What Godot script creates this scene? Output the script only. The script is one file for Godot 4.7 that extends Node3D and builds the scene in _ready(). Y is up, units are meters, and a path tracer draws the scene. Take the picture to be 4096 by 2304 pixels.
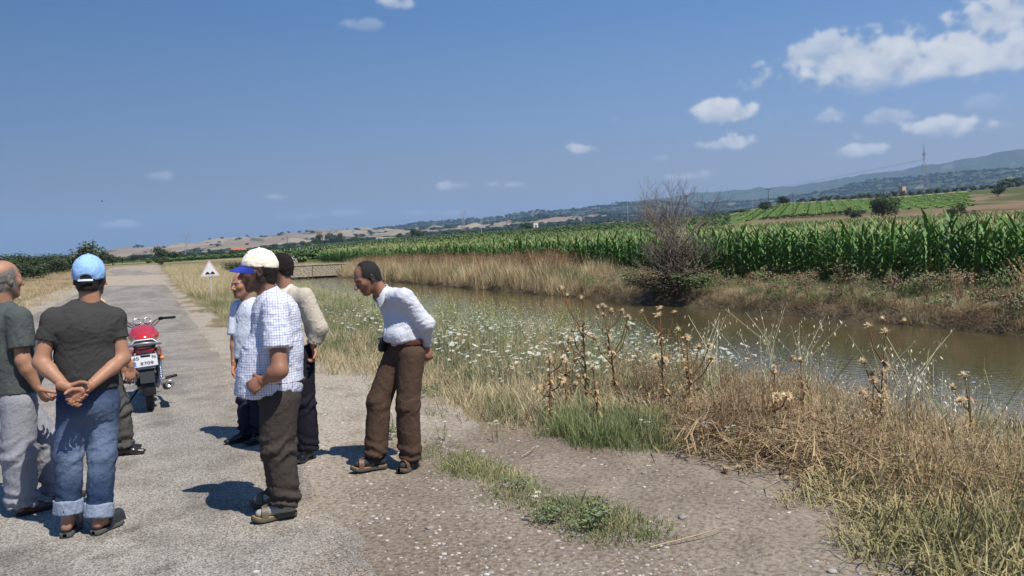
extends Node3D

# s runs along the road and the canal, away from the viewer; n runs across, towards the canal and the corn
const UX := -0.39032
const UZ := -0.92068
const NX := 0.92068
const NZ := -0.39032
const WATER := -1.0

var rng := RandomNumberGenerator.new()
var taken := {}
var noise_a := FastNoiseLite.new()
var noise_b := FastNoiseLite.new()
var noise_c := FastNoiseLite.new()
var mats := {}


func sn(s: float, n: float, y := 0.0) -> Vector3:
	return Vector3(UX * s + NX * n, y, UZ * s + NZ * n)


func s_of(x: float, z: float) -> float:
	return x * UX + z * UZ


func n_of(x: float, z: float) -> float:
	return x * NX + z * NZ


func lin(r: float, g: float, b: float) -> Color:
	return Color(r, g, b).linear_to_srgb()


func rr(a: float, b: float) -> float:
	return rng.randf_range(a, b)


func numbered(called: String) -> String:
	var k: int = taken.get(called, -1) + 1
	taken[called] = k
	return called if k == 0 else "%s_%03d" % [called, k]


func thing(called: String, label: String, category: String, at := Vector3.ZERO, turn := 0.0, group := "") -> Node3D:
	var o := Node3D.new()
	o.name = numbered(called)
	add_child(o)
	o.position = at
	o.rotation.y = turn
	tag(o, label, category, group)
	return o


func tag(o: Node, label := "", category := "", group := "", kind := "") -> void:
	if label: o.set_meta("label", label)
	if category: o.set_meta("category", category)
	if group: o.set_meta("group", group)
	if kind: o.set_meta("kind", kind)


func obj(called: String, mesh: Mesh, mat: Material, parent: Node = null) -> MeshInstance3D:
	var o := MeshInstance3D.new()
	o.mesh = mesh
	o.material_override = mat
	if parent == null:
		o.name = numbered(called)
		add_child(o)
	else:
		o.name = called
		parent.add_child(o, true)
	return o


func many(called: String, mesh: Mesh, mat: Material, places: Array, colors: Array, label: String, category: String, parent: Node = null) -> MultiMeshInstance3D:
	var m := MultiMesh.new()
	m.transform_format = MultiMesh.TRANSFORM_3D
	m.use_colors = colors.size() > 0
	m.mesh = mesh
	m.instance_count = places.size()
	for i in places.size():
		m.set_instance_transform(i, places[i])
		if colors.size() > 0:
			m.set_instance_color(i, colors[i])
	var o := MultiMeshInstance3D.new()
	o.multimesh = m
	o.material_override = mat
	if parent == null:
		o.name = numbered(called)
		add_child(o)
		tag(o, label, category, "", "stuff")
	else:
		o.name = called
		parent.add_child(o, true)
		tag(o, "", "", "", "stuff")
	return o


func copy(o: Node3D, called: String, label: String, group: String, at: Vector3, turn := 0.0, size := 1.0) -> Node3D:
	var r: Node3D = o.duplicate()
	r.name = numbered(called)
	add_child(r)
	r.position = at
	r.rotation = Vector3(0, turn, 0)
	r.scale = Vector3.ONE * size
	r.set_meta("label", label)
	if group: r.set_meta("group", group)
	return r


func noise_texture(size: int, freq: float, seed_: int, ramp: Array, kind := FastNoiseLite.TYPE_SIMPLEX_SMOOTH, octaves := 4, bump := 0.0) -> NoiseTexture2D:
	var n := FastNoiseLite.new()
	n.seed = seed_
	n.noise_type = kind
	n.frequency = freq
	n.fractal_octaves = octaves
	if kind == FastNoiseLite.TYPE_CELLULAR:
		n.cellular_return_type = FastNoiseLite.RETURN_CELL_VALUE if bump == 0.0 else FastNoiseLite.RETURN_DISTANCE
		n.fractal_type = FastNoiseLite.FRACTAL_NONE
	var t := NoiseTexture2D.new()
	t.width = size
	t.height = size
	t.seamless = true
	t.noise = n
	if bump > 0.0:
		t.as_normal_map = true
		t.bump_strength = bump
	if ramp.size() > 0:
		var g := Gradient.new()
		var off := PackedFloat32Array()
		var cols := PackedColorArray()
		for r in ramp:
			off.append(r[0])
			cols.append(r[1])
		g.offsets = off
		g.colors = cols
		t.color_ramp = g
	return t


func mat(c: Color, rough := 0.85, vertex := false, spec := 0.4) -> StandardMaterial3D:
	var m := StandardMaterial3D.new()
	m.albedo_color = c
	m.roughness = rough
	m.metallic_specular = spec
	m.vertex_color_use_as_albedo = vertex
	return m


func leaf_mat(back: Color, rough := 0.6, spec := 0.35) -> StandardMaterial3D:
	var m := mat(Color.WHITE, rough, true, spec)
	m.cull_mode = BaseMaterial3D.CULL_DISABLED
	m.backlight_enabled = true
	m.backlight = back
	return m


# collects triangles, tubes, lathes and sheets, and commits them as one mesh
class MB:
	var v := PackedVector3Array()
	var nn := PackedVector3Array()
	var c := PackedColorArray()
	var uv := PackedVector2Array()
	var ix := PackedInt32Array()

	func tri(a: Vector3, b: Vector3, d: Vector3, col := Color.WHITE) -> void:
		var n := (d - a).cross(b - a).normalized()
		var k := v.size()
		v.append(a); v.append(b); v.append(d)
		for i in 3:
			nn.append(n); c.append(col); uv.append(Vector2.ZERO)
		ix.append(k); ix.append(k + 1); ix.append(k + 2)

	func quad(a: Vector3, b: Vector3, d: Vector3, e: Vector3, col := Color.WHITE) -> void:
		tri(a, b, d, col)
		tri(a, d, e, col)

	# rows of points, smooth; closed joins the last column to the first
	func sheet(rows: Array, closed: bool, col := Color.WHITE, cols := []) -> void:
		var k := v.size()
		var w: int = rows[0].size()
		for j in rows.size():
			for i in w:
				v.append(rows[j][i])
				nn.append(Vector3.ZERO)
				c.append(cols[j] if cols.size() > 0 else col)
				uv.append(Vector2(float(i) / (w if closed else w - 1), float(j) / maxf(1.0, rows.size() - 1)))
		var last := w if closed else w - 1
		for j in rows.size() - 1:
			for i in last:
				var p := k + j * w + i
				var q := k + j * w + (i + 1) % w
				_t(p, q, q + w)
				_t(p, q + w, p + w)

	func _t(a: int, b: int, d: int) -> void:
		var n := (v[d] - v[a]).cross(v[b] - v[a])
		if n.length_squared() < 1e-20:
			return
		ix.append(a); ix.append(b); ix.append(d)
		nn[a] += n; nn[b] += n; nn[d] += n

	func tube(path: Array, radii: Array, sides := 6, col := Color.WHITE, cap := true, cols := []) -> void:
		var rows := []
		var up := Vector3.UP
		var first: Vector3 = (path[1] - path[0]).normalized()
		if absf(first.dot(up)) > 0.9:
			up = Vector3.RIGHT
		for j in path.size():
			var d: Vector3 = (path[mini(j + 1, path.size() - 1)] - path[maxi(j - 1, 0)]).normalized()
			var x := d.cross(up).normalized()
			up = x.cross(d).normalized()
			var row := []
			for i in sides:
				var a := TAU * i / sides
				row.append(path[j] + (x * cos(a) + up * sin(a)) * radii[mini(j, radii.size() - 1)])
			rows.append(row)
		sheet(rows, true, col, cols)
		if cap:
			for e in [0, rows.size() - 1]:
				var mid: Vector3 = path[e]
				for i in sides:
					if e == 0: tri(mid, rows[e][(i + 1) % sides], rows[e][i], cols[e] if cols.size() > 0 else col)
					else: tri(mid, rows[e][i], rows[e][(i + 1) % sides], cols[e] if cols.size() > 0 else col)

	# profile of (radius, height) turned about the axis at, in the basis b (y is the axis)
	func lathe(profile: Array, sides: int, at := Vector3.ZERO, b := Basis.IDENTITY, col := Color.WHITE) -> void:
		var rows := []
		for p in profile:
			var row := []
			for i in sides:
				var a := TAU * i / sides
				row.append(at + b * Vector3(cos(a) * p.x, p.y, -sin(a) * p.x))
			rows.append(row)
		sheet(rows, true, col)

	# box with chamfered edges
	func box(size: Vector3, t := Transform3D.IDENTITY, col := Color.WHITE, ch := 0.0) -> void:
		var h := size * 0.5
		if ch <= 0.0:
			for ax in 3:
				for sg in [-1.0, 1.0]:
					var u := Vector3.ZERO; var w := Vector3.ZERO; var n := Vector3.ZERO
					n[ax] = h[ax] * sg; u[(ax + 1) % 3] = h[(ax + 1) % 3]; w[(ax + 2) % 3] = h[(ax + 2) % 3] * sg
					quad(t * (n - u - w), t * (n - u + w), t * (n + u + w), t * (n + u - w), col)
			return
		var e := h - Vector3.ONE * ch
		for ax in 3:
			var a1 := (ax + 1) % 3
			var a2 := (ax + 2) % 3
			for sg in [-1.0, 1.0]:
				var u := Vector3.ZERO; var w := Vector3.ZERO; var n := Vector3.ZERO
				n[ax] = h[ax] * sg; u[a1] = e[a1]; w[a2] = e[a2] * sg
				quad(t * (n - u - w), t * (n - u + w), t * (n + u + w), t * (n + u - w), col)
				for s2 in [-1.0, 1.0]:
					var p := Vector3.ZERO; var q := Vector3.ZERO; var l := Vector3.ZERO
					p[ax] = h[ax] * sg; p[a1] = e[a1] * s2
					q[ax] = e[ax] * sg; q[a1] = h[a1] * s2
					l[a2] = e[a2] * sg * s2
					quad(t * (p - l), t * (p + l), t * (q + l), t * (q - l), col)
		for sx in [-1.0, 1.0]:
			for sy in [-1.0, 1.0]:
				for sz in [-1.0, 1.0]:
					var s := Vector3(sx, sy, sz)
					var a := Vector3(h.x, e.y, e.z) * s
					var b := Vector3(e.x, h.y, e.z) * s
					var d := Vector3(e.x, e.y, h.z) * s
					if sx * sy * sz > 0: tri(t * a, t * d, t * b, col)
					else: tri(t * a, t * b, t * d, col)

	func ball(at: Vector3, r: Vector3, sides := 10, rings := 7, col := Color.WHITE, b := Basis.IDENTITY) -> void:
		var rows := []
		for j in rings + 1:
			var e := PI * j / rings - PI / 2
			var row := []
			for i in sides:
				var a := TAU * i / sides
				row.append(at + b * (Vector3(cos(a) * cos(e), sin(e), -sin(a) * cos(e)) * r))
			rows.append(row)
		sheet(rows, true, col)

	# a bent blade: base, direction, length, width, droop; the tip is a point
	func blade(at: Vector3, d: Vector3, len: float, wide: float, droop: float, segs: int, c0: Color, c1: Color, side := Vector3.ZERO) -> void:
		var x := side if side != Vector3.ZERO else d.cross(Vector3.UP).normalized()
		if x.length() < 0.1: x = Vector3.RIGHT
		var p := at
		var dir := d.normalized()
		var pl := p - x * wide * 0.5
		var pr := p + x * wide * 0.5
		for j in segs:
			var t := (j + 1.0) / segs
			p += dir * len / segs
			dir = (dir + Vector3.DOWN * droop / segs).normalized()
			var w := wide * (1.0 - t) if j < segs - 1 else 0.0
			if segs > 3 and j < segs - 1: w = wide * sin(PI * (0.25 + 0.75 * t)) * 1.0
			var ql := p - x * w * 0.5
			var qr := p + x * w * 0.5
			var col := c0.lerp(c1, t)
			if w > 0.0: quad(pl, ql, qr, pr, col)
			else: tri(pl, p, pr, col)
			pl = ql; pr = qr

	func add(m: MB, t: Transform3D, tint := Color.WHITE) -> void:
		var k := v.size()
		for i in m.v.size():
			v.append(t * m.v[i])
			nn.append((t.basis * m.nn[i]))
			c.append(m.c[i] * tint)
			uv.append(m.uv[i])
		for i in m.ix:
			ix.append(k + i)

	func done() -> ArrayMesh:
		var a := []
		a.resize(Mesh.ARRAY_MAX)
		var n := nn.duplicate()
		for i in n.size():
			n[i] = n[i].normalized() if n[i].length_squared() > 0.0 else Vector3.UP
		a[Mesh.ARRAY_VERTEX] = v
		a[Mesh.ARRAY_NORMAL] = n
		a[Mesh.ARRAY_COLOR] = c
		a[Mesh.ARRAY_TEX_UV] = uv
		a[Mesh.ARRAY_INDEX] = ix
		var m := ArrayMesh.new()
		m.add_surface_from_arrays(Mesh.PRIMITIVE_TRIANGLES, a)
		return m


# ---------------------------------------------------------------- land
var az_at := [-40.0, -31.0, -24.0, -18.0, -11.0, -7.0, -2.0, 3.0, 8.0, 13.0, 18.0, 24.0, 31.0, 40.0]
var r_at := [100.0, 200.0, 260.0, 420.0, 600.0, 1000.0, 1600.0, 2600.0, 3200.0, 4300.0, 5500.0, 7500.0, 10000.0]
var land := [
	[0, 0, 0, 0, 0.2, 0.4, 0.6, 0.7, 0.8, 0.9, 1.0, 1.0, 1.0, 1.0],
	[0, 0.3, 0.8, 1.1, 1.5, 2.0, 2.3, 2.5, 2.5, 2.5, 2.6, 2.7, 2.7, 2.6],
	[0, 0.5, 1.0, 1.5, 2.2, 3.2, 4, 4.6, 4.8, 5.0, 6.2, 6.7, 6.5, 6],
	[0, 0.5, 0.8, 2.2, 4.5, 6, 7.5, 8.5, 9, 11.4, 16.9, 17, 18.4, 18],
	[0, 0.8, 1.5, 3.5, 8, 10, 11.5, 13, 14.5, 15.5, 15, 16, 18, 18],
	[1, 1, 2.5, 6, 11, 14, 16, 18, 20, 22, 20, 20, 22, 22],
	[2, 2, 6, 14, 24, 28, 32, 36, 38, 36, 34, 36, 40, 40],
	[2, 4, 33, 54, 66, 64, 66, 83, 76, 70, 75, 85, 90, 90],
	[2, 4, 16, 32, 52, 62, 72, 90, 86, 86, 96, 112, 122, 120],
	[2, 4, 10, 22, 96, 125, 141, 165, 190, 165, 174, 232, 246, 250],
	[2, 4, 10, 20, 60, 80, 95, 115, 150, 200, 215, 250, 280, 280],
	[2, 4, 10, 20, 40, 60, 120, 235, 322, 392, 398, 468, 562, 600],
	[2, 4, 10, 20, 30, 40, 60, 120, 160, 200, 200, 240, 280, 300]]
var bank_n := [2.0, 5.0, 7.5, 9.2, 10.2, 12.0, 18.0, 19.5, 20.3, 21.4, 23.0]
var bank_y := [0.0, -0.03, -0.3, -0.92, -1.4, -1.75, -1.75, -1.25, -0.62, -0.40, -0.30]


func far_y(az: float, r: float) -> float:
	var i := 0
	while i < az_at.size() - 2 and az > az_at[i + 1]: i += 1
	var tx := clampf((az - az_at[i]) / (az_at[i + 1] - az_at[i]), 0.0, 1.0)
	tx = tx * tx * (3.0 - 2.0 * tx) * 0.5 + tx * 0.5
	if r <= r_at[0]:
		return lerpf(land[0][i], land[0][i + 1], tx) * clampf(r / r_at[0], 0.0, 1.0)
	var j := 0
	while j < r_at.size() - 2 and r > r_at[j + 1]: j += 1
	var ty := clampf((r - r_at[j]) / (r_at[j + 1] - r_at[j]), 0.0, 1.0)
	if j >= 6: ty = ty * ty * (3.0 - 2.0 * ty)
	return lerpf(lerpf(land[j][i], land[j][i + 1], tx), lerpf(land[j + 1][i], land[j + 1][i + 1], tx), ty)


func bank(n: float) -> float:
	if n <= bank_n[0]: return 0.0
	if n >= bank_n[10]: return bank_y[10]
	var i := 0
	while n > bank_n[i + 1]: i += 1
	return lerpf(bank_y[i], bank_y[i + 1], (n - bank_n[i]) / (bank_n[i + 1] - bank_n[i]))


func road_y(s: float) -> float:
	return smoothstep(75.0, 93.0, s) * 0.35 + smoothstep(93.0, 150.0, s) * 0.45 + smoothstep(150.0, 260.0, s) * 0.25


func ground_y(x: float, z: float) -> float:
	var r := sqrt(x * x + z * z)
	var s := s_of(x, z)
	var n := n_of(x, z)
	var y := 0.0
	if r < 170.0:
		var wob := 0.35 * noise_a.get_noise_2d(s * 6.0, 50.0) if n > 12.0 else 0.6 * noise_a.get_noise_2d(s * 5.0, 10.0)
		var ends := 1.0 - smoothstep(99.6, 103.0, s)
		y = bank(n + wob) * ends + 0.014 * maxf(0.0, n - 26.0)
		var rough := smoothstep(1.6, 3.5, n) + smoothstep(4.3, 6.0, -n)
		y += rough * (0.05 * noise_a.get_noise_2d(x * 14.0, z * 14.0) + 0.025 * noise_a.get_noise_2d(x * 60.0, z * 60.0)) * clampf(1.0 - absf(n - 14.0) * 0.01, 0.3, 1.0)
		if n < -4.5: y += smoothstep(-4.5, -8.0, n) * 0.25
		y += road_y(s) * (1.0 - smoothstep(7.0, 12.0, absf(n + 1.5)))
	if r > 90.0:
		var az := rad_to_deg(atan2(x, -z))
		var f := far_y(az, r)
		if r > 200.0:
			f += r * 0.0016 * noise_b.get_noise_2d(x * 0.35, z * 0.35) * smoothstep(200.0, 900.0, r) * (2.0 if r > 1300.0 else 1.0)
			f += smoothstep(1400.0, 2500.0, r) * 14.0 * (noise_b.get_noise_2d(x * 0.9, z * 0.9))
		y = lerpf(y, f, smoothstep(90.0, 165.0, r) * smoothstep(16.0, 30.0, absf(n - 6.0)) if r < 170.0 else 1.0)
	return y


# bare soil, dirt, straw, scrub and fields as they lie: the colour of the ground itself
func ground_color(x: float, z: float, y: float) -> Color:
	var r := sqrt(x * x + z * z)
	var s := s_of(x, z)
	var n := n_of(x, z)
	var k1 := noise_a.get_noise_2d(x * 5.0, z * 5.0)
	var k2 := noise_a.get_noise_2d(x * 23.0 + 90.0, z * 23.0)
	if r < 200.0 and n < 27.0:
		var straw := Color(0.30, 0.25, 0.15)
		var soil := Color(0.20, 0.165, 0.125)
		var green := Color(0.11, 0.13, 0.05)
		var c := straw.lerp(green, clampf(0.35 + k1 * 0.9 + k2 * 0.4, 0.0, 1.0)).lerp(soil, 0.3)
		if n > -5.5 and n < lerpf(3.0, 1.5, smoothstep(9.0, 18.0, s)) + k1:
			c = Color(0.40, 0.365, 0.315).lerp(soil, clampf(k2, 0.0, 0.5))
		var bay := 1.0 - smoothstep(0.75, 1.15, sqrt(pow((s - 4.2) / 3.6, 2.0) + pow((n - 2.6) / 2.1, 2.0)) + k2 * 0.25)
		c = c.lerp(Color(0.225, 0.19, 0.16).lerp(Color(0.28, 0.245, 0.205), clampf(0.5 + k2 + k1, 0.0, 1.0)), bay)
		if n > 8.0 and y < -0.36:
			c = c.lerp(Color(0.145, 0.115, 0.078), smoothstep(-0.36, -0.58, y))
		if n < -6.0:
			c = Color(0.33, 0.26, 0.17).lerp(Color(0.15, 0.12, 0.09), smoothstep(0.1, 0.4, k1))
		return c
	var az := rad_to_deg(atan2(x, -z))
	if r < 165.0:
		return Color(0.11, 0.095, 0.05).lerp(Color(0.08, 0.10, 0.03), clampf(0.5 + k2, 0.0, 1.0))
	if r < 250.0 and az > 6.0:
		return Color(0.29, 0.205, 0.135).lerp(Color(0.22, 0.15, 0.10), clampf(0.5 + k1 * 1.5, 0.0, 1.0))
	var f1 := noise_c.get_noise_2d(x * 0.55, z * 0.55)
	var f2 := noise_b.get_noise_2d(x * 3.0, z * 3.0)
	if r < 1500.0:
		if az > 14.5 and r < 275.0: return Color(0.24, 0.175, 0.115).lerp(Color(0.10, 0.10, 0.05), clampf(0.4 + f2 * 2.0, 0.0, 1.0))
		if az > 28.3 and r < 470.0: return Color(0.25, 0.195, 0.13).lerp(Color(0.10, 0.115, 0.05), clampf(0.75 + f2 * 3.0, 0.0, 1.0))
		if az > 14.5 and r < 405.0: return Color(0.10, 0.165, 0.045).lerp(Color(0.125, 0.185, 0.06), clampf(0.5 + f2 * 2.0, 0.0, 1.0))
		if az > 14.5 and r < 450.0: return Color(0.40, 0.31, 0.20)
		var vine := Color(0.07, 0.115, 0.035).lerp(Color(0.11, 0.15, 0.05), clampf(0.5 + f2 * 2.0, 0.0, 1.0))
		if f1 > 0.42 and r > 300.0: vine = Color(0.32, 0.26, 0.15)
		if az < -15.0 and r < 260.0: vine = vine.lerp(Color(0.34, 0.28, 0.17), clampf(0.55 + f2 * 2.0, 0.0, 1.0))
		return vine
	var wood := Color(0.040, 0.062, 0.026).lerp(Color(0.065, 0.085, 0.035), clampf(0.5 + f2 * 1.5, 0.0, 1.0))
	var dry := Color(0.235, 0.195, 0.14)
	if f1 < -0.25: dry = Color(0.205, 0.160, 0.12)
	elif f1 > 0.3: dry = Color(0.27, 0.23, 0.165)
	var share := 0.0
	if r < 3300.0:
		share = smoothstep(-0.02, 0.12, noise_b.get_noise_2d(x * 0.8 + 300.0, z * 0.8) + 0.36 - smoothstep(-12.0, 10.0, az) * 0.38 - smoothstep(12.0, 20.0, az) * 0.3)
	elif r < 6000.0:
		share = smoothstep(0.34, 0.42, noise_b.get_noise_2d(x * 0.6, z * 0.6)) * 0.8
	else:
		share = smoothstep(0.40, 0.5, noise_b.get_noise_2d(x * 0.7, z * 0.7)) * 0.45
	return wood.lerp(dry, share)


func build_land() -> void:
	var az := []
	var a := -180.0
	while a < 180.0:
		az.append(a)
		a += 0.2 if a > -36.0 and a < 36.0 else (1.0 if a > -60.0 and a < 60.0 else 4.0)
	var radii := [0.6]
	while radii[-1] < 11000.0:
		var r: float = radii[-1]
		radii.append(r * (1.05 if r < 2.0 else 1.013 if r < 150.0 else 1.022))
	var tex := StandardMaterial3D.new()
	tex.vertex_color_use_as_albedo = true
	tex.albedo_texture = noise_texture(1024, 0.02, 5, [[0.0, Color(0.62, 0.6, 0.58)], [0.5, Color(0.9, 0.89, 0.87)], [1.0, Color(1, 1, 1)]], FastNoiseLite.TYPE_SIMPLEX_SMOOTH, 6)
	tex.uv1_triplanar = true
	tex.uv1_world_triplanar = true
	tex.uv1_scale = Vector3.ONE * 0.9
	tex.normal_enabled = true
	tex.normal_texture = noise_texture(1024, 0.03, 8, [], FastNoiseLite.TYPE_SIMPLEX_SMOOTH, 6, 10.0)
	tex.normal_scale = 0.8
	tex.roughness = 0.95
	tex.metallic_specular = 0.2
	var plain := mat(Color.WHITE, 0.95, true, 0.1)
	var w := az.size()
	var first := 0
	for part in [["ground", 0.0, 1500.0], ["hills", 1500.0, 5500.0], ["mountains", 5500.0, 1e9]]:
		var last := first
		while last < radii.size() - 1 and radii[last] < part[2]: last += 1
		var v := PackedVector3Array()
		var c := PackedColorArray()
		for j in range(first, last + 1):
			var r: float = radii[j]
			for i in w:
				var t := deg_to_rad(az[i])
				var x := sin(t) * r
				var z := -cos(t) * r
				var y := ground_y(x, z)
				v.append(Vector3(x, y, z))
				c.append(ground_color(x, z, y))
		var nn := PackedVector3Array()
		nn.resize(v.size())
		var ix := PackedInt32Array()
		for j in last - first:
			for i in w:
				var p := j * w + i
				var q := j * w + (i + 1) % w
				for t3 in [[p, p + w, q + w], [p, q + w, q]]:
					var n := (v[t3[2]] - v[t3[0]]).cross(v[t3[1]] - v[t3[0]])
					ix.append(t3[0]); ix.append(t3[1]); ix.append(t3[2])
					nn[t3[0]] += n; nn[t3[1]] += n; nn[t3[2]] += n
		if first == 0:
			var k := v.size()
			v.append(Vector3.ZERO); nn.append(Vector3.UP); c.append(Color(0.33, 0.29, 0.24))
			for i in w:
				ix.append(k); ix.append(i); ix.append((i + 1) % w)
		for i in nn.size():
			nn[i] = nn[i].normalized()
		var arr := []
		arr.resize(Mesh.ARRAY_MAX)
		arr[Mesh.ARRAY_VERTEX] = v
		arr[Mesh.ARRAY_NORMAL] = nn
		arr[Mesh.ARRAY_COLOR] = c
		arr[Mesh.ARRAY_INDEX] = ix
		var m := ArrayMesh.new()
		m.add_surface_from_arrays(Mesh.PRIMITIVE_TRIANGLES, arr)
		var o := obj(part[0], m, tex if first == 0 else plain)
		tag(o, {"ground": "dry grassy plain with dirt, fields and canal banks", "hills": "low hills with dry fields and dark woods behind the plain", "mountains": "hazy blue wooded mountains along the right horizon"}[part[0]], part[0], "", "structure")
		first = last


func road_center(s: float) -> float:
	return -1.4 - pow(maxf(0.0, s - 95.0), 1.6) * 0.012


func build_road() -> void:
	var rows := []
	var cols := []
	var s := -25.0
	var mb := MB.new()
	var nacross := 48
	while s < 420.0:
		var row := []
		var c := road_center(s)
		for i in nacross + 1:
			var t := float(i) / nacross
			var half := 2.52 + 0.12 * noise_a.get_noise_2d(s * 9.0, 300.0 if i > nacross / 2 else 600.0) + 0.13 * noise_a.get_noise_2d(s * 45.0, 100.0 * (1 if i > nacross / 2 else 2)) + smoothstep(84.0, 92.0, s) * 1.2 - smoothstep(94.0, 106.0, s) * 1.95
			var n := c + (t * 2.0 - 1.0) * half
			var edge := 1.0 if i > 0 and i < nacross else 0.0
			var p := sn(s, n)
			p.y = road_y(s) + 0.006 * edge + 0.010 * (1.0 - pow(t * 2.0 - 1.0, 2.0)) * edge - 0.03 * (1.0 - edge)
			if s > 160.0: p.y = maxf(p.y, ground_y(p.x, p.z) + 0.05)
			row.append(p)
		rows.append(row)
		s += clampf(absf(s) * 0.02, 0.12, 4.0)
	var k := 0
	mb.sheet(rows, false)
	for i in mb.v.size():
		var p: Vector3 = mb.v[i]
		var ss := s_of(p.x, p.z)
		var n := n_of(p.x, p.z) - road_center(ss)
		var w := 0.10 * noise_a.get_noise_2d(p.x * 3.0, p.z * 3.0) + 0.05 * noise_a.get_noise_2d(ss * 1.2, n * 24.0)
		var base := Color(0.385, 0.370, 0.345) * (1.0 + w)
		base = base.lerp(Color(0.40, 0.355, 0.295), smoothstep(1.7, 2.5, absf(n) + 0.5 * noise_a.get_noise_2d(ss * 12.0, n * 12.0)) * 0.8)
		base = base * (1.0 + 0.09 * (smoothstep(0.42, 0.12, absf(absf(n - 0.2) - 0.85)) - 0.4))   # wheel tracks worn lighter
		base = base.lerp(Color(0.25, 0.24, 0.225), 0.55 * smoothstep(0.22, 0.34, noise_a.get_noise_2d(ss * 7.0 + 500.0, n * 16.0)))   # patched and bled spots
		base = base.lerp(Color(0.17, 0.16, 0.15), 0.7 * smoothstep(0.018, 0.004, absf(noise_b.get_noise_2d(ss * 34.0, n * 46.0 + 900.0))) * smoothstep(0.0, 0.2, noise_a.get_noise_2d(ss * 3.0 + 80.0, n * 3.0)))
		if ss > 22.0: base = base.lerp(Color(0.20, 0.19, 0.18), 0.45 * smoothstep(0.1, 0.35, noise_a.get_noise_2d(ss * 2.2, n * 9.0)))
		var dust := smoothstep(66.0, 69.0, ss + n) * (1.0 - smoothstep(90.0, 94.0, ss + n))
		base = base.lerp(Color(0.54, 0.48, 0.385), dust * 0.9)
		base.a = 1.0
		mb.c[i] = base
	var m := StandardMaterial3D.new()
	m.vertex_color_use_as_albedo = true
	m.albedo_texture = noise_texture(1024, 0.11, 21, [[0.0, Color(0.56, 0.55, 0.54)], [0.42, Color(0.82, 0.81, 0.80)], [0.62, Color(0.9, 0.89, 0.87)], [0.80, Color(1, 1, 1)], [1.0, Color(1, 1, 1)]], FastNoiseLite.TYPE_CELLULAR, 1)
	m.uv1_triplanar = true
	m.uv1_world_triplanar = true
	m.uv1_scale = Vector3.ONE * 1.1
	m.normal_enabled = true
	m.normal_texture = noise_texture(1024, 0.11, 21, [], FastNoiseLite.TYPE_CELLULAR, 1, 6.0)
	m.normal_scale = 0.45
	m.detail_enabled = true
	m.detail_blend_mode = BaseMaterial3D.BLEND_MODE_MUL
	m.detail_albedo = noise_texture(1024, 0.012, 33, [[0.0, Color(0.80, 0.79, 0.78)], [0.5, Color(0.95, 0.945, 0.94)], [1.0, Color(1, 1, 1)]], FastNoiseLite.TYPE_SIMPLEX_SMOOTH, 5)
	m.detail_uv_layer = BaseMaterial3D.DETAIL_UV_2
	m.uv2_triplanar = true
	m.uv2_world_triplanar = true
	m.uv2_scale = Vector3.ONE * 0.13
	m.roughness = 0.9
	m.metallic_specular = 0.3
	var o := obj("road", mb.done(), m)
	tag(o, "worn grey asphalt country road with crumbling edges", "road", "", "structure")


func build_water() -> void:
	var mb := MB.new()
	var rows := []
	var s := -30.0
	while s < 103.5:
		rows.append([sn(s, 7.0, WATER), sn(s, 12.0, WATER), sn(s, 16.0, WATER), sn(s, 22.0, WATER)])
		s += 4.0
	mb.sheet(rows, false)
	var m := mat(lin(0.075, 0.060, 0.029), 0.06, false, 0.5)
	m.normal_enabled = true
	m.normal_texture = noise_texture(1024, 0.012, 77, [], FastNoiseLite.TYPE_SIMPLEX_SMOOTH, 4, 8.0)
	m.normal_scale = 0.16
	m.uv1_triplanar = true
	m.uv1_world_triplanar = true
	m.uv1_scale = Vector3(0.35, 0.35, 0.35)
	var o := obj("canal_water", mb.done(), m)
	tag(o, "murky brown water of the irrigation canal", "water", "", "structure")


# ---------------------------------------------------------------- sky
# clouds: azimuth and elevation in degrees, width, height, density
var cloud_at := [
	[24.2, 9.9, 8.02, 1.74, 0.95], [21.3, 10.8, 4.01, 1.6, 0.7], [28, 9.4, 4.28, 1.47, 0.9], [30.1, 11.5, 2.94, 2.41, 0.85],
	[30.9, 9.6, 2.14, 1.6, 0.7], [23.3, 9, 3.21, 0.8, 0.35], [14.4, 8, 2.99, 0.91, 0.95], [14.6, 6, 1.92, 0.64, 0.9],
	[22.1, 5, 1.55, 0.53, 0.85], [26.7, 5.9, 3.48, 0.75, 0.95], [20.5, 7.3, 1.47, 0.53, 0.5], [23.7, 6.9, 2.54, 0.7, 0.45],
	[29, 7.1, 1.6, 0.8, 0.2], [5.1, 6.2, 1.28, 0.53, 0.75], [10.1, 5.4, 0.75, 0.35, 0.6], [12.3, 4.1, 1.6, 0.35, 0.45],
	[-3.7, 4.2, 1.6, 0.4, 0.65], [-1.1, 4.2, 0.67, 0.27, 0.5], [0.5, 4.1, 0.86, 0.35, 0.6], [-6, 2.5, 0.96, 0.24, 0.4],
	[-10.8, 2.6, 1.2, 0.29, 0.35], [-13.9, 2.5, 1.87, 0.24, 0.25], [-15.4, 3.8, 0.96, 0.29, 0.55], [-22.2, 5.2, 1.2, 0.43, 0.4],
	[-24.5, 2.3, 1.66, 0.32, 0.5], [-6.9, 15.8, 1.34, 0.59, 0.7], [-9.3, 14.5, 1.6, 0.48, 0.25], [5.4, 2.3, 0.8, 0.19, 0.6],
	[-4, 2.4, 1.34, 0.21, 0.3], [7.1, 8.1, 0.53, 0.21, 0.2],
]


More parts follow.
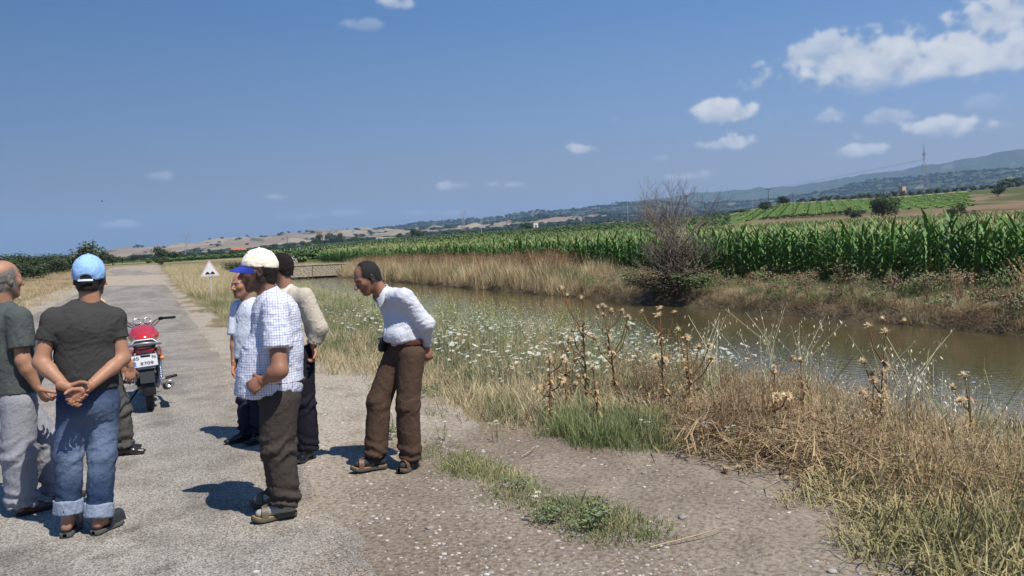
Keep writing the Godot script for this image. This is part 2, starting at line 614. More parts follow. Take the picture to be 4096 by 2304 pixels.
func build_sky() -> Image:
	var small := Image.create(256, 128, false, Image.FORMAT_RGBF)
	for j in 128:
		var el := 90.0 - (j + 0.5) / 128.0 * 180.0
		for i in 256:
			var az := (i + 0.5) / 256.0 * 360.0 - 180.0   # 0 is -z, positive to +x
			small.set_pixel(i, j, air(az, el))
	small.resize(3072, 1536, Image.INTERPOLATE_CUBIC)
	var W := 3072
	var puff := FastNoiseLite.new()
	puff.seed = 4
	puff.frequency = 1.0
	puff.fractal_octaves = 5
	puff.fractal_gain = 0.55
	var all := cloud_at.duplicate()
	for q in 46:   # the same scattered fair-weather clouds go on round the rest of the sky
		var a := rr(45.0, 315.0)
		var e := 3.0 + 20.0 * pow(rng.randf(), 1.6)
		var wide := rr(0.8, 2.6) * (0.5 + e * 0.12)
		all.append([a if a < 180.0 else a - 360.0, e, wide, wide * rr(0.22, 0.32), rr(0.3, 0.9)])
	for c in all:
		var px := W / 360.0
		var x0 := int((c[0] + 180.0 - c[2] * 1.5) * px)
		var x1 := int((c[0] + 180.0 + c[2] * 1.5) * px)
		var y0 := int((90.0 - c[1] - c[3] * 2.0) * px)
		var y1 := int((90.0 - c[1] + c[3] * 1.6) * px)
		for y in range(maxi(0, y0), mini(y1, 767)):
			for x in range(x0, x1):
				var u: float = (x / px - 180.0 - c[0]) / c[2]
				var w: float = (90.0 - y / px - c[1]) / c[3]
				var below := 2.6 if w < 0.0 else 1.0
				var k: float = puff.get_noise_3d(u * c[2] * 0.55, w * c[3] * 0.75, c[0] * 3.0)
				var k2: float = puff.get_noise_3d(u * c[2] * 0.2 + 40.0, w * c[3] * 0.3, c[0] * 3.0)
				var d: float = 1.0 - sqrt(u * u + w * w * below) + k * 0.85 + k2 * 0.5
				var a: float = smoothstep(0.0, lerpf(0.85, 0.38, clampf(w * 1.2 + 0.5, 0.0, 1.0)), d) * c[4]
				if a <= 0.003: continue
				var lit := clampf(0.48 + 0.55 * w + k * 0.9 - k2 * 0.3, 0.0, 1.0)
				var col := Color(0.335, 0.395, 0.475).lerp(Color(0.60, 0.615, 0.63), lit)
				small.set_pixel((x + W) % W, y, small.get_pixel((x + W) % W, y).lerp(col, a))
	var sky := Image.create(3072, 1536, false, Image.FORMAT_RGBF)
	sky.blit_rect(small, Rect2i(1536, 0, 1536, 1536), Vector2i(0, 0))
	sky.blit_rect(small, Rect2i(0, 0, 1536, 1536), Vector2i(1536, 0))
	return sky


func air(az: float, el: float) -> Color:
	var e := maxf(el, 0.0)
	var at := [0.0, 3.5, 8.0, 15.0, 28.0, 60.0, 91.0]
	var cs := [Color(0.240, 0.262, 0.275), Color(0.272, 0.300, 0.322), Color(0.178, 0.276, 0.440), Color(0.096, 0.210, 0.430), Color(0.058, 0.160, 0.385), Color(0.045, 0.130, 0.340), Color(0.045, 0.130, 0.340)]
	var i := 0
	while e > at[i + 1]: i += 1
	var c: Color = cs[i].lerp(cs[i + 1], (e - at[i]) / (at[i + 1] - at[i]))
	# the air brightens towards the sun's side
	var g := 0.58 + 0.84 * sqrt(0.5 - 0.5 * cos(deg_to_rad(az + 43.0)))
	g = lerpf(g, 1.0, clampf((e - 40.0) / 50.0, 0.0, 1.0))
	return Color(c.r * lerpf(1.0, g, 1.2), c.g * g, c.b * lerpf(1.0, g, 0.9))


# ---------------------------------------------------------------- bodies: joints joined by smooth distance fields, meshed as surface nets
class Prim:
	var a: Vector3
	var b: Vector3
	var ra: float
	var rb: float
	var k: float
	var flat := Vector3.ZERO
	var q := 1.0
	var r := Vector3.ZERO
	var turn := Basis.IDENTITY
	var sub := false
	var clips := []


class Field:
	var ps: Array[Prim] = []

	func cap(a: Vector3, b: Vector3, ra: float, rb: float, k := 0.03, flat := Vector3.ZERO, q := 1.0, clips := []) -> void:
		var p := Prim.new()
		p.a = a; p.b = b; p.ra = ra; p.rb = rb; p.k = k; p.flat = flat.normalized(); p.q = q; p.clips = clips
		ps.append(p)

	func ball(a: Vector3, r: Vector3, turn := Basis.IDENTITY, k := 0.03, sub := false, clips := []) -> void:
		var p := Prim.new()
		p.a = a; p.b = a; p.r = r; p.ra = maxf(r.x, maxf(r.y, r.z)); p.rb = p.ra; p.k = k; p.turn = turn.transposed(); p.sub = sub; p.clips = clips
		ps.append(p)

	func build(mb: MB, cell: float, amp := 0.0, freq := Vector3.ONE, noise: FastNoiseLite = null, color := Color.WHITE, paint = null, folds = null) -> void:
		var lo := Vector3.INF
		var hi := -Vector3.INF
		for p in ps:
			if p.sub: continue
			var e := Vector3.ONE * (maxf(p.ra, p.rb) + cell * 3.0)
			lo = lo.min(p.a.min(p.b) - e)
			hi = hi.max(p.a.max(p.b) + e)
		var nx := int((hi.x - lo.x) / cell) + 2
		var ny := int((hi.y - lo.y) / cell) + 2
		var nz := int((hi.z - lo.z) / cell) + 2
		var nxy := nx * ny
		var g := PackedFloat32Array()
		g.resize(nxy * nz)
		g.fill(1.0)
		for p in ps:
			var e := Vector3.ONE * (maxf(p.ra, p.rb) + p.k + cell * 2.0)
			var l := ((p.a.min(p.b) - e - lo) / cell).floor().max(Vector3.ZERO)
			var h := ((p.a.max(p.b) + e - lo) / cell).ceil().min(Vector3(nx - 1, ny - 1, nz - 1))
			var ell := p.r != Vector3.ZERO
			var ba := p.b - p.a
			var fl := p.flat
			var fq := 1.0 / p.q - 1.0
			if fq != 0.0: ba += fl * ba.dot(fl) * fq
			var bb := maxf(ba.dot(ba), 1e-9)
			var pa := p.a
			var ra := p.ra
			var rd := p.rb - p.ra
			var k := p.k
			var ik := 0.25 / k if k > 0.0 else 0.0
			var ir := Vector3.ONE
			if ell: ir = Vector3.ONE / p.r
			var clips := p.clips
			var nclip := clips.size()
			for z in range(int(l.z), int(h.z) + 1):
				for y in range(int(l.y), int(h.y) + 1):
					var i := z * nxy + y * nx + int(l.x)
					var w := Vector3(l.x, y, z) * cell + lo
					for x in range(int(l.x), int(h.x) + 1):
						var v := w - pa
						var d := 0.0
						if ell:
							v = p.turn * v
							var s := v * ir
							var k0 := s.length()
							d = k0 * (k0 - 1.0) / maxf((s * ir).length(), 1e-6)
						else:
							if fq != 0.0: v += fl * v.dot(fl) * fq
							var t := clampf(v.dot(ba) / bb, 0.0, 1.0)
							d = (v - ba * t).length() - ra - rd * t
						if nclip > 0:
							for c in clips: d = maxf(d, c.distance_to(w))
						var o := g[i]
						if p.sub:
							d = -d
							var m := k - absf(o - d)
							g[i] = maxf(o, d) + (m * m * ik if m > 0.0 else 0.0)
						else:
							var m := k - absf(o - d)
							g[i] = minf(o, d) - (m * m * ik if m > 0.0 else 0.0)
						i += 1
						w.x += cell
		var id := PackedInt32Array()
		id.resize(g.size())
		id.fill(-1)
		var first := mb.v.size()
		var qmin := 1.0
		for p in ps: qmin = minf(qmin, p.q)
		var band := cell * 2.4 / qmin
		var offs := [0, 1, nx, nx + 1, nxy, nxy + 1, nxy + nx, nxy + nx + 1]
		var used := PackedInt32Array()
		for z in nz - 1:
			for y in ny - 1:
				var i := z * nxy + y * nx
				for x in nx - 1:
					var g0 := g[i]
					if g0 < band and g0 > -band:
						var mask := 0
						for c in 8:
							if g[i + offs[c]] < 0.0: mask |= 1 << c
						if mask != 0 and mask != 255:
							var sum := Vector3.ZERO
							var cnt := 0
							for e in 12:
								var c0: int = EA[e]
								var c1: int = EB[e]
								if ((mask >> c0) & 1) != ((mask >> c1) & 1):
									var d0 := g[i + offs[c0]]
									var d1 := g[i + offs[c1]]
									var t := d0 / (d0 - d1)
									sum += Vector3(c0 & 1, (c0 >> 1) & 1, c0 >> 2).lerp(Vector3(c1 & 1, (c1 >> 1) & 1, c1 >> 2), t)
									cnt += 1
							id[i] = mb.v.size()
							used.append(i)
							mb.v.append(lo + (Vector3(x, y, z) + sum / cnt) * cell)
							mb.nn.append(Vector3.ZERO)
							mb.c.append(color)
							mb.uv.append(Vector2.ZERO)
					i += 1
		var ix0 := mb.ix.size()
		for i in used:
			var inside := g[i] < 0.0
			for ax in 3:
				var st: int = [1, nx, nxy][ax]
				if (g[i + st] < 0.0) == inside: continue
				var s1: int = [nx, nxy, 1][ax]
				var s2: int = [nxy, 1, nx][ax]
				if i - s1 - s2 < 0: continue
				var q0 := id[i]
				var q1 := id[i - s1]
				var q2 := id[i - s1 - s2]
				var q3 := id[i - s2]
				if q1 < 0 or q2 < 0 or q3 < 0: continue
				if not inside:
					mb.ix.append_array([q0, q1, q2, q0, q2, q3])
				else:
					mb.ix.append_array([q0, q2, q1, q0, q3, q2])
		_normals(mb, first, ix0)
		if amp > 0.0 or folds != null:
			for i in range(first, mb.v.size()):
				var p := mb.v[i]
				var d := 0.0
				if amp > 0.0:
					d = amp * noise.get_noise_3d(p.x * freq.x, p.y * freq.y, p.z * freq.z)
					var w1 := noise.get_noise_3d(p.x * freq.x * 0.8 + 70.0, p.y * freq.y * 1.1, p.z * freq.z * 0.8 + p.y * 9.0)
					var w2 := noise.get_noise_3d(p.x * freq.x * 1.7, p.y * freq.y * 1.2 + 50.0, p.z * freq.z * 1.7 - p.x * 14.0)
					d += amp * (0.55 * smoothstep(0.22, 0.0, absf(w1)) - 0.2 + 0.30 * smoothstep(0.16, 0.0, absf(w2)) - 0.1)
				if folds != null: d += folds.call(p)
				mb.v[i] = p + mb.nn[i] * d
			for i in range(first, mb.v.size()): mb.nn[i] = Vector3.ZERO
			_normals(mb, first, ix0)
		if paint != null:
			for i in range(first, mb.v.size()):
				mb.c[i] = paint.call(mb.v[i])

	func _normals(mb: MB, first: int, ix0: int) -> void:
		var v := mb.v
		var j := ix0
		while j < mb.ix.size():
			var a := mb.ix[j]
			var b := mb.ix[j + 1]
			var c := mb.ix[j + 2]
			var n := (v[c] - v[a]).cross(v[b] - v[a])
			mb.nn[a] += n; mb.nn[b] += n; mb.nn[c] += n
			j += 3
		for i in range(first, mb.v.size()):
			mb.nn[i] = mb.nn[i].normalized()

	const EA := [0, 2, 4, 6, 0, 1, 4, 5, 0, 1, 2, 3]
	const EB := [1, 3, 5, 7, 2, 3, 6, 7, 4, 5, 6, 7]


func frame(fwd: Vector3, up := Vector3.UP) -> Basis:   # z is forward, y is up
	var z := fwd.normalized()
	var x := up.cross(z).normalized()
	return Basis(x, z.cross(x), z)


func add_hand(f: Field, wrist: Vector3, d: Vector3, palm: Vector3, curl: float, thumb_side: float, size := 1.0, thumb_curl := 0.5) -> void:
	d = d.normalized()
	var side := d.cross(palm).normalized() * thumb_side
	palm = side.cross(d).normalized() * thumb_side
	f.cap(wrist - d * 0.03 * size, wrist + d * 0.015 * size, 0.029 * size, 0.027 * size, 0.015, palm, 0.8)
	f.cap(wrist + d * 0.02 * size, wrist + d * 0.072 * size, 0.030 * size, 0.040 * size, 0.012, palm, 0.42)
	var long := [0.074, 0.084, 0.077, 0.060]
	for i in 4:
		var p := wrist + (d * (0.088 - 0.004 * absf(i - 1.2)) + side * (0.030 - 0.0205 * i)) * size
		var ax := palm.cross(d).normalized()
		var dd := (d + side * (0.10 - 0.07 * i)).normalized()
		f.cap(p - d * 0.03 * size, p, 0.0095 * size, 0.0098 * size, 0.008)
		var r := 0.0096 - 0.0008 * absf(i - 1)
		for j in 3:
			dd = dd.rotated(ax, -curl * [0.95, 1.25, 0.8][j] * (1.0 + 0.1 * i))
			var q: Vector3 = p + dd * long[i] * [0.46, 0.30, 0.24][j] * size
			f.cap(p, q, r * size, (r - 0.0007) * size, 0.003)
			p = q
			r -= 0.0006
	var t := wrist + (d * 0.028 + side * 0.026 + palm * 0.004) * size
	var td := (d * 0.62 + side * 0.72 + palm * 0.28).normalized()
	var tax := palm.cross(d).normalized()
	for j in 3:
		var q: Vector3 = t + td * [0.042, 0.032, 0.026][j] * size
		f.cap(t, q, [0.0145, 0.0115, 0.0100][j] * size, [0.0115, 0.0102, 0.0085][j] * size, 0.008 if j == 0 else 0.003)
		t = q
		td = (td + d * 0.35 + palm * thumb_curl - side * 0.25 * thumb_curl).normalized()


# a head with brow, eye sockets, eyes, nose, mouth, jaw and ears, about c, in the basis b (z forward)
func add_head(f: Field, c: Vector3, b: Basis, w := 1.0, jaw := 1.0, nose := 1.0) -> void:
	var t := Transform3D(b.scaled_local(Vector3(w, w, w)), c)
	f.ball(t * Vector3(0, 0.032, -0.012), Vector3(0.076, 0.088, 0.098) * w, b, 0.02)
	f.ball(t * Vector3(0, -0.022, 0.024), Vector3(0.066, 0.082, 0.068) * w, b, 0.03)
	f.ball(t * Vector3(0, -0.062, 0.036), Vector3(0.047 * jaw, 0.046, 0.048) * w, b, 0.025)
	f.ball(t * Vector3(0, -0.100, 0.066), Vector3(0.026, 0.018, 0.018) * w * jaw, b, 0.025)
	for s in [-1.0, 1.0]:
		f.cap(t * Vector3(s * 0.056, -0.045, -0.004), t * Vector3(s * 0.026, -0.094, 0.056), 0.018 * w * jaw, 0.017 * w, 0.03)
		f.ball(t * Vector3(s * 0.044, -0.018, 0.062), Vector3.ONE * 0.023 * w, b, 0.025)
		f.ball(t * Vector3(s * 0.031, 0.004, 0.104), Vector3(0.019, 0.014, 0.020) * w, b, 0.012, true)
		f.ball(t * Vector3(s * 0.031, 0.004, 0.0765), Vector3.ONE * 0.0125 * w, b, 0.003)
		f.cap(t * Vector3(s * 0.010, 0.021, 0.088), t * Vector3(s * 0.046, 0.021, 0.070), 0.0105 * w, 0.0095 * w, 0.014)
		f.ball(t * Vector3(s * 0.079, -0.006, -0.010), Vector3(0.009, 0.034, 0.020) * w, b * Basis(Vector3.UP, s * 0.35) * Basis(Vector3.RIGHT, -0.2), 0.006)
		f.ball(t * Vector3(s * 0.089, 0.000, -0.006), Vector3(0.006, 0.018, 0.010) * w, b, 0.004, true)
		f.ball(t * Vector3(s * 0.012, -0.034, 0.099), Vector3(0.009, 0.008, 0.010) * w, b, 0.008)
	f.cap(t * Vector3(0, 0.012, 0.086), t * Vector3(0, -0.028, 0.112 * nose + 0.002), 0.0085 * w, 0.0125 * w, 0.010)
	f.cap(t * Vector3(-0.019, -0.0630, 0.080), t * Vector3(0.019, -0.0630, 0.080), 0.0075 * w, 0.0075 * w, 0.008)
	f.cap(t * Vector3(0, -0.0620, 0.087), t * Vector3(0, -0.0625, 0.087), 0.0075 * w, 0.0075 * w, 0.010)
	f.cap(t * Vector3(-0.015, -0.0745, 0.080), t * Vector3(0.015, -0.0745, 0.080), 0.0080 * w, 0.0080 * w, 0.008)


# the colour of a face as skin, stubble, lips, brows and eyes have it; beard 0..1, moustache 0..1
func face_paint(c: Vector3, b: Basis, w: float, skin: Color, beard: float, tache: float, hair: Color, scalp := []):
	var inv := Transform3D(b.scaled_local(Vector3(w, w, w)), c).affine_inverse()
	var nz := noise_b
	return func(p: Vector3) -> Color:
		var l: Vector3 = inv * p
		var col := skin * (1.0 + 0.10 * nz.get_noise_3d(p.x * 4000.0, p.y * 4000.0, p.z * 4000.0))
		col = col.lerp(Color(skin.r * 1.12, skin.g * 0.80, skin.b * 0.74), 0.5 * (smoothstep(0.03, 0.0, Vector2(absf(l.x) - 0.048, l.y + 0.02).length()) + smoothstep(0.022, 0.0, l.distance_to(Vector3(0, -0.03, 0.108)))))
		if scalp.size() > 0:   # short hair thins out into the skin round the hairline
			var m := -1.0
			for q in scalp: m = maxf(m, (l - q[0]).dot(q[1].normalized()))
			col = col.lerp(hair, 0.9 * smoothstep(0.020, -0.002, m + 0.010 * nz.get_noise_3d(p.x * 9000.0, p.y * 9000.0, p.z * 9000.0)))
		if l.z > 0.05:
			if absf(l.y + 0.0695) < 0.011 and absf(l.x) < 0.025 and l.z > 0.070: col = col.lerp(Color(0.22, 0.075, 0.06), 0.75)
			if absf(l.y + 0.0690) < 0.0022 and absf(l.x) < 0.023 and l.z > 0.070: col = Color(0.05, 0.02, 0.016)
			var e := Vector2((absf(l.x) - 0.031) / 0.013, (l.y - 0.004) / 0.0065)
			if e.length() < 1.0: col = Color(0.035, 0.02, 0.014) if Vector2((absf(l.x) - 0.031), l.y - 0.004).length() < 0.0058 else Color(0.50, 0.46, 0.42)
			elif e.length() < 1.45 and l.y > 0.004: col = col.lerp(Color(0.03, 0.02, 0.015), 0.8)
			var br := Vector2((absf(l.x) - 0.030) / 0.020, (l.y - 0.0235 + absf(absf(l.x) - 0.030) * 0.12) / 0.0050)
			if br.length() < 1.0: col = col.lerp(hair, 0.85)
			if tache > 0.0:
				var m := Vector2(absf(l.x) / 0.030, (l.y + 0.052 + absf(l.x) * 0.18) / 0.0075).length()
				if m < 1.0 and l.z > 0.065: col = col.lerp(hair, tache)
		if beard > 0.0:
			var jaw_z := smoothstep(-0.030, -0.052, l.y + absf(l.z - 0.03) * 0.12 - smoothstep(0.045, 0.07, absf(l.x)) * 0.045) * smoothstep(-0.045, -0.02, l.z)
			var under := smoothstep(-0.135, -0.10, l.y)
			col = col.lerp(hair * 0.9 + skin * 0.1, beard * jaw_z * under * (0.8 + 0.4 * nz.get_noise_3d(p.x * 9000.0, p.y * 9000.0, p.z * 9000.0)))
		col.a = 1.0
		return col


# outline of a sole: half width at t from heel to toe
func sole_w(t: float) -> float:
	var w := lerpf(0.034, 0.031, smoothstep(0.1, 0.4, t))
	w = lerpf(w, 0.047, smoothstep(0.42, 0.72, t))
	return w * sqrt(clampf(t / 0.10, 0.0, 1.0) * (2.0 - clampf(t / 0.10, 0.0, 1.0))) * sqrt(maxf(0.0, 1.0 - pow(clampf((t - 0.78) / 0.22, 0.0, 1.0), 2.2)))


func add_sole(mb: MB, heel: Vector3, b: Basis, len: float, y0: float, y1: float, col: Color, wide := 1.0) -> void:
	var rows := []
	for i in 19:
		var t: float = [0.0, 0.008, 0.03, 0.06, 0.1, 0.18, 0.26, 0.34, 0.42, 0.5, 0.58, 0.66, 0.74, 0.8, 0.86, 0.91, 0.955, 0.985, 1.0][i]
		var w := sole_w(clampf(t, 0.004, 0.996)) * wide * len / 0.28
		var rise := 0.018 * pow(clampf((t - 0.75) / 0.25, 0.0, 1.0), 2.0)
		var row := []
		for q in [[-1.0, 0.25], [-0.94, 0.0], [0.94, 0.0], [1.0, 0.25], [1.0, 0.8], [0.93, 1.0], [-0.93, 1.0], [-1.0, 0.8]]:
			row.append(heel + b * Vector3(q[0] * w, lerpf(y0, y1, q[1]) + rise, t * len))
		rows.append(row)
	mb.sheet(rows, true, col)


# a strap over the foot from side to side at t, leaning by lean along the foot
func add_strap(mb: MB, heel: Vector3, b: Basis, len: float, t: float, wide: float, y: float, high: float, col: Color, lean := 0.0) -> void:
	var rows := [[], [], [], []]
	for i in 13:
		var a := PI * i / 12.0
		var tt := t + lean * cos(a)
		var w := sole_w(tt) * len / 0.28 * 0.97
		for k in 4:
			var off: float = [-0.5, -0.46, 0.46, 0.5][k] * wide
			var lift: float = [0.0, 0.003, 0.003, 0.0][k]
			rows[k].append(heel + b * Vector3(cos(a) * (w + lift * 0.5), y + pow(sin(a), 0.7) * (high - y) + lift, tt * len + off))
	mb.sheet(rows, false, col)


func footwear(root: Node3D, heel: Vector3, toe: Vector3, kind: String, c1: Color, c2: Color, up := Vector3.UP) -> void:
	var d := toe - heel
	var len := d.length()
	var b := frame(d, up)
	var grain := mat(Color.WHITE, 0.55 if kind != "shoe" else 0.22, true, 0.5)
	if kind == "shoe":
		var f := Field.new()
		f.cap(heel + b * Vector3(0, 0.040, 0.04), heel + b * Vector3(0, 0.038, len * 0.60), 0.034, 0.040, 0.02, b.y, 0.85)
		f.cap(heel + b * Vector3(0, 0.030, len * 0.60), heel + b * Vector3(0, 0.026, len * 0.90), 0.042, 0.026, 0.02, b.y, 0.62)
		f.cap(heel + b * Vector3(0, 0.05, 0.045), heel + b * Vector3(0, 0.085, 0.05), 0.037, 0.036, 0.02)
		f.cap(heel + b * Vector3(0, 0.075, 0.08), heel + b * Vector3(0, 0.05, len * 0.5), 0.030, 0.030, 0.02)
		var mb := MB.new()
		f.build(mb, 0.007, 0.0, Vector3.ONE, null, c1)
		var up_ := obj("shoe", mb.done(), grain, root)
		var sb := MB.new()
		add_sole(sb, heel, b, len, 0.0, 0.018, c2, 0.93)
		obj("sole", sb.done(), mats.rubber, up_)
		return
	var so := MB.new()
	add_sole(so, heel, b, len, 0.0, 0.026, c2, 1.08 if kind == "sandal" else 1.22)
	var o := obj("sandal" if kind == "sandal" else "slipper", so.done(), mats.rubber_tint, root)
	var ins := MB.new()
	add_sole(ins, heel + b.y * 0.024 + b.z * 0.006, b, len - 0.012, 0.0, 0.006, Color(0.30, 0.16, 0.06) if kind == "sandal" else Color(0.03, 0.03, 0.03), 0.97)
	obj("insole", ins.done(), mats.rubber_tint, o)
	var st := MB.new()
	if kind == "sandal":
		add_strap(st, heel, b, len, 0.70, 0.042, 0.024, 0.094, c1, 0.04)
		add_strap(st, heel, b, len, 0.50, 0.038, 0.024, 0.108, c1, -0.06)
		add_strap(st, heel, b, len, 0.40, 0.024, 0.024, 0.114, c1, 0.05)
		st.quad(heel + b * Vector3(-0.016, 0.112, len * 0.48), heel + b * Vector3(0.016, 0.112, len * 0.48), heel + b * Vector3(0.014, 0.098, len * 0.72), heel + b * Vector3(-0.014, 0.098, len * 0.72), c1)
	else:
		add_strap(st, heel, b, len, 0.70, 0.15, 0.020, 0.098, c1, 0.0)
		add_strap(st, heel, b, len, 0.86, 0.08, 0.020, 0.072, c1, 0.0)
	obj("strap", st.done(), grain, o)
	if kind == "slipper":
		var bu := MB.new()
		bu.lathe([Vector2(0.004, 0.0), Vector2(0.013, 0.002), Vector2(0.013, 0.006), Vector2(0.0, 0.007)], 10, heel + b * Vector3(0.0, 0.094, len * 0.74), b, Color(0.5, 0.33, 0.2))
		obj("buckle", bu.done(), mats.metal_v, o)


# a shirt collar round the neck: stand and folded leaf with points in front
func add_collar(mb: MB, at: Vector3, b: Basis, r: float, high: float, col: Color, open := 0.30) -> void:
	var rows := [[], [], [], [], []]
	for i in 33:
		var t := i / 32.0 * 2.0 - 1.0
		var a := t * (PI - open)
		var front := smoothstep(0.55, 1.0, absf(t))
		var d := Vector3(sin(a), 0, -cos(a))
		var drop := front * 0.045
		var rz := Vector3(r, 1, r * 1.08)
		rows[0].append(at + b * (d * rz * 0.97 + Vector3(0, -0.015 - drop * 0.9, 0)))
		rows[1].append(at + b * (d * rz * 0.99 + Vector3(0, high - drop, 0)))
		rows[2].append(at + b * (d * rz * 1.05 + Vector3(0, high + 0.003 - drop, 0)))
		rows[3].append(at + b * (d * rz * (1.16 + 0.05 * front) + Vector3(0, high - 0.022 - drop - front * 0.012, 0)))
		rows[4].append(at + b * (d * rz * (1.26 + 0.12 * front) + Vector3(0, high - 0.042 - drop - front * 0.022, 0)))
	mb.sheet(rows, false, col)
	var back := []
	for k in [4, 2]:
		var row := []
		for p in rows[k]: row.append(p - (p - at).normalized() * 0.002 - b.y * 0.003)
		back.append(row)
	mb.sheet(back, false, col)


func hair_field(c: Vector3, b: Basis, w: float, thick: float, clips: Array) -> Field:
	var t := Transform3D(b.scaled_local(Vector3(w, w, w)), c)
	var world := []
	for p in clips:   # planes given in the head's own axes
		var n: Vector3 = (b * p[1]).normalized()
		world.append(Plane(n, t * p[0]))
	var f := Field.new()
	f.ball(t * Vector3(0, 0.032, -0.012), Vector3(0.076 + thick, 0.088 + thick, 0.098 + thick) * w, b, 0.0, false, world)
	f.cap(t * Vector3(0, -0.01, -0.045), t * Vector3(0, -0.055, -0.045), (0.060 + thick) * w, (0.052 + thick) * w, 0.02, Vector3.ZERO, 1.0, world)
	return f


# a cap: dome, brim, button, opening and strap at the back
func build_cap(root: Node3D, c: Vector3, b: Basis, w: float, dome: Color, brim: Color, rim_front: float, rim_back: float, band_open: bool, brim_len := 0.075) -> void:
	var t := Transform3D(b.scaled_local(Vector3(w, w, w)), c)
	var n := Vector3(0, -1, (rim_front - rim_back) / 0.21).normalized()
	var cut := Plane((b * n).normalized(), t * Vector3(0, rim_back, -0.11))
	var f := Field.new()
	f.ball(t * Vector3(0, 0.030, -0.010), Vector3(0.085, 0.102, 0.108) * w, b, 0.0, false, [cut])
	if band_open:
		f.ball(t * Vector3(0, rim_back + 0.013, -0.110), Vector3(0.037, 0.021, 0.022) * w, b, 0.004, true)
	var mb := MB.new()
	var inv := t.affine_inverse()
	f.build(mb, 0.006, 0.0, Vector3.ONE, null, dome, null, func(p: Vector3) -> float:
		var l: Vector3 = inv * p
		var a := atan2(l.x, l.z)
		var seam := absf(fposmod(a / (PI / 3.0) + 0.5, 1.0) - 0.5)
		return -0.0022 * smoothstep(0.05, 0.0, seam) + 0.004 * noise_a.get_noise_3d(p.x * 300.0, p.y * 300.0, p.z * 300.0))
	var o := obj("cap", mb.done(), mats.cloth_v, root)
	var bu := MB.new()
	bu.ball(t * Vector3(0, 0.133, -0.010), Vector3(0.009, 0.005, 0.009), 10, 6, dome, b)
	obj("button", bu.done(), mats.cloth_v, o)
	for e in [0.5, -0.5, 1.55, -1.55, 2.6, -2.6]:
		var pe := Vector3(sin(e) * 0.060, 0.103, cos(e) * 0.076 - 0.010)
		var ey := MB.new()
		ey.ball(t * pe, Vector3(0.004, 0.003, 0.004), 8, 5, brim * 0.5, b)
		obj("eyelet", ey.done(), mats.cloth_v, o)
	var rows := [[], []]
	var under := []
	for k in 8:
		var e := k / 7.0
		var top := []
		for i in 17:
			var s := i / 16.0 * 2.0 - 1.0
			var x := s * 0.080
			var z0 := sqrt(maxf(0.0, 1.0 - pow(x / 0.086, 2.0))) * 0.102 - 0.014
			var reach := brim_len * (1.0 - pow(absf(s), 2.6))
			top.append(t * Vector3(x * (1.0 - 0.06 * e), rim_front + 0.004 - 0.030 * e - 0.020 * s * s, z0 + reach * e))
		under.append(top)
	var bm := MB.new()
	bm.sheet(under, false, brim)
	var low := []
	for row in under:
		var r2 := []
		for p in row: r2.append(p - b.y * 0.004)
		low.append(r2)
	low.reverse()
	bm.sheet(low, false, brim)
	bm.sheet([under[7], low[0]], false, brim)
	obj("brim", bm.done(), mats.cloth_v, o)
	if band_open:
		var path := []
		for i in 9:
			var a := (i / 8.0 - 0.5) * 0.95
			path.append(t * Vector3(sin(a) * 0.0835, rim_back + 0.003 , -0.010 - cos(a) * 0.104))
		var sm := MB.new()
		var sr_ := [[], [], [], []]
		for p in path:
			sr_[0].append(p + b.y * 0.006); sr_[1].append(p + b.y * 0.006 - b.z * 0.003); sr_[2].append(p - b.y * 0.006 - b.z * 0.003); sr_[3].append(p - b.y * 0.006)
		sm.sheet(sr_, false, Color(0.62, 0.72, 0.85))
		obj("cap_strap", sm.done(), mats.cloth_v, o)


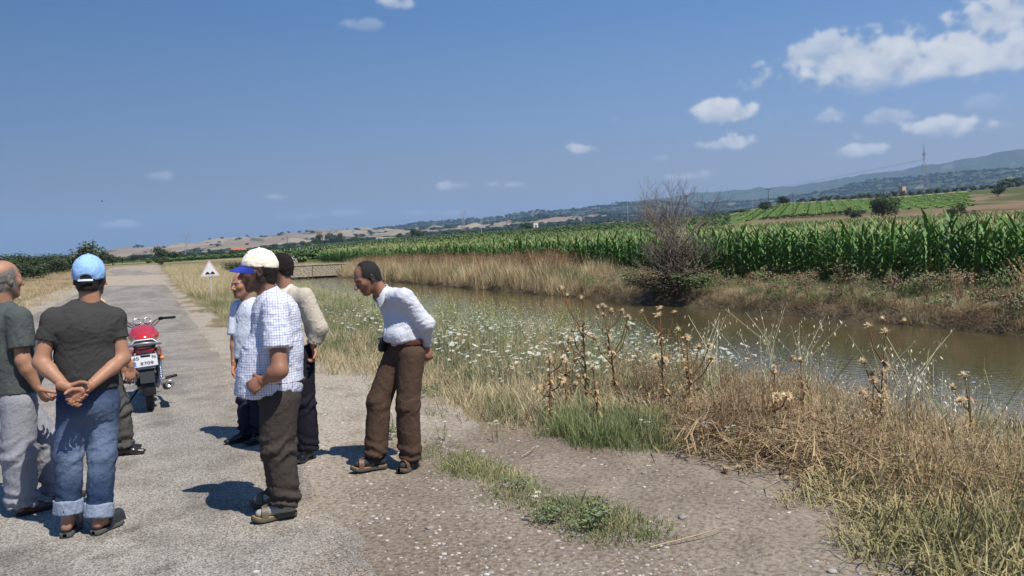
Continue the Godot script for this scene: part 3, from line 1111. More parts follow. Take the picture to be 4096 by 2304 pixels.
# everything a standing man has in common; d holds joints and looks
func build_person(d: Dictionary) -> MeshInstance3D:
	var J: Dictionary = d.J
	var root := MeshInstance3D.new()
	root.name = numbered("person")
	add_child(root)
	root.position = d.at
	root.rotation.y = d.yaw
	tag(root, d.label, "person", "men standing by the canal road")
	var fine: float = d.get("cell", 0.010)
	var skin: Color = d.skin
	var up := Vector3.UP
	var side: Vector3 = (J.sl - J.sr).normalized()        # from his right to his left
	var spine: Vector3 = ((J.sl + J.sr) * 0.5 - (J.hl_ + J.hr_) * 0.5).normalized()
	var fwd := side.cross(spine).normalized()
	if d.has("fwd"): fwd = d.fwd.normalized()
	var chest: Vector3 = (J.sl + J.sr) * 0.5 - spine * 0.09
	var pel: Vector3 = (J.hl_ + J.hr_) * 0.5
	var waist: Vector3 = pel + spine * 0.13 + d.get("waist_off", Vector3.ZERO)
	var mid := chest.lerp(waist, 0.55)
	var cw: float = d.get("cw", 0.165)
	var ww: float = d.get("ww", 0.15)
	var hw: float = d.get("hw", 0.165)
	var q: float = d.get("q", 0.68)
	var hb: Basis = frame(d.face, d.get("face_up", Vector3.UP))
	var w: float = d.get("head", 1.0)
	# ---- body, one skin from head to feet
	var mb := MB.new()
	var f := Field.new()
	f.cap(chest, mid, cw * 0.78, ww * 0.8, 0.04, fwd, q)
	f.cap(mid, pel, ww * 0.78, hw * 0.75, 0.04, fwd, q)
	f.cap(J.sl - side * 0.03, J.sr + side * 0.03, 0.045, 0.045, 0.04)
	for s in ["l", "r"]:
		f.cap(J["s" + s], J["e" + s], 0.050, 0.043 * d.get("arm", 1.0), 0.02)
		f.cap(J["e" + s], J["e" + s].lerp(J["w" + s], 0.3), 0.043 * d.get("arm", 1.0), 0.044 * d.get("arm", 1.0), 0.02)
		f.cap(J["e" + s].lerp(J["w" + s], 0.3), J["w" + s], 0.043 * d.get("arm", 1.0), 0.028, 0.02)
		f.cap(J["h" + s + "_"], J["k" + s], 0.062, 0.045, 0.03)
		f.cap(J["k" + s], J["a" + s], 0.044, 0.036, 0.03)
		if d.get("bare_feet", true):
			var fd: Vector3 = J["t" + s] - J["c" + s]
			f.cap(J["c" + s] + up * 0.062 + fd.normalized() * 0.045, J["a" + s], 0.032, 0.036, 0.02)
			f.cap(J["c" + s] + up * 0.062 + fd.normalized() * 0.045, J["c" + s] + up * 0.052 + fd * 0.78, 0.031, 0.025, 0.02)
			f.cap(J["a" + s], J["c" + s] + up * 0.055 + fd * 0.6, 0.03, 0.026, 0.03)
	f.build(mb, 0.013, 0.0, Vector3.ONE, null, skin)
	var hf := Field.new()
	var neck: Vector3 = J.neck
	add_head(hf, J.head, hb, w, d.get("jaw", 1.0), d.get("nose", 1.0))
	hf.cap(J.head + hb * Vector3(0, -0.05, -0.028) * w, neck - spine * 0.03, 0.054 * w, 0.060 * w, 0.03)
	hf.build(mb, d.get("head_cell", 0.0055), 0.0, Vector3.ONE, null, skin, face_paint(J.head, hb, w, skin, d.get("beard", 0.0), d.get("tache", 0.0), d.get("hair", Color(0.012, 0.010, 0.009)), d.get("scalp", [])))
	for h in d.get("hands", []):
		var nf := Field.new()
		add_hand(nf, h[0], h[1], h[2], h[3], h[4], h[5] if h.size() > 5 else 1.0)
		nf.build(mb, 0.0045, 0.0, Vector3.ONE, null, Color(skin.r * 1.0, skin.g * 0.94, skin.b * 0.92))
	root.mesh = mb.done()
	root.material_override = mats.skin
	# ---- trousers
	var tr: Dictionary = d.trousers
	var tf := Field.new()
	var knee: float = tr.get("knee", 0.085)
	var hem: float = tr.get("hem", 0.085)
	var thigh: float = tr.get("thigh", 0.105)
	var top: Vector3 = waist + spine * tr.get("rise", 0.02)
	hw *= tr.get("hips", 0.95)
	tf.cap(pel, top, hw, ww * tr.get("waist", 1.06), 0.03, fwd, q * tr.get("q", 1.05), [Plane(spine, top)])
	tf.ball(pel - fwd * tr.get("seat", 0.045) - spine * 0.03, Vector3(hw * 0.95, 0.11, 0.10), frame(fwd, spine), 0.05)
	for s in ["l", "r"]:
		var h: Vector3 = J["h" + s + "_"]
		var k: Vector3 = J["k" + s]
		var a: Vector3 = J["a" + s]
		var clip := [Plane((a - k).normalized() * 0.5 + Vector3.DOWN * 0.5, a)]
		tf.cap(h - up * 0.02, k, thigh, knee, 0.035)
		tf.cap(k, a + (a - k).normalized() * 0.05, knee, hem, 0.03, Vector3.ZERO, 1.0, clip)
	var tmb := MB.new()
	var hems := [J.al, J.ar]
	var knees := [J.kl, J.kr]
	var heavy: float = tr.get("fold", 1.0)
	var brk: float = tr.get("brk", 0.008)
	tf.build(tmb, fine, 0.0075 * heavy, Vector3(38, 20, 38), mats.fold, tr.color, null, func(p: Vector3) -> float:
		var o := 0.0
		for i in 2:
			var v: Vector3 = p - hems[i]
			if v.y < 0.2 and v.length() < 0.25:
				o += brk * sin(v.y * 70.0 + v.x * 22.0 + 4.0 * mats.fold.get_noise_3d(p.x * 30.0, p.y * 30.0, i * 9.0)) * smoothstep(0.2, 0.05, v.y)
			v = p - knees[i]
			if tr.has("pockets") and p.z > 0.03:
				for s in [-1.0, 1.0]:
					var px := absf(p.x - 0.09 - s * 0.078)
					var py := absf(p.y - 0.785 + px * 0.25)
					o += 0.0035 * smoothstep(0.060, 0.052, px) * smoothstep(0.072, 0.062, py) - 0.002 * smoothstep(0.006, 0.0, absf(px - 0.050)) * smoothstep(0.07, 0.06, py)
			if absf(v.y) < 0.14: o += 0.005 * sin(v.y * 62.0 - v.x * 40.0 + 3.0 * mats.fold.get_noise_3d(p.x * 40.0, p.y * 30.0, 3.0)) * smoothstep(0.14, 0.02, absf(v.y)) * heavy
		return o)
	if tr.has("paint"):
		for i in tmb.v.size(): tmb.c[i] = tr.paint.call(tmb.v[i], tmb.nn[i])
	var to := obj("trousers", tmb.done(), tr.mat, root)
	if tr.has("cuff"):
		for s in ["l", "r"]:
			var dn: Vector3 = (J["a" + s] - J["k" + s]).normalized()
			var cf := Field.new()
			var a: Vector3 = J["a" + s]
			cf.cap(a - dn * 0.09, a + dn * 0.03, hem + 0.013, hem + 0.014, 0.0, Vector3.ZERO, 1.0, [Plane(dn, a + dn * 0.006), Plane(-dn, a - dn * 0.082)])
			var cm := MB.new()
			cf.build(cm, 0.008, 0.006, Vector3(60, 40, 60), mats.fold, tr.cuff)
			obj("cuff", cm.done(), tr.mat, to)
	hw = d.get("hw", 0.165)
	# ---- shirt
	var sh: Dictionary = d.shirt
	var sf := Field.new()
	var hem_at: Vector3 = sh.get("hem_at", pel + spine * 0.05)
	var hem_n: Vector3 = sh.get("hem_n", -spine)
	var hclip := [Plane(hem_n.normalized(), hem_at)]
	sf.cap(chest + spine * 0.02, mid, cw, ww * sh.get("loose", 1.08), 0.03, fwd, q, hclip)
	sf.cap(mid, hem_at + hem_n * 0.06, ww * sh.get("loose", 1.08), hw * sh.get("skirt", 1.05), 0.03, fwd, q * sh.get("sq", 1.06), hclip)
	sf.cap(J.sl - side * 0.025 - spine * 0.02, J.sr + side * 0.025 - spine * 0.02, 0.070, 0.070, 0.05)
	for s in ["l", "r"]:
		sf.cap(neck - spine * 0.035, J["s" + s] - spine * 0.01, 0.056, 0.058, 0.04)
	sf.ball(chest - fwd * 0.045 + spine * 0.01, Vector3(cw * 0.92, 0.13, 0.10), frame(fwd, spine), 0.05)
	if sh.has("belly"):
		for bl in sh.belly: sf.ball(bl[0], bl[1], frame(fwd, spine), 0.07, false, hclip)
	for s in ["l", "r"]:
		var a: Vector3 = J["s" + s]
		var e: Vector3 = J["e" + s]
		var wr: Vector3 = J["w" + s]
		var t: float = sh.get("sleeve", 0.55)
		var r0: float = sh.get("r0", 0.068)
		var r1: float = sh.get("r1", 0.066)
		if t <= 1.0:
			var cut := a.lerp(e, t)
			sf.cap(a, a.lerp(e, t + 0.15), r0, r1, 0.025, Vector3.ZERO, 1.0, [Plane((e - a).normalized(), cut)])
		else:
			sf.cap(a, e, r0, r1, 0.025)
			var cut := e.lerp(wr, t - 1.0)
			sf.cap(e, e.lerp(wr, t - 0.85), r1, sh.get("r2", 0.05), 0.02, Vector3.ZERO, 1.0, [Plane((wr - e).normalized(), cut)])
	var smb := MB.new()
	var amp: float = sh.get("fold", 0.010)
	sf.build(smb, fine * 0.9, amp, sh.get("freq", Vector3(40, 60, 40)), mats.fold, sh.color, null, sh.get("folds", null))
	var so := obj("shirt", smb.done(), sh.mat, root)
	if sh.has("collar"):
		var cb := MB.new()
		var cbase: Basis = frame(sh.get("collar_fwd", fwd), sh.get("collar_up", spine * 0.8 + up * 0.2))
		add_collar(cb, neck - spine * sh.get("collar_low", 0.018) + cbase.z * 0.012, cbase, sh.get("collar_r", 0.068), sh.get("collar_h", 0.035), sh.collar, sh.get("collar_open", 0.35))
		obj("collar", cb.done(), sh.mat, so)
	return root


func cloth(c: Color, rough := 0.9, weave := 1.0) -> StandardMaterial3D:
	var m := mat(c, rough, true, 0.25)
	m.normal_enabled = true
	m.normal_texture = mats.weave
	m.normal_scale = 0.55 * weave
	m.uv1_triplanar = true
	m.uv1_scale = Vector3(1.9, 1.3, 1.9)
	return m


func plaid_texture() -> ImageTexture:
	var im := Image.create(256, 256, false, Image.FORMAT_RGB8)
	im.fill(Color(0.80, 0.815, 0.86))
	for k in 16:   # threads: fine blue lines and a broader double line now and then
		var p := k * 16
		for wy in (4 if k % 4 == 0 else 3):
			for x in 256:
				var c := Color(0.31, 0.36, 0.54) if k % 4 == 0 else Color(0.44, 0.49, 0.64)
				im.set_pixel(x, p + wy, im.get_pixel(x, p + wy) * 0.35 + c * 0.65)
				im.set_pixel(p + wy, x, im.get_pixel(p + wy, x) * 0.35 + c * 0.65)
	return ImageTexture.create_from_image(im)


func build_people() -> void:
	var fold := FastNoiseLite.new()
	fold.seed = 9
	fold.frequency = 0.14
	fold.noise_type = FastNoiseLite.TYPE_SIMPLEX_SMOOTH
	fold.fractal_type = FastNoiseLite.FRACTAL_FBM
	fold.fractal_octaves = 2
	fold.fractal_gain = 0.35
	fold.domain_warp_enabled = true
	fold.domain_warp_amplitude = 5.0
	fold.domain_warp_frequency = 0.1
	mats.fold = fold
	var wr := FastNoiseLite.new()
	wr.seed = 41
	wr.frequency = 0.011
	wr.noise_type = FastNoiseLite.TYPE_SIMPLEX_SMOOTH
	wr.fractal_type = FastNoiseLite.FRACTAL_RIDGED
	wr.fractal_octaves = 4
	wr.fractal_gain = 0.55
	wr.domain_warp_enabled = true
	wr.domain_warp_amplitude = 40.0
	wr.domain_warp_frequency = 0.008
	var wt := NoiseTexture2D.new()
	wt.width = 1024
	wt.height = 1024
	wt.seamless = true
	wt.noise = wr
	wt.as_normal_map = true
	wt.bump_strength = 9.0
	mats.weave = wt
	var skin := mat(Color.WHITE, 0.52, true, 0.4)
	skin.subsurf_scatter_enabled = true
	skin.subsurf_scatter_strength = 0.06
	mats.skin = skin
	mats.rubber = mat(lin(0.02, 0.02, 0.02), 0.8)
	mats.rubber_tint = mat(Color.WHITE, 0.8, true)
	mats.metal_v = mat(Color.WHITE, 0.35, true)
	mats.metal_v.metallic = 0.8
	mats.cloth_v = cloth(Color.WHITE)
	var hair_m := mat(Color.WHITE, 0.6, true, 0.35)
	hair_m.normal_enabled = true
	hair_m.normal_texture = noise_texture(256, 0.3, 43, [], FastNoiseLite.TYPE_SIMPLEX, 2, 8.0)
	hair_m.uv1_triplanar = true
	hair_m.uv1_scale = Vector3(9, 4, 9)
	mats.hair = hair_m
	var tan_skin := Color(0.315, 0.170, 0.112)
	var dark_skin := Color(0.245, 0.125, 0.082)

	# ---- the man in jeans and a light blue cap, seen from behind
	var denim := cloth(Color.WHITE, 0.85, 1.6)
	var wear := noise_b
	var J := {"head": Vector3(0.140, 1.610, -0.03), "neck": Vector3(0.135, 1.475, 0), "sl": Vector3(-0.080, 1.372, 0), "sr": Vector3(0.268, 1.355, 0),
		"el": Vector3(-0.160, 1.108, 0.03), "er": Vector3(0.300, 1.090, 0.03), "wl": Vector3(-0.030, 0.962, 0.185), "wr": Vector3(0.078, 0.940, 0.215),
		"hl_": Vector3(0.008, 0.850, 0), "hr_": Vector3(0.172, 0.840, 0), "kl": Vector3(-0.045, 0.515, 0.0), "kr": Vector3(0.150, 0.480, 0.02),
		"al": Vector3(-0.064, 0.150, 0.02), "ar": Vector3(0.105, 0.110, 0.07), "cl": Vector3(-0.092, 0.006, 0.075), "tl": Vector3(-0.02, 0.006, -0.175),
		"cr": Vector3(0.066, 0.006, 0.125), "tr": Vector3(0.232, 0.006, -0.075)}
	var p := build_person({"scalp": [[Vector3(0, 0.0, 0.02), Vector3(0, 0.3, 1)], [Vector3(0, -0.075, -0.08), Vector3(0, -1, 0.1)]], "at": Vector3(-2.794, 0.013, -5.331), "yaw": 0.483, "label": "man in light blue cap, charcoal t-shirt and rolled blue jeans, hands clasped behind", "J": J, "skin": tan_skin, "fwd": Vector3(0.02, 0, -1), "face": Vector3(0.22, -0.12, -1.0), "head": 1.08, "beard": 0.9,
		"cw": 0.185, "ww": 0.165, "hw": 0.172, "q": 0.70, "arm": 1.08,
		"hands": [[J.wl, Vector3(0.75, -0.42, 0.10), Vector3(0.1, -0.2, 1.0), 0.62, -1.0, 1.06], [J.wr, Vector3(-0.78, -0.55, 0.05), Vector3(0.2, -0.2, 1.0), 0.75, 1.0, 1.06]],
		"trousers": {"color": Color.WHITE, "mat": denim, "knee": 0.083, "hem": 0.072, "thigh": 0.098, "fold": 0.9, "brk": 0.005, "pockets": true, "cuff": Color(0.20, 0.25, 0.34), "paint": func(q: Vector3, n: Vector3) -> Color:
			var worn := 0.0
			for k in [Vector3(0.19, 0.70, 0.1), Vector3(0.02, 0.60, 0.1), Vector3(0.15, 0.52, -0.1), Vector3(-0.05, 0.52, -0.1)]: worn += smoothstep(0.24, 0.02, Vector2(q.x - k.x, (q.y - k.y) * 0.75).length())
			worn = clampf(worn * 0.42 + 0.08 * wear.get_noise_3d(q.x * 500.0, q.y * 900.0, q.z * 500.0), 0.0, 1.0)
			return Color(0.020, 0.037, 0.080).lerp(Color(0.13, 0.175, 0.27), worn)},
		"shirt": {"color": Color(0.046, 0.047, 0.047), "mat": cloth(Color.WHITE, 0.95), "sleeve": 0.52, "r0": 0.068, "r1": 0.066, "hem_at": Vector3(0.09, 0.905, 0), "hem_n": Vector3(0.03, -1, 0.02), "skirt": 1.06, "fold": 0.007, "freq": Vector3(20, 30, 20)}})
	var hb := frame(Vector3(0.22, -0.12, -1.0))
	var hair := hair_field(J.head, hb, 1.08, 0.004, [[Vector3(0, 0.0, 0.02), Vector3(0, 0.3, 1)], [Vector3(0, -0.075, -0.08), Vector3(0, -1, 0.1)]])
	var hm := MB.new()
	hair.build(hm, 0.007, 0.0, Vector3.ONE, null, Color(0.018, 0.014, 0.012))
	obj("hair", hm.done(), mats.hair, p)
	build_cap(p, J.head + Vector3(0, 0.004, 0), hb, 1.14, Color(0.26, 0.44, 0.72), Color(0.26, 0.44, 0.72), 0.018, -0.026, true)
	for s in [["cl", "tl"], ["cr", "tr"]]:
		footwear(p, J[s[0]], J[s[1]], "slipper", Color(0.022, 0.024, 0.028), Color(0.07, 0.075, 0.08))

	# ---- the balding man at the edge, striding off to the right
	J = {"head": Vector3(-0.165, 1.620, 0), "neck": Vector3(-0.185, 1.470, 0), "sl": Vector3(-0.290, 1.375, -0.17), "sr": Vector3(-0.095, 1.355, 0.155),
		"el": Vector3(-0.40, 1.08, -0.22), "er": Vector3(-0.085, 1.075, 0.20), "wl": Vector3(-0.30, 0.88, -0.25), "wr": Vector3(-0.012, 0.885, 0.20),
		"hl_": Vector3(-0.170, 0.815, -0.085), "hr_": Vector3(-0.125, 0.80, 0.085), "kl": Vector3(0.020, 0.455, -0.09), "kr": Vector3(-0.150, 0.43, 0.09),
		"al": Vector3(0.075, 0.085, -0.08), "ar": Vector3(-0.150, 0.065, 0.06), "cl": Vector3(0.035, 0.005, -0.04), "tl": Vector3(0.250, 0.005, -0.20),
		"cr": Vector3(-0.185, 0.005, 0.10), "tr": Vector3(0.045, 0.005, 0.0)}
	p = build_person({"scalp": [[Vector3(0, 0.0, 0.030), Vector3(0, 0.25, 1)], [Vector3(0, -0.080, -0.08), Vector3(0, -1, 0.1)], [Vector3(0, 0.048, -0.02), Vector3(0, 1, -0.55)]], "at": Vector3(-3.320, 0.013, -5.905), "yaw": 0.512, "label": "balding grey haired man in dark grey t-shirt and loose grey trousers, striding", "J": J, "skin": tan_skin, "fwd": Vector3(0.86, 0, -0.5), "face": Vector3(0.84, -0.05, -0.50), "head": 1.08,
		"cw": 0.178, "ww": 0.175, "hw": 0.165, "q": 0.78, "arm": 1.1, "beard": 0.12, "hair": Color(0.12, 0.11, 0.10), "bare_feet": false,
		"hands": [[J.wr, Vector3(0.45, -0.85, 0.05), Vector3(0.8, 0.35, -0.5), 0.75, 1.0, 1.08], [J.wl, Vector3(0.3, -0.9, 0.0), Vector3(0.5, 0, 0.8), 0.5, -1.0, 1.0]],
		"trousers": {"color": Color(0.235, 0.24, 0.275), "mat": cloth(Color.WHITE, 0.9), "knee": 0.108, "hem": 0.100, "thigh": 0.112, "hips": 0.9, "waist": 0.95, "fold": 0.75, "brk": 0.009},
		"shirt": {"color": Color(0.070, 0.082, 0.082), "mat": cloth(Color.WHITE, 0.95), "sleeve": 0.72, "r0": 0.085, "r1": 0.088, "hem_at": Vector3(-0.15, 0.845, 0), "hem_n": Vector3(0.0, -1, 0.0), "skirt": 1.12, "fold": 0.009, "freq": Vector3(22, 16, 22), "belly": [[Vector3(-0.06, 1.05, -0.07), Vector3(0.16, 0.17, 0.15)]]}})
	hb = frame(Vector3(0.84, -0.05, -0.50))
	hair = hair_field(J.head, hb, 1.08, 0.004, [[Vector3(0, 0.0, 0.030), Vector3(0, 0.25, 1)], [Vector3(0, -0.080, -0.08), Vector3(0, -1, 0.1)], [Vector3(0, 0.048, -0.02), Vector3(0, 1, -0.55)]])
	hm = MB.new()
	hair.build(hm, 0.007, 0.004, Vector3(500, 300, 500), fold, Color(0.17, 0.17, 0.17))
	obj("hair", hm.done(), mats.hair, p)
	for s in [["cl", "tl"], ["cr", "tr"]]:
		footwear(p, J[s[0]], J[s[1]], "shoe", Color(0.075, 0.045, 0.035), Color(0.03, 0.025, 0.02))

	# ---- the heavy man in a checked shirt and white cap, in profile
	var plaid := cloth(Color.WHITE, 0.85)
	plaid.albedo_texture = plaid_texture()
	plaid.texture_filter = BaseMaterial3D.TEXTURE_FILTER_LINEAR
	plaid.detail_enabled = false
	plaid.uv1_scale = Vector3.ONE * 3.9
	J = {"head": Vector3(-0.040, 1.608, 0), "neck": Vector3(0.012, 1.455, 0), "sl": Vector3(0.050, 1.375, 0.185), "sr": Vector3(0.050, 1.365, -0.185),
		"el": Vector3(0.055, 0.995, 0.305), "er": Vector3(0.065, 1.00, -0.310), "wl": Vector3(-0.035, 0.935, 0.235), "wr": Vector3(-0.02, 0.93, -0.235),
		"hl_": Vector3(0.045, 0.805, 0.09), "hr_": Vector3(0.045, 0.795, -0.09), "kl": Vector3(0.020, 0.470, 0.10), "kr": Vector3(0.035, 0.475, -0.10),
		"al": Vector3(0.055, 0.085, 0.085), "ar": Vector3(0.040, 0.085, -0.16), "cl": Vector3(0.120, 0.004, 0.055), "tl": Vector3(-0.166, 0.004, 0.130),
		"cr": Vector3(0.090, 0.004, -0.19), "tr": Vector3(-0.180, 0.004, -0.25)}
	p = build_person({"scalp": [[Vector3(0, 0.0, 0.004), Vector3(0, 0.5, 1)], [Vector3(0, -0.072, -0.08), Vector3(0, -1, 0.1)]], "at": Vector3(-1.602, 0.013, -5.547), "yaw": 0.281, "label": "heavy man in white cap with blue brim and checked blue shirt, hand on hip", "J": J, "skin": dark_skin, "fwd": Vector3(-1, 0, 0.0), "face": Vector3(-1.0, -0.04, -0.02), "head": 1.08, "jaw": 1.12, "beard": 0.85,
		"cw": 0.190, "ww": 0.195, "hw": 0.185, "q": 0.82, "arm": 1.22, "bare_feet": false, "waist_off": Vector3(0.0, 0, 0),
		"hands": [[J.wl, Vector3(-0.80, -0.42, -0.35), Vector3(0.25, -0.25, -0.9), 0.50, -1.0, 1.12], [J.wr, Vector3(-0.80, -0.42, 0.35), Vector3(0.25, -0.25, 0.9), 0.5, 1.0, 1.12]],
		"trousers": {"color": Color(0.050, 0.042, 0.036), "mat": cloth(Color.WHITE, 0.9), "knee": 0.108, "hem": 0.098, "thigh": 0.125, "seat": 0.02, "hips": 0.88, "fold": 0.85, "brk": 0.013, "rise": -0.03},
		"shirt": {"color": Color.WHITE, "mat": plaid, "sleeve": 0.66, "r0": 0.088, "r1": 0.092, "hem_at": Vector3(0.0, 0.825, 0), "hem_n": Vector3(0.02, -1, 0.0), "skirt": 1.08, "sq": 1.05, "loose": 1.02, "fold": 0.008, "freq": Vector3(26, 34, 26), "collar": Color.WHITE, "collar_low": 0.012, "collar_h": 0.042, "collar_r": 0.080, "collar_open": 0.5, "collar_fwd": Vector3(-1, -0.35, 0), "collar_up": Vector3(-0.25, 1, 0),
			"belly": [[Vector3(-0.040, 1.03, 0), Vector3(0.185, 0.18, 0.150)], [Vector3(-0.075, 0.93, 0), Vector3(0.17, 0.14, 0.135)], [Vector3(-0.135, 0.805, 0.0), Vector3(0.15, 0.13, 0.100)], [Vector3(0.060, 1.16, 0), Vector3(0.16, 0.18, 0.125)], [Vector3(0.085, 0.87, 0), Vector3(0.17, 0.12, 0.105)]]}})
	hb = frame(Vector3(-1.0, -0.04, -0.02))
	hair = hair_field(J.head, hb, 1.08, 0.006, [[Vector3(0, 0.0, 0.004), Vector3(0, 0.5, 1)], [Vector3(0, -0.072, -0.08), Vector3(0, -1, 0.1)]])
	hm = MB.new()
	hair.build(hm, 0.007, 0.004, Vector3(500, 300, 500), fold, Color(0.012, 0.010, 0.009))
	obj("hair", hm.done(), mats.hair, p)
	build_cap(p, J.head + Vector3(0.0, 0.010, 0), frame(Vector3(-1.0, 0.0, -0.02), Vector3(0.05, 1, 0)), 1.09, Color(0.72, 0.68, 0.58), Color(0.03, 0.05, 0.32), 0.030, 0.006, false, 0.078)
	for s in [["cl", "tl"], ["cr", "tr"]]:
		var fd: Vector3 = (J[s[1]] - J[s[0]])
		var sk := Field.new()
		var a: Vector3 = J["al"] if s[0] == "cl" else J["ar"]
		sk.cap(J[s[0]] + Vector3(0, 0.064, 0) + fd.normalized() * 0.045, J[s[0]] + Vector3(0, 0.054, 0) + fd * 0.82, 0.035, 0.026, 0.02)
		sk.cap(J[s[0]] + Vector3(0, 0.062, 0) + fd.normalized() * 0.04, a, 0.036, 0.038, 0.02)
		sk.cap(a, J[s[0]] + Vector3(0, 0.060, 0) + fd * 0.6, 0.033, 0.027, 0.03)
		var km := MB.new()
		sk.build(km, 0.008, 0.0, Vector3.ONE, null, Color(0.27, 0.28, 0.275))
		obj("sock", km.done(), mats.cloth_v, p)
		footwear(p, J[s[0]], J[s[1]], "sandal", Color(0.10, 0.082, 0.058), Color(0.075, 0.075, 0.055))

	# ---- the dark haired man in a beige shirt, behind the checked one
	J = {"head": Vector3(-0.140, 1.610, 0), "neck": Vector3(-0.105, 1.450, 0.0), "sl": Vector3(0.050, 1.365, 0.10), "sr": Vector3(-0.235, 1.375, -0.13),
		"el": Vector3(0.150, 1.100, 0.14), "er": Vector3(-0.26, 1.08, -0.1), "wl": Vector3(0.100, 0.955, 0.12), "wr": Vector3(-0.1, 0.93, 0.1),
		"hl_": Vector3(0.010, 0.885, 0.03), "hr_": Vector3(-0.135, 0.885, -0.05), "kl": Vector3(0.010, 0.475, 0.06), "kr": Vector3(-0.14, 0.475, -0.06),
		"al": Vector3(0.015, 0.070, 0.05), "ar": Vector3(-0.15, 0.07, -0.08), "cl": Vector3(0.035, 0.004, 0.015), "tl": Vector3(-0.09, 0.004, 0.25),
		"cr": Vector3(-0.12, 0.004, -0.12), "tr": Vector3(-0.37, 0.004, 0.0)}
	p = build_person({"scalp": [[Vector3(0, 0.03, 0.045), Vector3(0, 0.15, 1)], [Vector3(0, -0.060, -0.08), Vector3(0, -1, 0.25)], [Vector3(0, 0.0, 0.022), Vector3(0, -1.0, 1)]], "at": Vector3(-1.794, 0.004, -7.144), "yaw": 0.246, "label": "dark haired man in long sleeved beige shirt and black trousers, behind checked shirt", "J": J, "skin": tan_skin, "fwd": Vector3(-0.62, 0, 0.78), "face": Vector3(-0.92, -0.04, -0.38), "head": 1.04, "beard": 0.3, "bare_feet": false,
		"cw": 0.168, "ww": 0.155, "hw": 0.150, "q": 0.75,
		"hands": [[J.wl, Vector3(0.12, -1, 0.05), Vector3(-0.9, 0, 0.4), 0.6, -1.0, 1.0], [J.wr, Vector3(0.5, -0.8, 0.1), Vector3(0.2, 0, 0.9), 0.6, 1.0, 1.0]],
		"trousers": {"color": Color(0.014, 0.015, 0.020), "mat": cloth(Color.WHITE, 0.85), "knee": 0.086, "hem": 0.092, "thigh": 0.100, "fold": 0.7, "brk": 0.006, "rise": 0.0},
		"shirt": {"color": Color(0.40, 0.365, 0.31), "mat": cloth(Color.WHITE, 0.85), "sleeve": 1.78, "r0": 0.078, "r1": 0.074, "r2": 0.058, "hem_at": Vector3(-0.05, 0.925, 0), "hem_n": Vector3(0.45, -1, 0.0), "skirt": 1.1, "loose": 1.16, "fold": 0.007, "freq": Vector3(26, 18, 26), "collar": Color(0.60, 0.57, 0.52), "collar_h": 0.038, "collar_r": 0.066}})
	hb = frame(Vector3(-0.92, -0.04, -0.38))
	hair = hair_field(J.head, hb, 1.04, 0.007, [[Vector3(0, 0.03, 0.045), Vector3(0, 0.15, 1)], [Vector3(0, -0.060, -0.08), Vector3(0, -1, 0.25)], [Vector3(0, 0.0, 0.022), Vector3(0, -1.0, 1)]])
	hm = MB.new()
	hair.build(hm, 0.007, 0.004, Vector3(300, 200, 300), fold, Color(0.012, 0.010, 0.010))
	obj("hair", hm.done(), mats.hair, p)
	var cf := Field.new()
	cf.cap(J.el.lerp(J.wl, 0.62), J.el.lerp(J.wl, 0.9), 0.056, 0.060, 0.0, Vector3.ZERO, 1.0, [Plane((J.wl - J.el).normalized(), J.el.lerp(J.wl, 0.84)), Plane((J.el - J.wl).normalized(), J.el.lerp(J.wl, 0.64))])
	var cm := MB.new()
	cf.build(cm, 0.008, 0.006, Vector3(70, 50, 70), fold, Color(0.50, 0.46, 0.40))
	obj("rolled_cuff", cm.done(), mats.cloth_v, p)
	for s in [["cl", "tl"], ["cr", "tr"]]:
		footwear(p, J[s[0]], J[s[1]], "shoe", Color(0.010, 0.010, 0.011), Color(0.012, 0.011, 0.010))

	# ---- the short man with a moustache, in a white shirt
	J = {"head": Vector3(0.042, 1.455, 0.02), "neck": Vector3(0.075, 1.305, 0.0), "sl": Vector3(0.235, 1.235, 0.10), "sr": Vector3(-0.005, 1.235, -0.10),
		"el": Vector3(0.30, 0.96, 0.1), "er": Vector3(-0.045, 0.960, -0.04), "wl": Vector3(0.26, 0.74, 0.15), "wr": Vector3(-0.070, 0.720, 0.02),
		"hl_": Vector3(0.130, 0.72, 0.05), "hr_": Vector3(0.035, 0.72, -0.06), "kl": Vector3(0.13, 0.40, 0.09), "kr": Vector3(0.010, 0.40, -0.04),
		"al": Vector3(0.14, 0.07, 0.08), "ar": Vector3(0.020, 0.075, -0.02), "cl": Vector3(0.20, 0.004, 0.08), "tl": Vector3(-0.02, 0.004, 0.22),
		"cr": Vector3(0.070, 0.004, -0.03), "tr": Vector3(-0.195, 0.004, 0.065)}
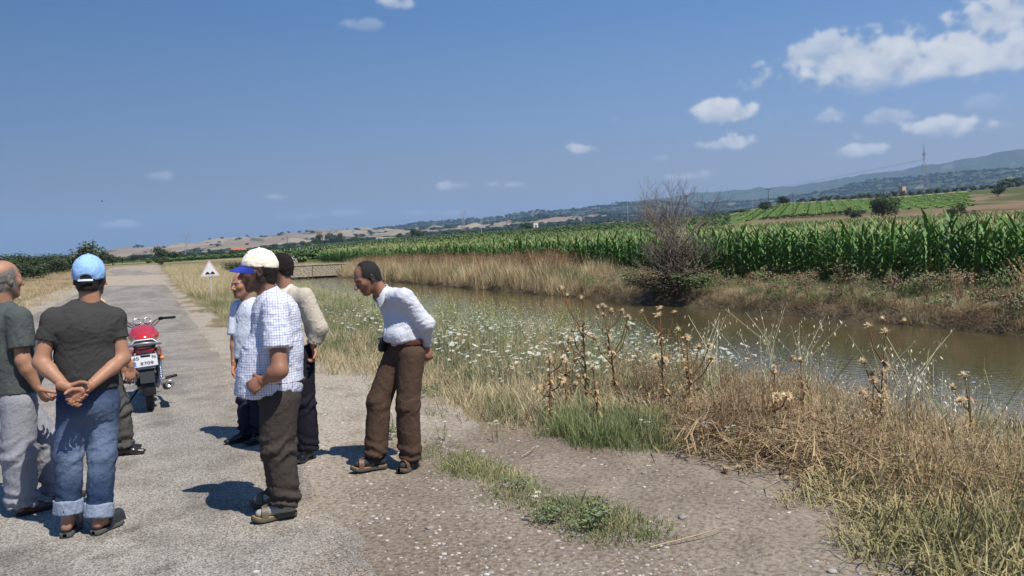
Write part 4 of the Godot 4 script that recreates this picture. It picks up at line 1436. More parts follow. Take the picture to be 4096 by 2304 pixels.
	p = build_person({"scalp": [[Vector3(0, 0.055, 0.040), Vector3(0, 0.35, 1)], [Vector3(0, -0.060, -0.08), Vector3(0, -1, 0.1)], [Vector3(0, 0.0, 0.022), Vector3(0, -1.0, 1)]], "at": Vector3(-2.523, 0.013, -7.842), "yaw": 0.311, "label": "short moustached man in plain white shirt and black pointed shoes, half hidden", "J": J, "skin": tan_skin, "fwd": Vector3(-0.70, 0, 0.7), "face": Vector3(-0.80, -0.05, 0.60), "head": 1.02, "jaw": 1.1, "beard": 0.25, "tache": 0.9, "hair": Color(0.03, 0.027, 0.025), "bare_feet": false,
		"cw": 0.165, "ww": 0.165, "hw": 0.155, "q": 0.76,
		"hands": [[J.wr, Vector3(0.0, -1, 0.05), Vector3(0.8, 0, 0.5), 0.55, 1.0, 1.0], [J.wl, Vector3(0.0, -1, 0.1), Vector3(-0.8, 0, 0.2), 0.55, -1.0, 1.0]],
		"trousers": {"color": Color(0.016, 0.020, 0.036), "mat": cloth(Color.WHITE, 0.85), "knee": 0.080, "hem": 0.080, "thigh": 0.095, "fold": 1.2, "brk": 0.012},
		"shirt": {"color": Color(0.52, 0.57, 0.68), "mat": cloth(Color.WHITE, 0.85), "sleeve": 0.9, "r0": 0.074, "r1": 0.078, "hem_at": Vector3(0.07, 0.78, 0), "hem_n": Vector3(0.0, -1, 0.0), "skirt": 1.1, "loose": 1.08, "fold": 0.006, "freq": Vector3(26, 18, 26), "collar": Color(0.62, 0.68, 0.80), "collar_h": 0.034, "collar_r": 0.066, "collar_open": 0.6}})
	hb = frame(Vector3(-0.80, -0.05, 0.60))
	hair = hair_field(J.head, hb, 1.02, 0.006, [[Vector3(0, 0.055, 0.040), Vector3(0, 0.35, 1)], [Vector3(0, -0.060, -0.08), Vector3(0, -1, 0.1)], [Vector3(0, 0.0, 0.022), Vector3(0, -1.0, 1)]])
	hm = MB.new()
	hair.build(hm, 0.007, 0.004, Vector3(500, 300, 500), fold, Color(0.045, 0.042, 0.040))
	obj("hair", hm.done(), mats.hair, p)
	for s in [["cl", "tl"], ["cr", "tr"]]:
		footwear(p, J[s[0]], J[s[1]], "shoe", Color(0.008, 0.008, 0.009), Color(0.012, 0.011, 0.010))

	# ---- the man almost hidden by the one in jeans
	J = {"head": Vector3(-0.125, 1.555, 0), "neck": Vector3(-0.125, 1.405, 0), "sl": Vector3(-0.20, 1.315, -0.17), "sr": Vector3(-0.120, 1.315, 0.17),
		"el": Vector3(-0.16, 1.03, -0.2), "er": Vector3(0.045, 1.040, 0.19), "wl": Vector3(0.08, 0.80, -0.19), "wr": Vector3(0.135, 0.790, 0.18),
		"hl_": Vector3(-0.045, 0.785, -0.085), "hr_": Vector3(-0.045, 0.785, 0.085), "kl": Vector3(0.03, 0.42, -0.1), "kr": Vector3(0.030, 0.42, 0.08),
		"al": Vector3(0.0, 0.075, -0.1), "ar": Vector3(0.045, 0.075, 0.06), "cl": Vector3(-0.06, 0.004, -0.1), "tl": Vector3(0.19, 0.004, -0.14),
		"cr": Vector3(-0.045, 0.004, 0.05), "tr": Vector3(0.215, 0.004, 0.10)}
	p = build_person({"scalp": [[Vector3(0, 0.03, 0.045), Vector3(0, 0.2, 1)], [Vector3(0, -0.060, -0.08), Vector3(0, -1, 0.25)], [Vector3(0, 0.0, 0.022), Vector3(0, -1.0, 1)]], "at": Vector3(-3.548, 0.013, -7.499), "yaw": 0.442, "label": "man in cream shirt and grey trousers almost hidden behind the man in jeans", "J": J, "skin": tan_skin, "fwd": Vector3(1, 0, 0.0), "face": Vector3(0.95, -0.05, -0.3), "head": 1.0, "beard": 0.4, "bare_feet": false, "cell": 0.013,
		"cw": 0.165, "ww": 0.150, "hw": 0.150, "q": 0.75,
		"hands": [[J.wr, Vector3(-0.12, -1, 0.0), Vector3(-0.2, 0, -1.0), 0.35, 1.0, 1.05], [J.wl, Vector3(0.1, -1, 0.0), Vector3(-0.2, 0, 1.0), 0.4, -1.0, 1.0]],
		"trousers": {"color": Color(0.070, 0.068, 0.064), "mat": cloth(Color.WHITE, 0.85), "knee": 0.085, "hem": 0.083, "thigh": 0.095, "fold": 1.3, "brk": 0.010},
		"shirt": {"color": Color(0.55, 0.40, 0.22), "mat": cloth(Color.WHITE, 0.85), "sleeve": 0.98, "r0": 0.070, "r1": 0.072, "hem_at": Vector3(-0.05, 0.84, 0), "hem_n": Vector3(0.0, -1, 0.0), "collar": Color(0.55, 0.42, 0.25)}})
	hb = frame(Vector3(0.95, -0.05, -0.3))
	hair = hair_field(J.head, hb, 1.0, 0.008, [[Vector3(0, 0.03, 0.045), Vector3(0, 0.2, 1)], [Vector3(0, -0.060, -0.08), Vector3(0, -1, 0.25)], [Vector3(0, 0.0, 0.022), Vector3(0, -1.0, 1)]])
	hm = MB.new()
	hair.build(hm, 0.009, 0.004, Vector3(500, 300, 500), fold, Color(0.02, 0.018, 0.016))
	obj("hair", hm.done(), mats.hair, p)
	for s in [["cl", "tl"], ["cr", "tr"]]:
		footwear(p, J[s[0]], J[s[1]], "shoe", Color(0.02, 0.018, 0.017), Color(0.012, 0.011, 0.010))

	# ---- the man who bends forward to look down, hands behind his back
	J = {"head": Vector3(-0.088, 1.520, 0.03), "neck": Vector3(0.022, 1.415, 0.0), "sl": Vector3(0.195, 1.365, 0.135), "sr": Vector3(0.045, 1.335, -0.185),
		"el": Vector3(0.345, 1.140, 0.10), "er": Vector3(0.28, 1.09, -0.26), "wl": Vector3(0.345, 0.965, -0.02), "wr": Vector3(0.36, 0.94, -0.16),
		"hl_": Vector3(0.225, 0.920, 0.055), "hr_": Vector3(0.125, 0.925, -0.07), "kl": Vector3(0.178, 0.515, 0.085), "kr": Vector3(-0.045, 0.535, -0.02),
		"al": Vector3(0.180, 0.085, 0.065), "ar": Vector3(-0.090, 0.110, 0.0), "cl": Vector3(0.240, 0.002, -0.03), "tl": Vector3(0.085, 0.002, 0.20),
		"cr": Vector3(-0.005, 0.008, -0.02), "tr": Vector3(-0.285, 0.016, 0.07)}
	p = build_person({"scalp": [[Vector3(0, 0.080, 0.030), Vector3(0, 0.50, 1)], [Vector3(0, -0.060, -0.08), Vector3(0, -1, 0.2)], [Vector3(0, 0.0, 0.018), Vector3(0, -0.9, 1)]], "at": Vector3(-1.041, 0, -6.667), "yaw": 0.155, "label": "man in white shirt and brown trousers bending forward with hands behind his back", "J": J, "skin": dark_skin, "fwd": Vector3(-0.72, -0.25, 0.62), "face": Vector3(-0.80, -0.44, 0.36), "face_up": Vector3(-0.45, 0.9, 0.2), "head": 1.03, "nose": 1.05, "beard": 0.35, "tache": 0.3, "bare_feet": false,
		"cw": 0.150, "ww": 0.132, "hw": 0.142, "q": 0.70, "waist_off": Vector3(0.02, -0.005, 0.0),
		"hands": [[J.wl, Vector3(0.22, -0.95, -0.15), Vector3(-0.6, -0.1, -0.7), 0.85, -1.0, 1.08], [J.wr, Vector3(-0.1, -0.95, 0.3), Vector3(0.3, 0, 0.9), 0.6, 1.0, 1.0]],
		"trousers": {"color": Color(0.068, 0.046, 0.035), "mat": cloth(Color.WHITE, 0.88), "knee": 0.094, "hem": 0.090, "thigh": 0.108, "fold": 0.75, "brk": 0.007, "rise": 0.0, "waist": 1.04},
		"shirt": {"color": Color(0.49, 0.51, 0.585), "mat": cloth(Color.WHITE, 0.85), "sleeve": 1.97, "r0": 0.070, "r1": 0.068, "r2": 0.048, "hem_at": Vector3(0.185, 1.022, 0), "hem_n": Vector3(0.02, -1, 0.0), "skirt": 1.06, "loose": 1.16, "sq": 1.1, "fold": 0.0105, "freq": Vector3(20, 30, 20), "collar": Color(0.58, 0.585, 0.63), "collar_h": 0.040, "collar_r": 0.066, "collar_low": 0.02, "collar_fwd": Vector3(-0.75, -0.5, 0.55),
			"belly": [[Vector3(0.095, 1.055, 0.055), Vector3(0.115, 0.075, 0.062)]], "folds": func(q: Vector3) -> float:
			var l: float = absf((q - Vector3(0.022, 1.38, 0.0)).dot(Vector3(0.62, 0.05, 0.77)) - 0.01)
			var front: float = (q - Vector3(0.12, 1.2, 0.0)).dot(Vector3(-0.72, -0.25, 0.62))
			if front < 0.02 or q.y > 1.34: return 0.0
			return 0.004 * smoothstep(0.024, 0.016, l) - 0.003 * smoothstep(0.012, 0.0, absf(l - 0.030))}})
	hb = frame(Vector3(-0.80, -0.44, 0.36), Vector3(-0.45, 0.9, 0.2))
	hair = hair_field(J.head, hb, 1.03, 0.006, [[Vector3(0, 0.080, 0.030), Vector3(0, 0.50, 1)], [Vector3(0, -0.060, -0.08), Vector3(0, -1, 0.2)], [Vector3(0, 0.0, 0.018), Vector3(0, -0.9, 1)]])
	hm = MB.new()
	hair.build(hm, 0.007, 0.004, Vector3(500, 300, 500), fold, Color(0.022, 0.020, 0.020))
	obj("hair", hm.done(), mats.hair, p)
	var bf := frame(Vector3(-0.72, 0, 0.62))
	var bm := MB.new()
	var rows := [[], [], [], []]
	for i in 41:
		var a := TAU * i / 40.0
		var c := Vector3(0.190, 1.005, -0.006)
		var rad := bf * Vector3(sin(a) * 0.158, 0, cos(a) * 0.122)
		rows[0].append(c + rad * 0.96 + Vector3(0, 0.019, 0)); rows[1].append(c + rad * 1.01 + Vector3(0, 0.017, 0)); rows[2].append(c + rad * 1.01 - Vector3(0, 0.017, 0)); rows[3].append(c + rad * 0.96 - Vector3(0, 0.019, 0))
	bm.sheet(rows, false, Color(0.085, 0.030, 0.022))
	var belt := obj("belt", bm.done(), mat(Color.WHITE, 0.35, true, 0.5), p)
	var bk := MB.new()
	var bt := Transform3D(bf, Vector3(0.190, 1.005, -0.006) + bf * Vector3(0, 0, 0.126))
	for e in [[Vector3(0.05, 0.005, 0.004), Vector3(0, 0.02, 0)], [Vector3(0.05, 0.005, 0.004), Vector3(0, -0.02, 0)], [Vector3(0.005, 0.045, 0.004), Vector3(0.025, 0, 0)], [Vector3(0.005, 0.045, 0.004), Vector3(-0.025, 0, 0)]]:
		bk.box(e[0], bt * Transform3D(Basis.IDENTITY, e[1]), Color(0.6, 0.55, 0.45))
	obj("buckle", bk.done(), mats.metal_v, belt)
	var po := MB.new()
	var pt := Transform3D(Basis(Vector3.UP, -0.9) * Basis(Vector3.FORWARD, 0.12), Vector3(0.015, 0.985, -0.03))
	po.box(Vector3(0.055, 0.105, 0.085), pt, Color(0.012, 0.012, 0.014), 0.012)
	po.box(Vector3(0.061, 0.045, 0.089), pt * Transform3D(Basis.IDENTITY, Vector3(0, 0.035, 0)), Color(0.02, 0.02, 0.022), 0.008)
	var pouch := obj("belt_pouch", po.done(), mat(Color.WHITE, 0.6, true), p)
	var pl := MB.new()
	pl.box(Vector3(0.004, 0.032, 0.012), pt * Transform3D(Basis.IDENTITY, Vector3(0.0, 0.03, 0.047)), Color(0.5, 0.55, 0.58))
	pl.box(Vector3(0.012, 0.032, 0.004), pt * Transform3D(Basis.IDENTITY, Vector3(-0.012, 0.03, 0.047)), Color(0.5, 0.55, 0.58))
	obj("tag", pl.done(), mats.metal_v, pouch)
	for s in [["cl", "tl"], ["cr", "tr"]]:
		var fd: Vector3 = (J[s[1]] - J[s[0]])
		var sk := Field.new()
		var a: Vector3 = J["al"] if s[0] == "cl" else J["ar"]
		sk.cap(J[s[0]] + Vector3(0, 0.064, 0) + fd.normalized() * 0.045, J[s[0]] + Vector3(0, 0.054, 0) + fd * 0.80, 0.035, 0.026, 0.02)
		sk.cap(J[s[0]] + Vector3(0, 0.062, 0) + fd.normalized() * 0.04, a, 0.036, 0.036, 0.02)
		sk.cap(a, J[s[0]] + Vector3(0, 0.060, 0) + fd * 0.6, 0.032, 0.027, 0.03)
		var km := MB.new()
		sk.build(km, 0.008, 0.0, Vector3.ONE, null, Color(0.035, 0.04, 0.045))
		obj("sock", km.done(), mats.cloth_v, p)
		footwear(p, J[s[0]], J[s[1]], "sandal", Color(0.115, 0.055, 0.040), Color(0.055, 0.062, 0.052))


# ---------------------------------------------------------------- motorcycle, sign, bridge, pylons, houses
func one(called: String, m: Material, parent: Node, draw) -> MeshInstance3D:
	var mb := MB.new()
	draw.call(mb)
	return obj(called, mb.done(), m, parent)


func wheel(parent: Node3D, called: String, z: float, spokes := true) -> void:
	var ax := Basis(Vector3(0, 0, 1), Vector3(1, 0, 0), Vector3(0, 1, 0))
	var c := Vector3(0, 0.30, z)
	var prof := []
	for i in 19:
		var a := TAU * i / 18.0
		prof.append(Vector2(0.252 + 0.050 * cos(a), 0.046 * sin(a)))
	var w := one(called, mats.tyre, parent, func(mb): mb.lathe(prof, 40, c, ax, Color(0.028, 0.028, 0.029)))
	one("tread", mats.tyre, w, func(mb):
		for i in 44:
			var a := TAU * i / 44.0
			for s in [-1.0, 1.0]:
				var t := Transform3D(Basis(Vector3.RIGHT, a + s * 0.03) * Basis(Vector3.UP, s * 0.35), c) * Transform3D(Basis.IDENTITY, Vector3(0, 0, 0))
				mb.box(Vector3(0.034, 0.007, 0.022), t * Transform3D(Basis(Vector3.FORWARD, s * 0.42), Vector3(s * 0.021, 0.2975, 0)), Color(0.04, 0.04, 0.04)))
	one("rim", mats.chrome, w, func(mb): mb.lathe([Vector2(0.215, -0.030), Vector2(0.212, 0.0), Vector2(0.215, 0.030), Vector2(0.207, 0.030), Vector2(0.204, 0.0), Vector2(0.207, -0.030), Vector2(0.215, -0.030)], 36, c, ax, Color(0.6, 0.6, 0.6)))
	one("hub", mats.alloy, w, func(mb): mb.lathe([Vector2(0.0, -0.065), Vector2(0.065, -0.06), Vector2(0.07, 0.0), Vector2(0.065, 0.06), Vector2(0.0, 0.065)], 20, c, ax, Color(0.35, 0.35, 0.35)))
	for i in 16:
		var a := TAU * i / 16.0
		one("spoke", mats.chrome, w, func(mb):
			var d := Vector3(0, cos(a), sin(a))
			mb.tube([c + d * 0.05 + Vector3(0.03 if i % 2 == 0 else -0.03, 0, 0), c + d.rotated(Vector3.RIGHT, 0.2) * 0.21], [0.0025], 4, Color(0.6, 0.6, 0.6), false))


func build_motorcycle() -> void:
	mats.tyre = mat(Color.WHITE, 0.85, true, 0.3)
	mats.chrome = mat(Color.WHITE, 0.22, true); mats.chrome.metallic = 0.95
	mats.alloy = mat(Color.WHITE, 0.45, true); mats.alloy.metallic = 0.7
	mats.black = mat(Color.WHITE, 0.5, true, 0.4)
	var red := mat(lin(0.42, 0.018, 0.016), 0.25, false, 0.5)
	red.clearcoat_enabled = true; red.clearcoat = 0.8; red.clearcoat_roughness = 0.12
	var K := Color(0.015, 0.015, 0.016)
	var b := thing("motorcycle", "red motorcycle parked on the asphalt, seen from behind, on its side stand", "motorcycle", Vector3(-4.21, 0.012, -9.74), 0.41)
	b.rotation.z = 0.04
	wheel(b, "rear_wheel", 0.0)
	wheel(b, "front_wheel", -1.26)
	one("rear_fender", mats.black, b, func(mb):
		var rows := [[], [], [], [], []]
		for i in 15:
			var a := deg_to_rad(-20.0 + i * 8.6)
			for k in 5: rows[k].append(Vector3([-0.075, -0.07, 0.0, 0.07, 0.075][k], 0.30 + cos(a) * [0.30, 0.335, 0.345, 0.335, 0.30][k], sin(a) * [0.30, 0.335, 0.345, 0.335, 0.30][k]))
		mb.sheet(rows, false, K))
	one("mud_flap", mats.black, b, func(mb):
		mb.box(Vector3(0.155, 0.20, 0.012), Transform3D(Basis(Vector3.RIGHT, -0.22), Vector3(0, 0.50, 0.345)), Color(0.022, 0.026, 0.028), 0.004)
		mb.box(Vector3(0.19, 0.035, 0.02), Transform3D(Basis(Vector3.RIGHT, -0.22), Vector3(0, 0.600, 0.350)), Color(0.30, 0.30, 0.29), 0.004))
	var pt := Transform3D(Basis(Vector3.RIGHT, -0.20) * Basis(Vector3.FORWARD, -0.03), Vector3(-0.012, 0.690, 0.355))
	var plate := one("number_plate", mat(Color.WHITE, 0.45, true), b, func(mb): mb.box(Vector3(0.265, 0.150, 0.006), pt, Color(0.52, 0.54, 0.58), 0.003))
	one("blue_band", mat(Color.WHITE, 0.45, true), plate, func(mb): mb.box(Vector3(0.034, 0.060, 0.003), pt * Transform3D(Basis.IDENTITY, Vector3(-0.104, -0.034, 0.0035)), Color(0.05, 0.20, 0.62)))
	one("plate_frame", mats.chrome, plate, func(mb):
		for e in [[Vector3(0.272, 0.006, 0.010), Vector3(0, 0.077, 0)], [Vector3(0.272, 0.006, 0.010), Vector3(0, -0.077, 0)], [Vector3(0.006, 0.150, 0.010), Vector3(0.135, 0, 0)], [Vector3(0.006, 0.150, 0.010), Vector3(-0.135, 0, 0)]]:
			mb.box(e[0], pt * Transform3D(Basis.IDENTITY, e[1]), Color(0.5, 0.5, 0.5)))
	var font := SystemFont.new()
	font.font_names = PackedStringArray(["Droid Sans"])
	font.font_weight = 700
	for w in [["45", Vector3(-0.085, 0.034, 0.0045)], ["N", Vector3(0.098, 0.036, 0.0045)], ["8709", Vector3(0.022, -0.036, 0.0045)]]:
		var tm := TextMesh.new()
		tm.text = w[0]
		tm.font = font
		tm.font_size = 64
		tm.pixel_size = 0.00088
		tm.depth = 0.0015
		var o := obj("lettering", tm, mat(lin(0.03, 0.03, 0.035), 0.6), plate)
		o.transform = pt * Transform3D(Basis.IDENTITY.scaled(Vector3(1.12, 0.95, 1)), w[1])
	one("tail_light", mat(Color.WHITE, 0.15, true, 0.6), b, func(mb): mb.box(Vector3(0.19, 0.070, 0.075), Transform3D(Basis(Vector3.RIGHT, -0.12), Vector3(0, 0.815, 0.325)), Color(0.22, 0.012, 0.012), 0.018))
	one("tail_cowl", mats.black, b, func(mb):
		mb.box(Vector3(0.20, 0.075, 0.34), Transform3D(Basis(Vector3.RIGHT, 0.10), Vector3(0, 0.875, 0.17)), K, 0.022)
		mb.box(Vector3(0.12, 0.06, 0.10), Transform3D(Basis.IDENTITY, Vector3(0, 0.735, 0.30)), K, 0.012))
	one("grab_rail", mats.alloy, b, func(mb):
		mb.tube([Vector3(-0.155, 0.855, 0.02), Vector3(-0.168, 0.870, 0.20), Vector3(-0.150, 0.885, 0.32), Vector3(-0.08, 0.905, 0.385), Vector3(0, 0.912, 0.40), Vector3(0.08, 0.905, 0.385), Vector3(0.150, 0.885, 0.32), Vector3(0.168, 0.870, 0.20), Vector3(0.155, 0.855, 0.02)], [0.016], 8, Color(0.30, 0.31, 0.33))
		mb.tube([Vector3(-0.145, 0.89, 0.32), Vector3(-0.09, 0.945, 0.31), Vector3(0.09, 0.945, 0.31), Vector3(0.145, 0.89, 0.32)], [0.014], 8, Color(0.30, 0.31, 0.33)))
	var sf := Field.new()
	sf.cap(Vector3(0, 0.875, 0.24), Vector3(0, 0.855, -0.05), 0.095, 0.115, 0.05, Vector3.UP, 0.55)
	sf.cap(Vector3(0, 0.845, -0.05), Vector3(0, 0.840, -0.42), 0.120, 0.100, 0.05, Vector3.UP, 0.5)
	one("seat", mat(Color.WHITE, 0.7, true), b, func(mb): sf.build(mb, 0.014, 0.0, Vector3.ONE, null, K))
	var tf := Field.new()
	tf.cap(Vector3(0, 0.875, -0.50), Vector3(0, 0.930, -0.82), 0.115, 0.150, 0.06, Vector3.UP, 0.85)
	tf.ball(Vector3(0, 0.905, -0.74), Vector3(0.175, 0.12, 0.20), Basis.IDENTITY, 0.06)
	var tank := one("fuel_tank", red, b, func(mb): tf.build(mb, 0.013, 0.0))
	one("fuel_cap", mats.chrome, tank, func(mb): mb.lathe([Vector2(0.0, 0.012), Vector2(0.03, 0.010), Vector2(0.034, 0.0)], 16, Vector3(0, 1.035, -0.78), Basis.IDENTITY, Color(0.5, 0.5, 0.5)))
	for s in [-1.0, 1.0]:
		one("side_panel", red, b, func(mb):
			var f := Field.new()
			f.cap(Vector3(s * 0.155, 0.745, 0.10), Vector3(s * 0.160, 0.690, -0.26), 0.075, 0.10, 0.03, Vector3.RIGHT, 0.28)
			f.cap(Vector3(s * 0.125, 0.79, 0.26), Vector3(s * 0.155, 0.745, 0.05), 0.045, 0.075, 0.03, Vector3.RIGHT, 0.35)
			f.build(mb, 0.012))
		var shock := one("shock_absorber", mats.chrome, b, func(mb): mb.tube([Vector3(s * 0.145, 0.66, -0.10), Vector3(s * 0.135, 0.34, 0.0)], [0.014], 10, Color(0.6, 0.6, 0.6)))
		one("spring", mats.chrome, shock, func(mb):
			var path := []
			for i in 73:
				var t := i / 72.0
				var a := t * TAU * 8.0
				path.append(Vector3(s * 0.145, 0.62, -0.088).lerp(Vector3(s * 0.136, 0.40, -0.02), t) + Vector3(cos(a) * 0.026, 0, sin(a) * 0.026))
			mb.tube(path, [0.0055], 5, Color(0.55, 0.55, 0.55), false))
		one("swing_arm", mats.alloy, b, func(mb): mb.tube([Vector3(s * 0.095, 0.30, 0.03), Vector3(s * 0.095, 0.34, -0.52)], [0.024], 8, Color(0.12, 0.12, 0.12)))
		one("fork_leg", mats.chrome, b, func(mb): mb.tube([Vector3(s * 0.085, 0.30, -1.26), Vector3(s * 0.085, 0.62, -1.14), Vector3(s * 0.085, 0.63, -1.136), Vector3(s * 0.085, 1.00, -0.985)], [0.027, 0.026, 0.018, 0.018], 10, Color(0.55, 0.55, 0.55)))
		one("rear_indicator", mat(Color.WHITE, 0.2, true, 0.6), b, func(mb):
			mb.tube([Vector3(s * 0.09, 0.700, 0.30), Vector3(s * 0.155, 0.700, 0.315)], [0.010], 6, K)
			mb.ball(Vector3(s * 0.170, 0.700, 0.325), Vector3(0.026, 0.024, 0.030), 10, 7, Color(0.75, 0.20, 0.03)))
		one("foot_peg", mats.black, b, func(mb):
			mb.tube([Vector3(s * 0.11, 0.36, -0.15), Vector3(s * 0.19, 0.36, -0.16)], [0.014], 6, Color(0.3, 0.3, 0.3))
			mb.tube([Vector3(s * 0.19, 0.365, -0.16), Vector3(s * 0.32, 0.385, -0.16)], [0.019], 8, K))
		var ga := one("gauge", mats.black, b, func(mb): mb.lathe([Vector2(0.0, -0.07), Vector2(0.034, -0.062), Vector2(0.046, 0.0), Vector2(0.048, 0.012), Vector2(0.044, 0.014), Vector2(0.043, 0.006)], 22, Vector3(s * 0.058, 1.085, -1.02), Basis(Vector3.RIGHT, 0.95), K))
		one("gauge_face", mat(Color.WHITE, 0.25, true, 0.6), ga, func(mb):
			var gb := Basis(Vector3.RIGHT, 0.95)
			mb.lathe([Vector2(0.043, 0.006), Vector2(0.0, 0.0062)], 22, Vector3(s * 0.058, 1.085, -1.02), gb, Color(0.15, 0.155, 0.16))
			mb.box(Vector3(0.004, 0.002, 0.032), Transform3D(gb, Vector3(s * 0.058, 1.085, -1.02)) * Transform3D(Basis(Vector3.UP, 0.7), Vector3(0.008, 0.0085, -0.008)), Color(0.5, 0.05, 0.03)))
		one("gauge_ring", mats.chrome, ga, func(mb): mb.lathe([Vector2(0.049, 0.006), Vector2(0.051, 0.012), Vector2(0.047, 0.017), Vector2(0.043, 0.013)], 22, Vector3(s * 0.058, 1.085, -1.02), Basis(Vector3.RIGHT, 0.95), Color(0.30, 0.30, 0.30)))
		one("grip", mats.black, b, func(mb): mb.tube([Vector3(s * 0.245, 1.115, -0.845), Vector3(s * 0.385, 1.118, -0.790)], [0.017, 0.0165], 10, K))
		one("lever", mats.alloy, b, func(mb):
			mb.box(Vector3(0.055, 0.045, 0.05), Transform3D(Basis(Vector3.UP, -s * 0.35), Vector3(s * 0.218, 1.112, -0.862)), K, 0.010)
			mb.tube([Vector3(s * 0.22, 1.105, -0.895), Vector3(s * 0.28, 1.095, -0.895), Vector3(s * 0.37, 1.090, -0.850)], [0.007, 0.006, 0.007], 6, Color(0.25, 0.25, 0.25))
			mb.tube([Vector3(s * 0.20, 1.09, -0.87), Vector3(s * 0.14, 1.02, -0.95), Vector3(s * 0.08, 1.0, -1.02)], [0.006], 6, K))
	one("handlebar", mats.chrome, b, func(mb): mb.tube([Vector3(-0.385, 1.118, -0.79), Vector3(-0.20, 1.113, -0.87), Vector3(-0.15, 1.09, -0.90), Vector3(-0.085, 1.015, -0.965), Vector3(0, 1.01, -0.97), Vector3(0.085, 1.015, -0.965), Vector3(0.15, 1.09, -0.90), Vector3(0.20, 1.113, -0.87), Vector3(0.385, 1.118, -0.79)], [0.0115], 8, Color(0.6, 0.6, 0.6)))
	one("fork_yoke", mats.alloy, b, func(mb): mb.box(Vector3(0.22, 0.03, 0.08), Transform3D(Basis(Vector3.RIGHT, 0.38), Vector3(0, 0.985, -0.99)), Color(0.35, 0.35, 0.35), 0.008))
	one("headlight", mats.black, b, func(mb): mb.lathe([Vector2(0.0, -0.13), Vector2(0.06, -0.11), Vector2(0.085, -0.03), Vector2(0.088, 0.0), Vector2(0.0, 0.02)], 20, Vector3(0, 0.90, -1.13), Basis(Vector3.RIGHT, -PI / 2), K))
	one("front_fender", red, b, func(mb):
		var rows := [[], [], [], []]
		for i in 15:
			var a := deg_to_rad(-60.0 + i * 8.6)
			for k in 4: rows[k].append(Vector3([-0.062, -0.045, 0.045, 0.062][k], 0.30 + cos(a) * [0.318, 0.338, 0.338, 0.318][k], -1.26 + sin(a) * [0.318, 0.338, 0.338, 0.318][k]))
		mb.sheet(rows, false))
	one("frame", mats.black, b, func(mb):
		for s in [-1.0, 1.0]:
			mb.tube([Vector3(s * 0.04, 0.93, -0.96), Vector3(s * 0.10, 0.60, -0.86), Vector3(s * 0.11, 0.22, -0.72), Vector3(s * 0.11, 0.24, -0.50), Vector3(s * 0.12, 0.62, -0.36)], [0.017], 7, K)
			mb.tube([Vector3(s * 0.04, 0.90, -0.95), Vector3(s * 0.10, 0.78, -0.45), Vector3(s * 0.12, 0.76, -0.10), Vector3(s * 0.09, 0.80, 0.26)], [0.016], 7, K))
	var en := one("engine", mats.alloy, b, func(mb):
		mb.box(Vector3(0.24, 0.20, 0.36), Transform3D(Basis.IDENTITY, Vector3(0, 0.32, -0.60)), Color(0.16, 0.16, 0.16), 0.04)
		mb.box(Vector3(0.12, 0.26, 0.12), Transform3D(Basis(Vector3.RIGHT, -0.15), Vector3(0, 0.54, -0.68)), Color(0.2, 0.2, 0.2), 0.015))
	for i in 8:
		one("fin", mats.alloy, en, func(mb): mb.box(Vector3(0.18, 0.006, 0.17), Transform3D(Basis(Vector3.RIGHT, -0.15), Vector3(0, 0.45 + i * 0.026, -0.67)), Color(0.25, 0.25, 0.25)))
	var ex := one("exhaust", mats.alloy, b, func(mb):
		mb.tube([Vector3(0.06, 0.52, -0.78), Vector3(0.10, 0.36, -0.92), Vector3(0.15, 0.22, -0.86), Vector3(0.17, 0.20, -0.60), Vector3(0.19, 0.21, -0.40)], [0.021], 10, Color(0.4, 0.36, 0.32))
		mb.tube([Vector3(0.19, 0.21, -0.42), Vector3(0.20, 0.225, -0.34), Vector3(0.225, 0.315, 0.10)], [0.024, 0.050, 0.050], 16, Color(0.05, 0.05, 0.05)))
	one("exhaust_tip", mats.chrome, ex, func(mb): mb.lathe([Vector2(0.046, -0.03), Vector2(0.052, 0.0), Vector2(0.050, 0.012), Vector2(0.038, 0.014), Vector2(0.022, 0.004), Vector2(0.014, 0.010), Vector2(0.012, -0.02), Vector2(0.0, -0.02)], 22, Vector3(0.225, 0.318, 0.11), Basis(Vector3.RIGHT, PI / 2 - 0.18), Color(0.55, 0.48, 0.40)))
	one("chain_guard", mats.black, b, func(mb): mb.box(Vector3(0.03, 0.07, 0.5), Transform3D(Basis(Vector3.RIGHT, 0.06), Vector3(-0.11, 0.37, -0.22)), K, 0.012))
	one("side_stand", mats.black, b, func(mb): mb.tube([Vector3(-0.10, 0.24, -0.50), Vector3(-0.27, 0.0, -0.42), Vector3(-0.30, -0.015, -0.40)], [0.013], 7, K))
	one("brake_pedal", mats.alloy, b, func(mb): mb.tube([Vector3(0.13, 0.30, -0.45), Vector3(0.17, 0.26, -0.62), Vector3(0.20, 0.28, -0.72)], [0.009], 6, Color(0.4, 0.4, 0.4)))
	for c in b.get_children():
		if c.name.begins_with("rear_wheel"): c.scale = Vector3.ONE * 0.95
		elif c.name.begins_with("front_wheel"):
			c.scale = Vector3.ONE * 0.95
			c.position.z = -0.063
		else: c.scale = Vector3(1, 0.88, 1)


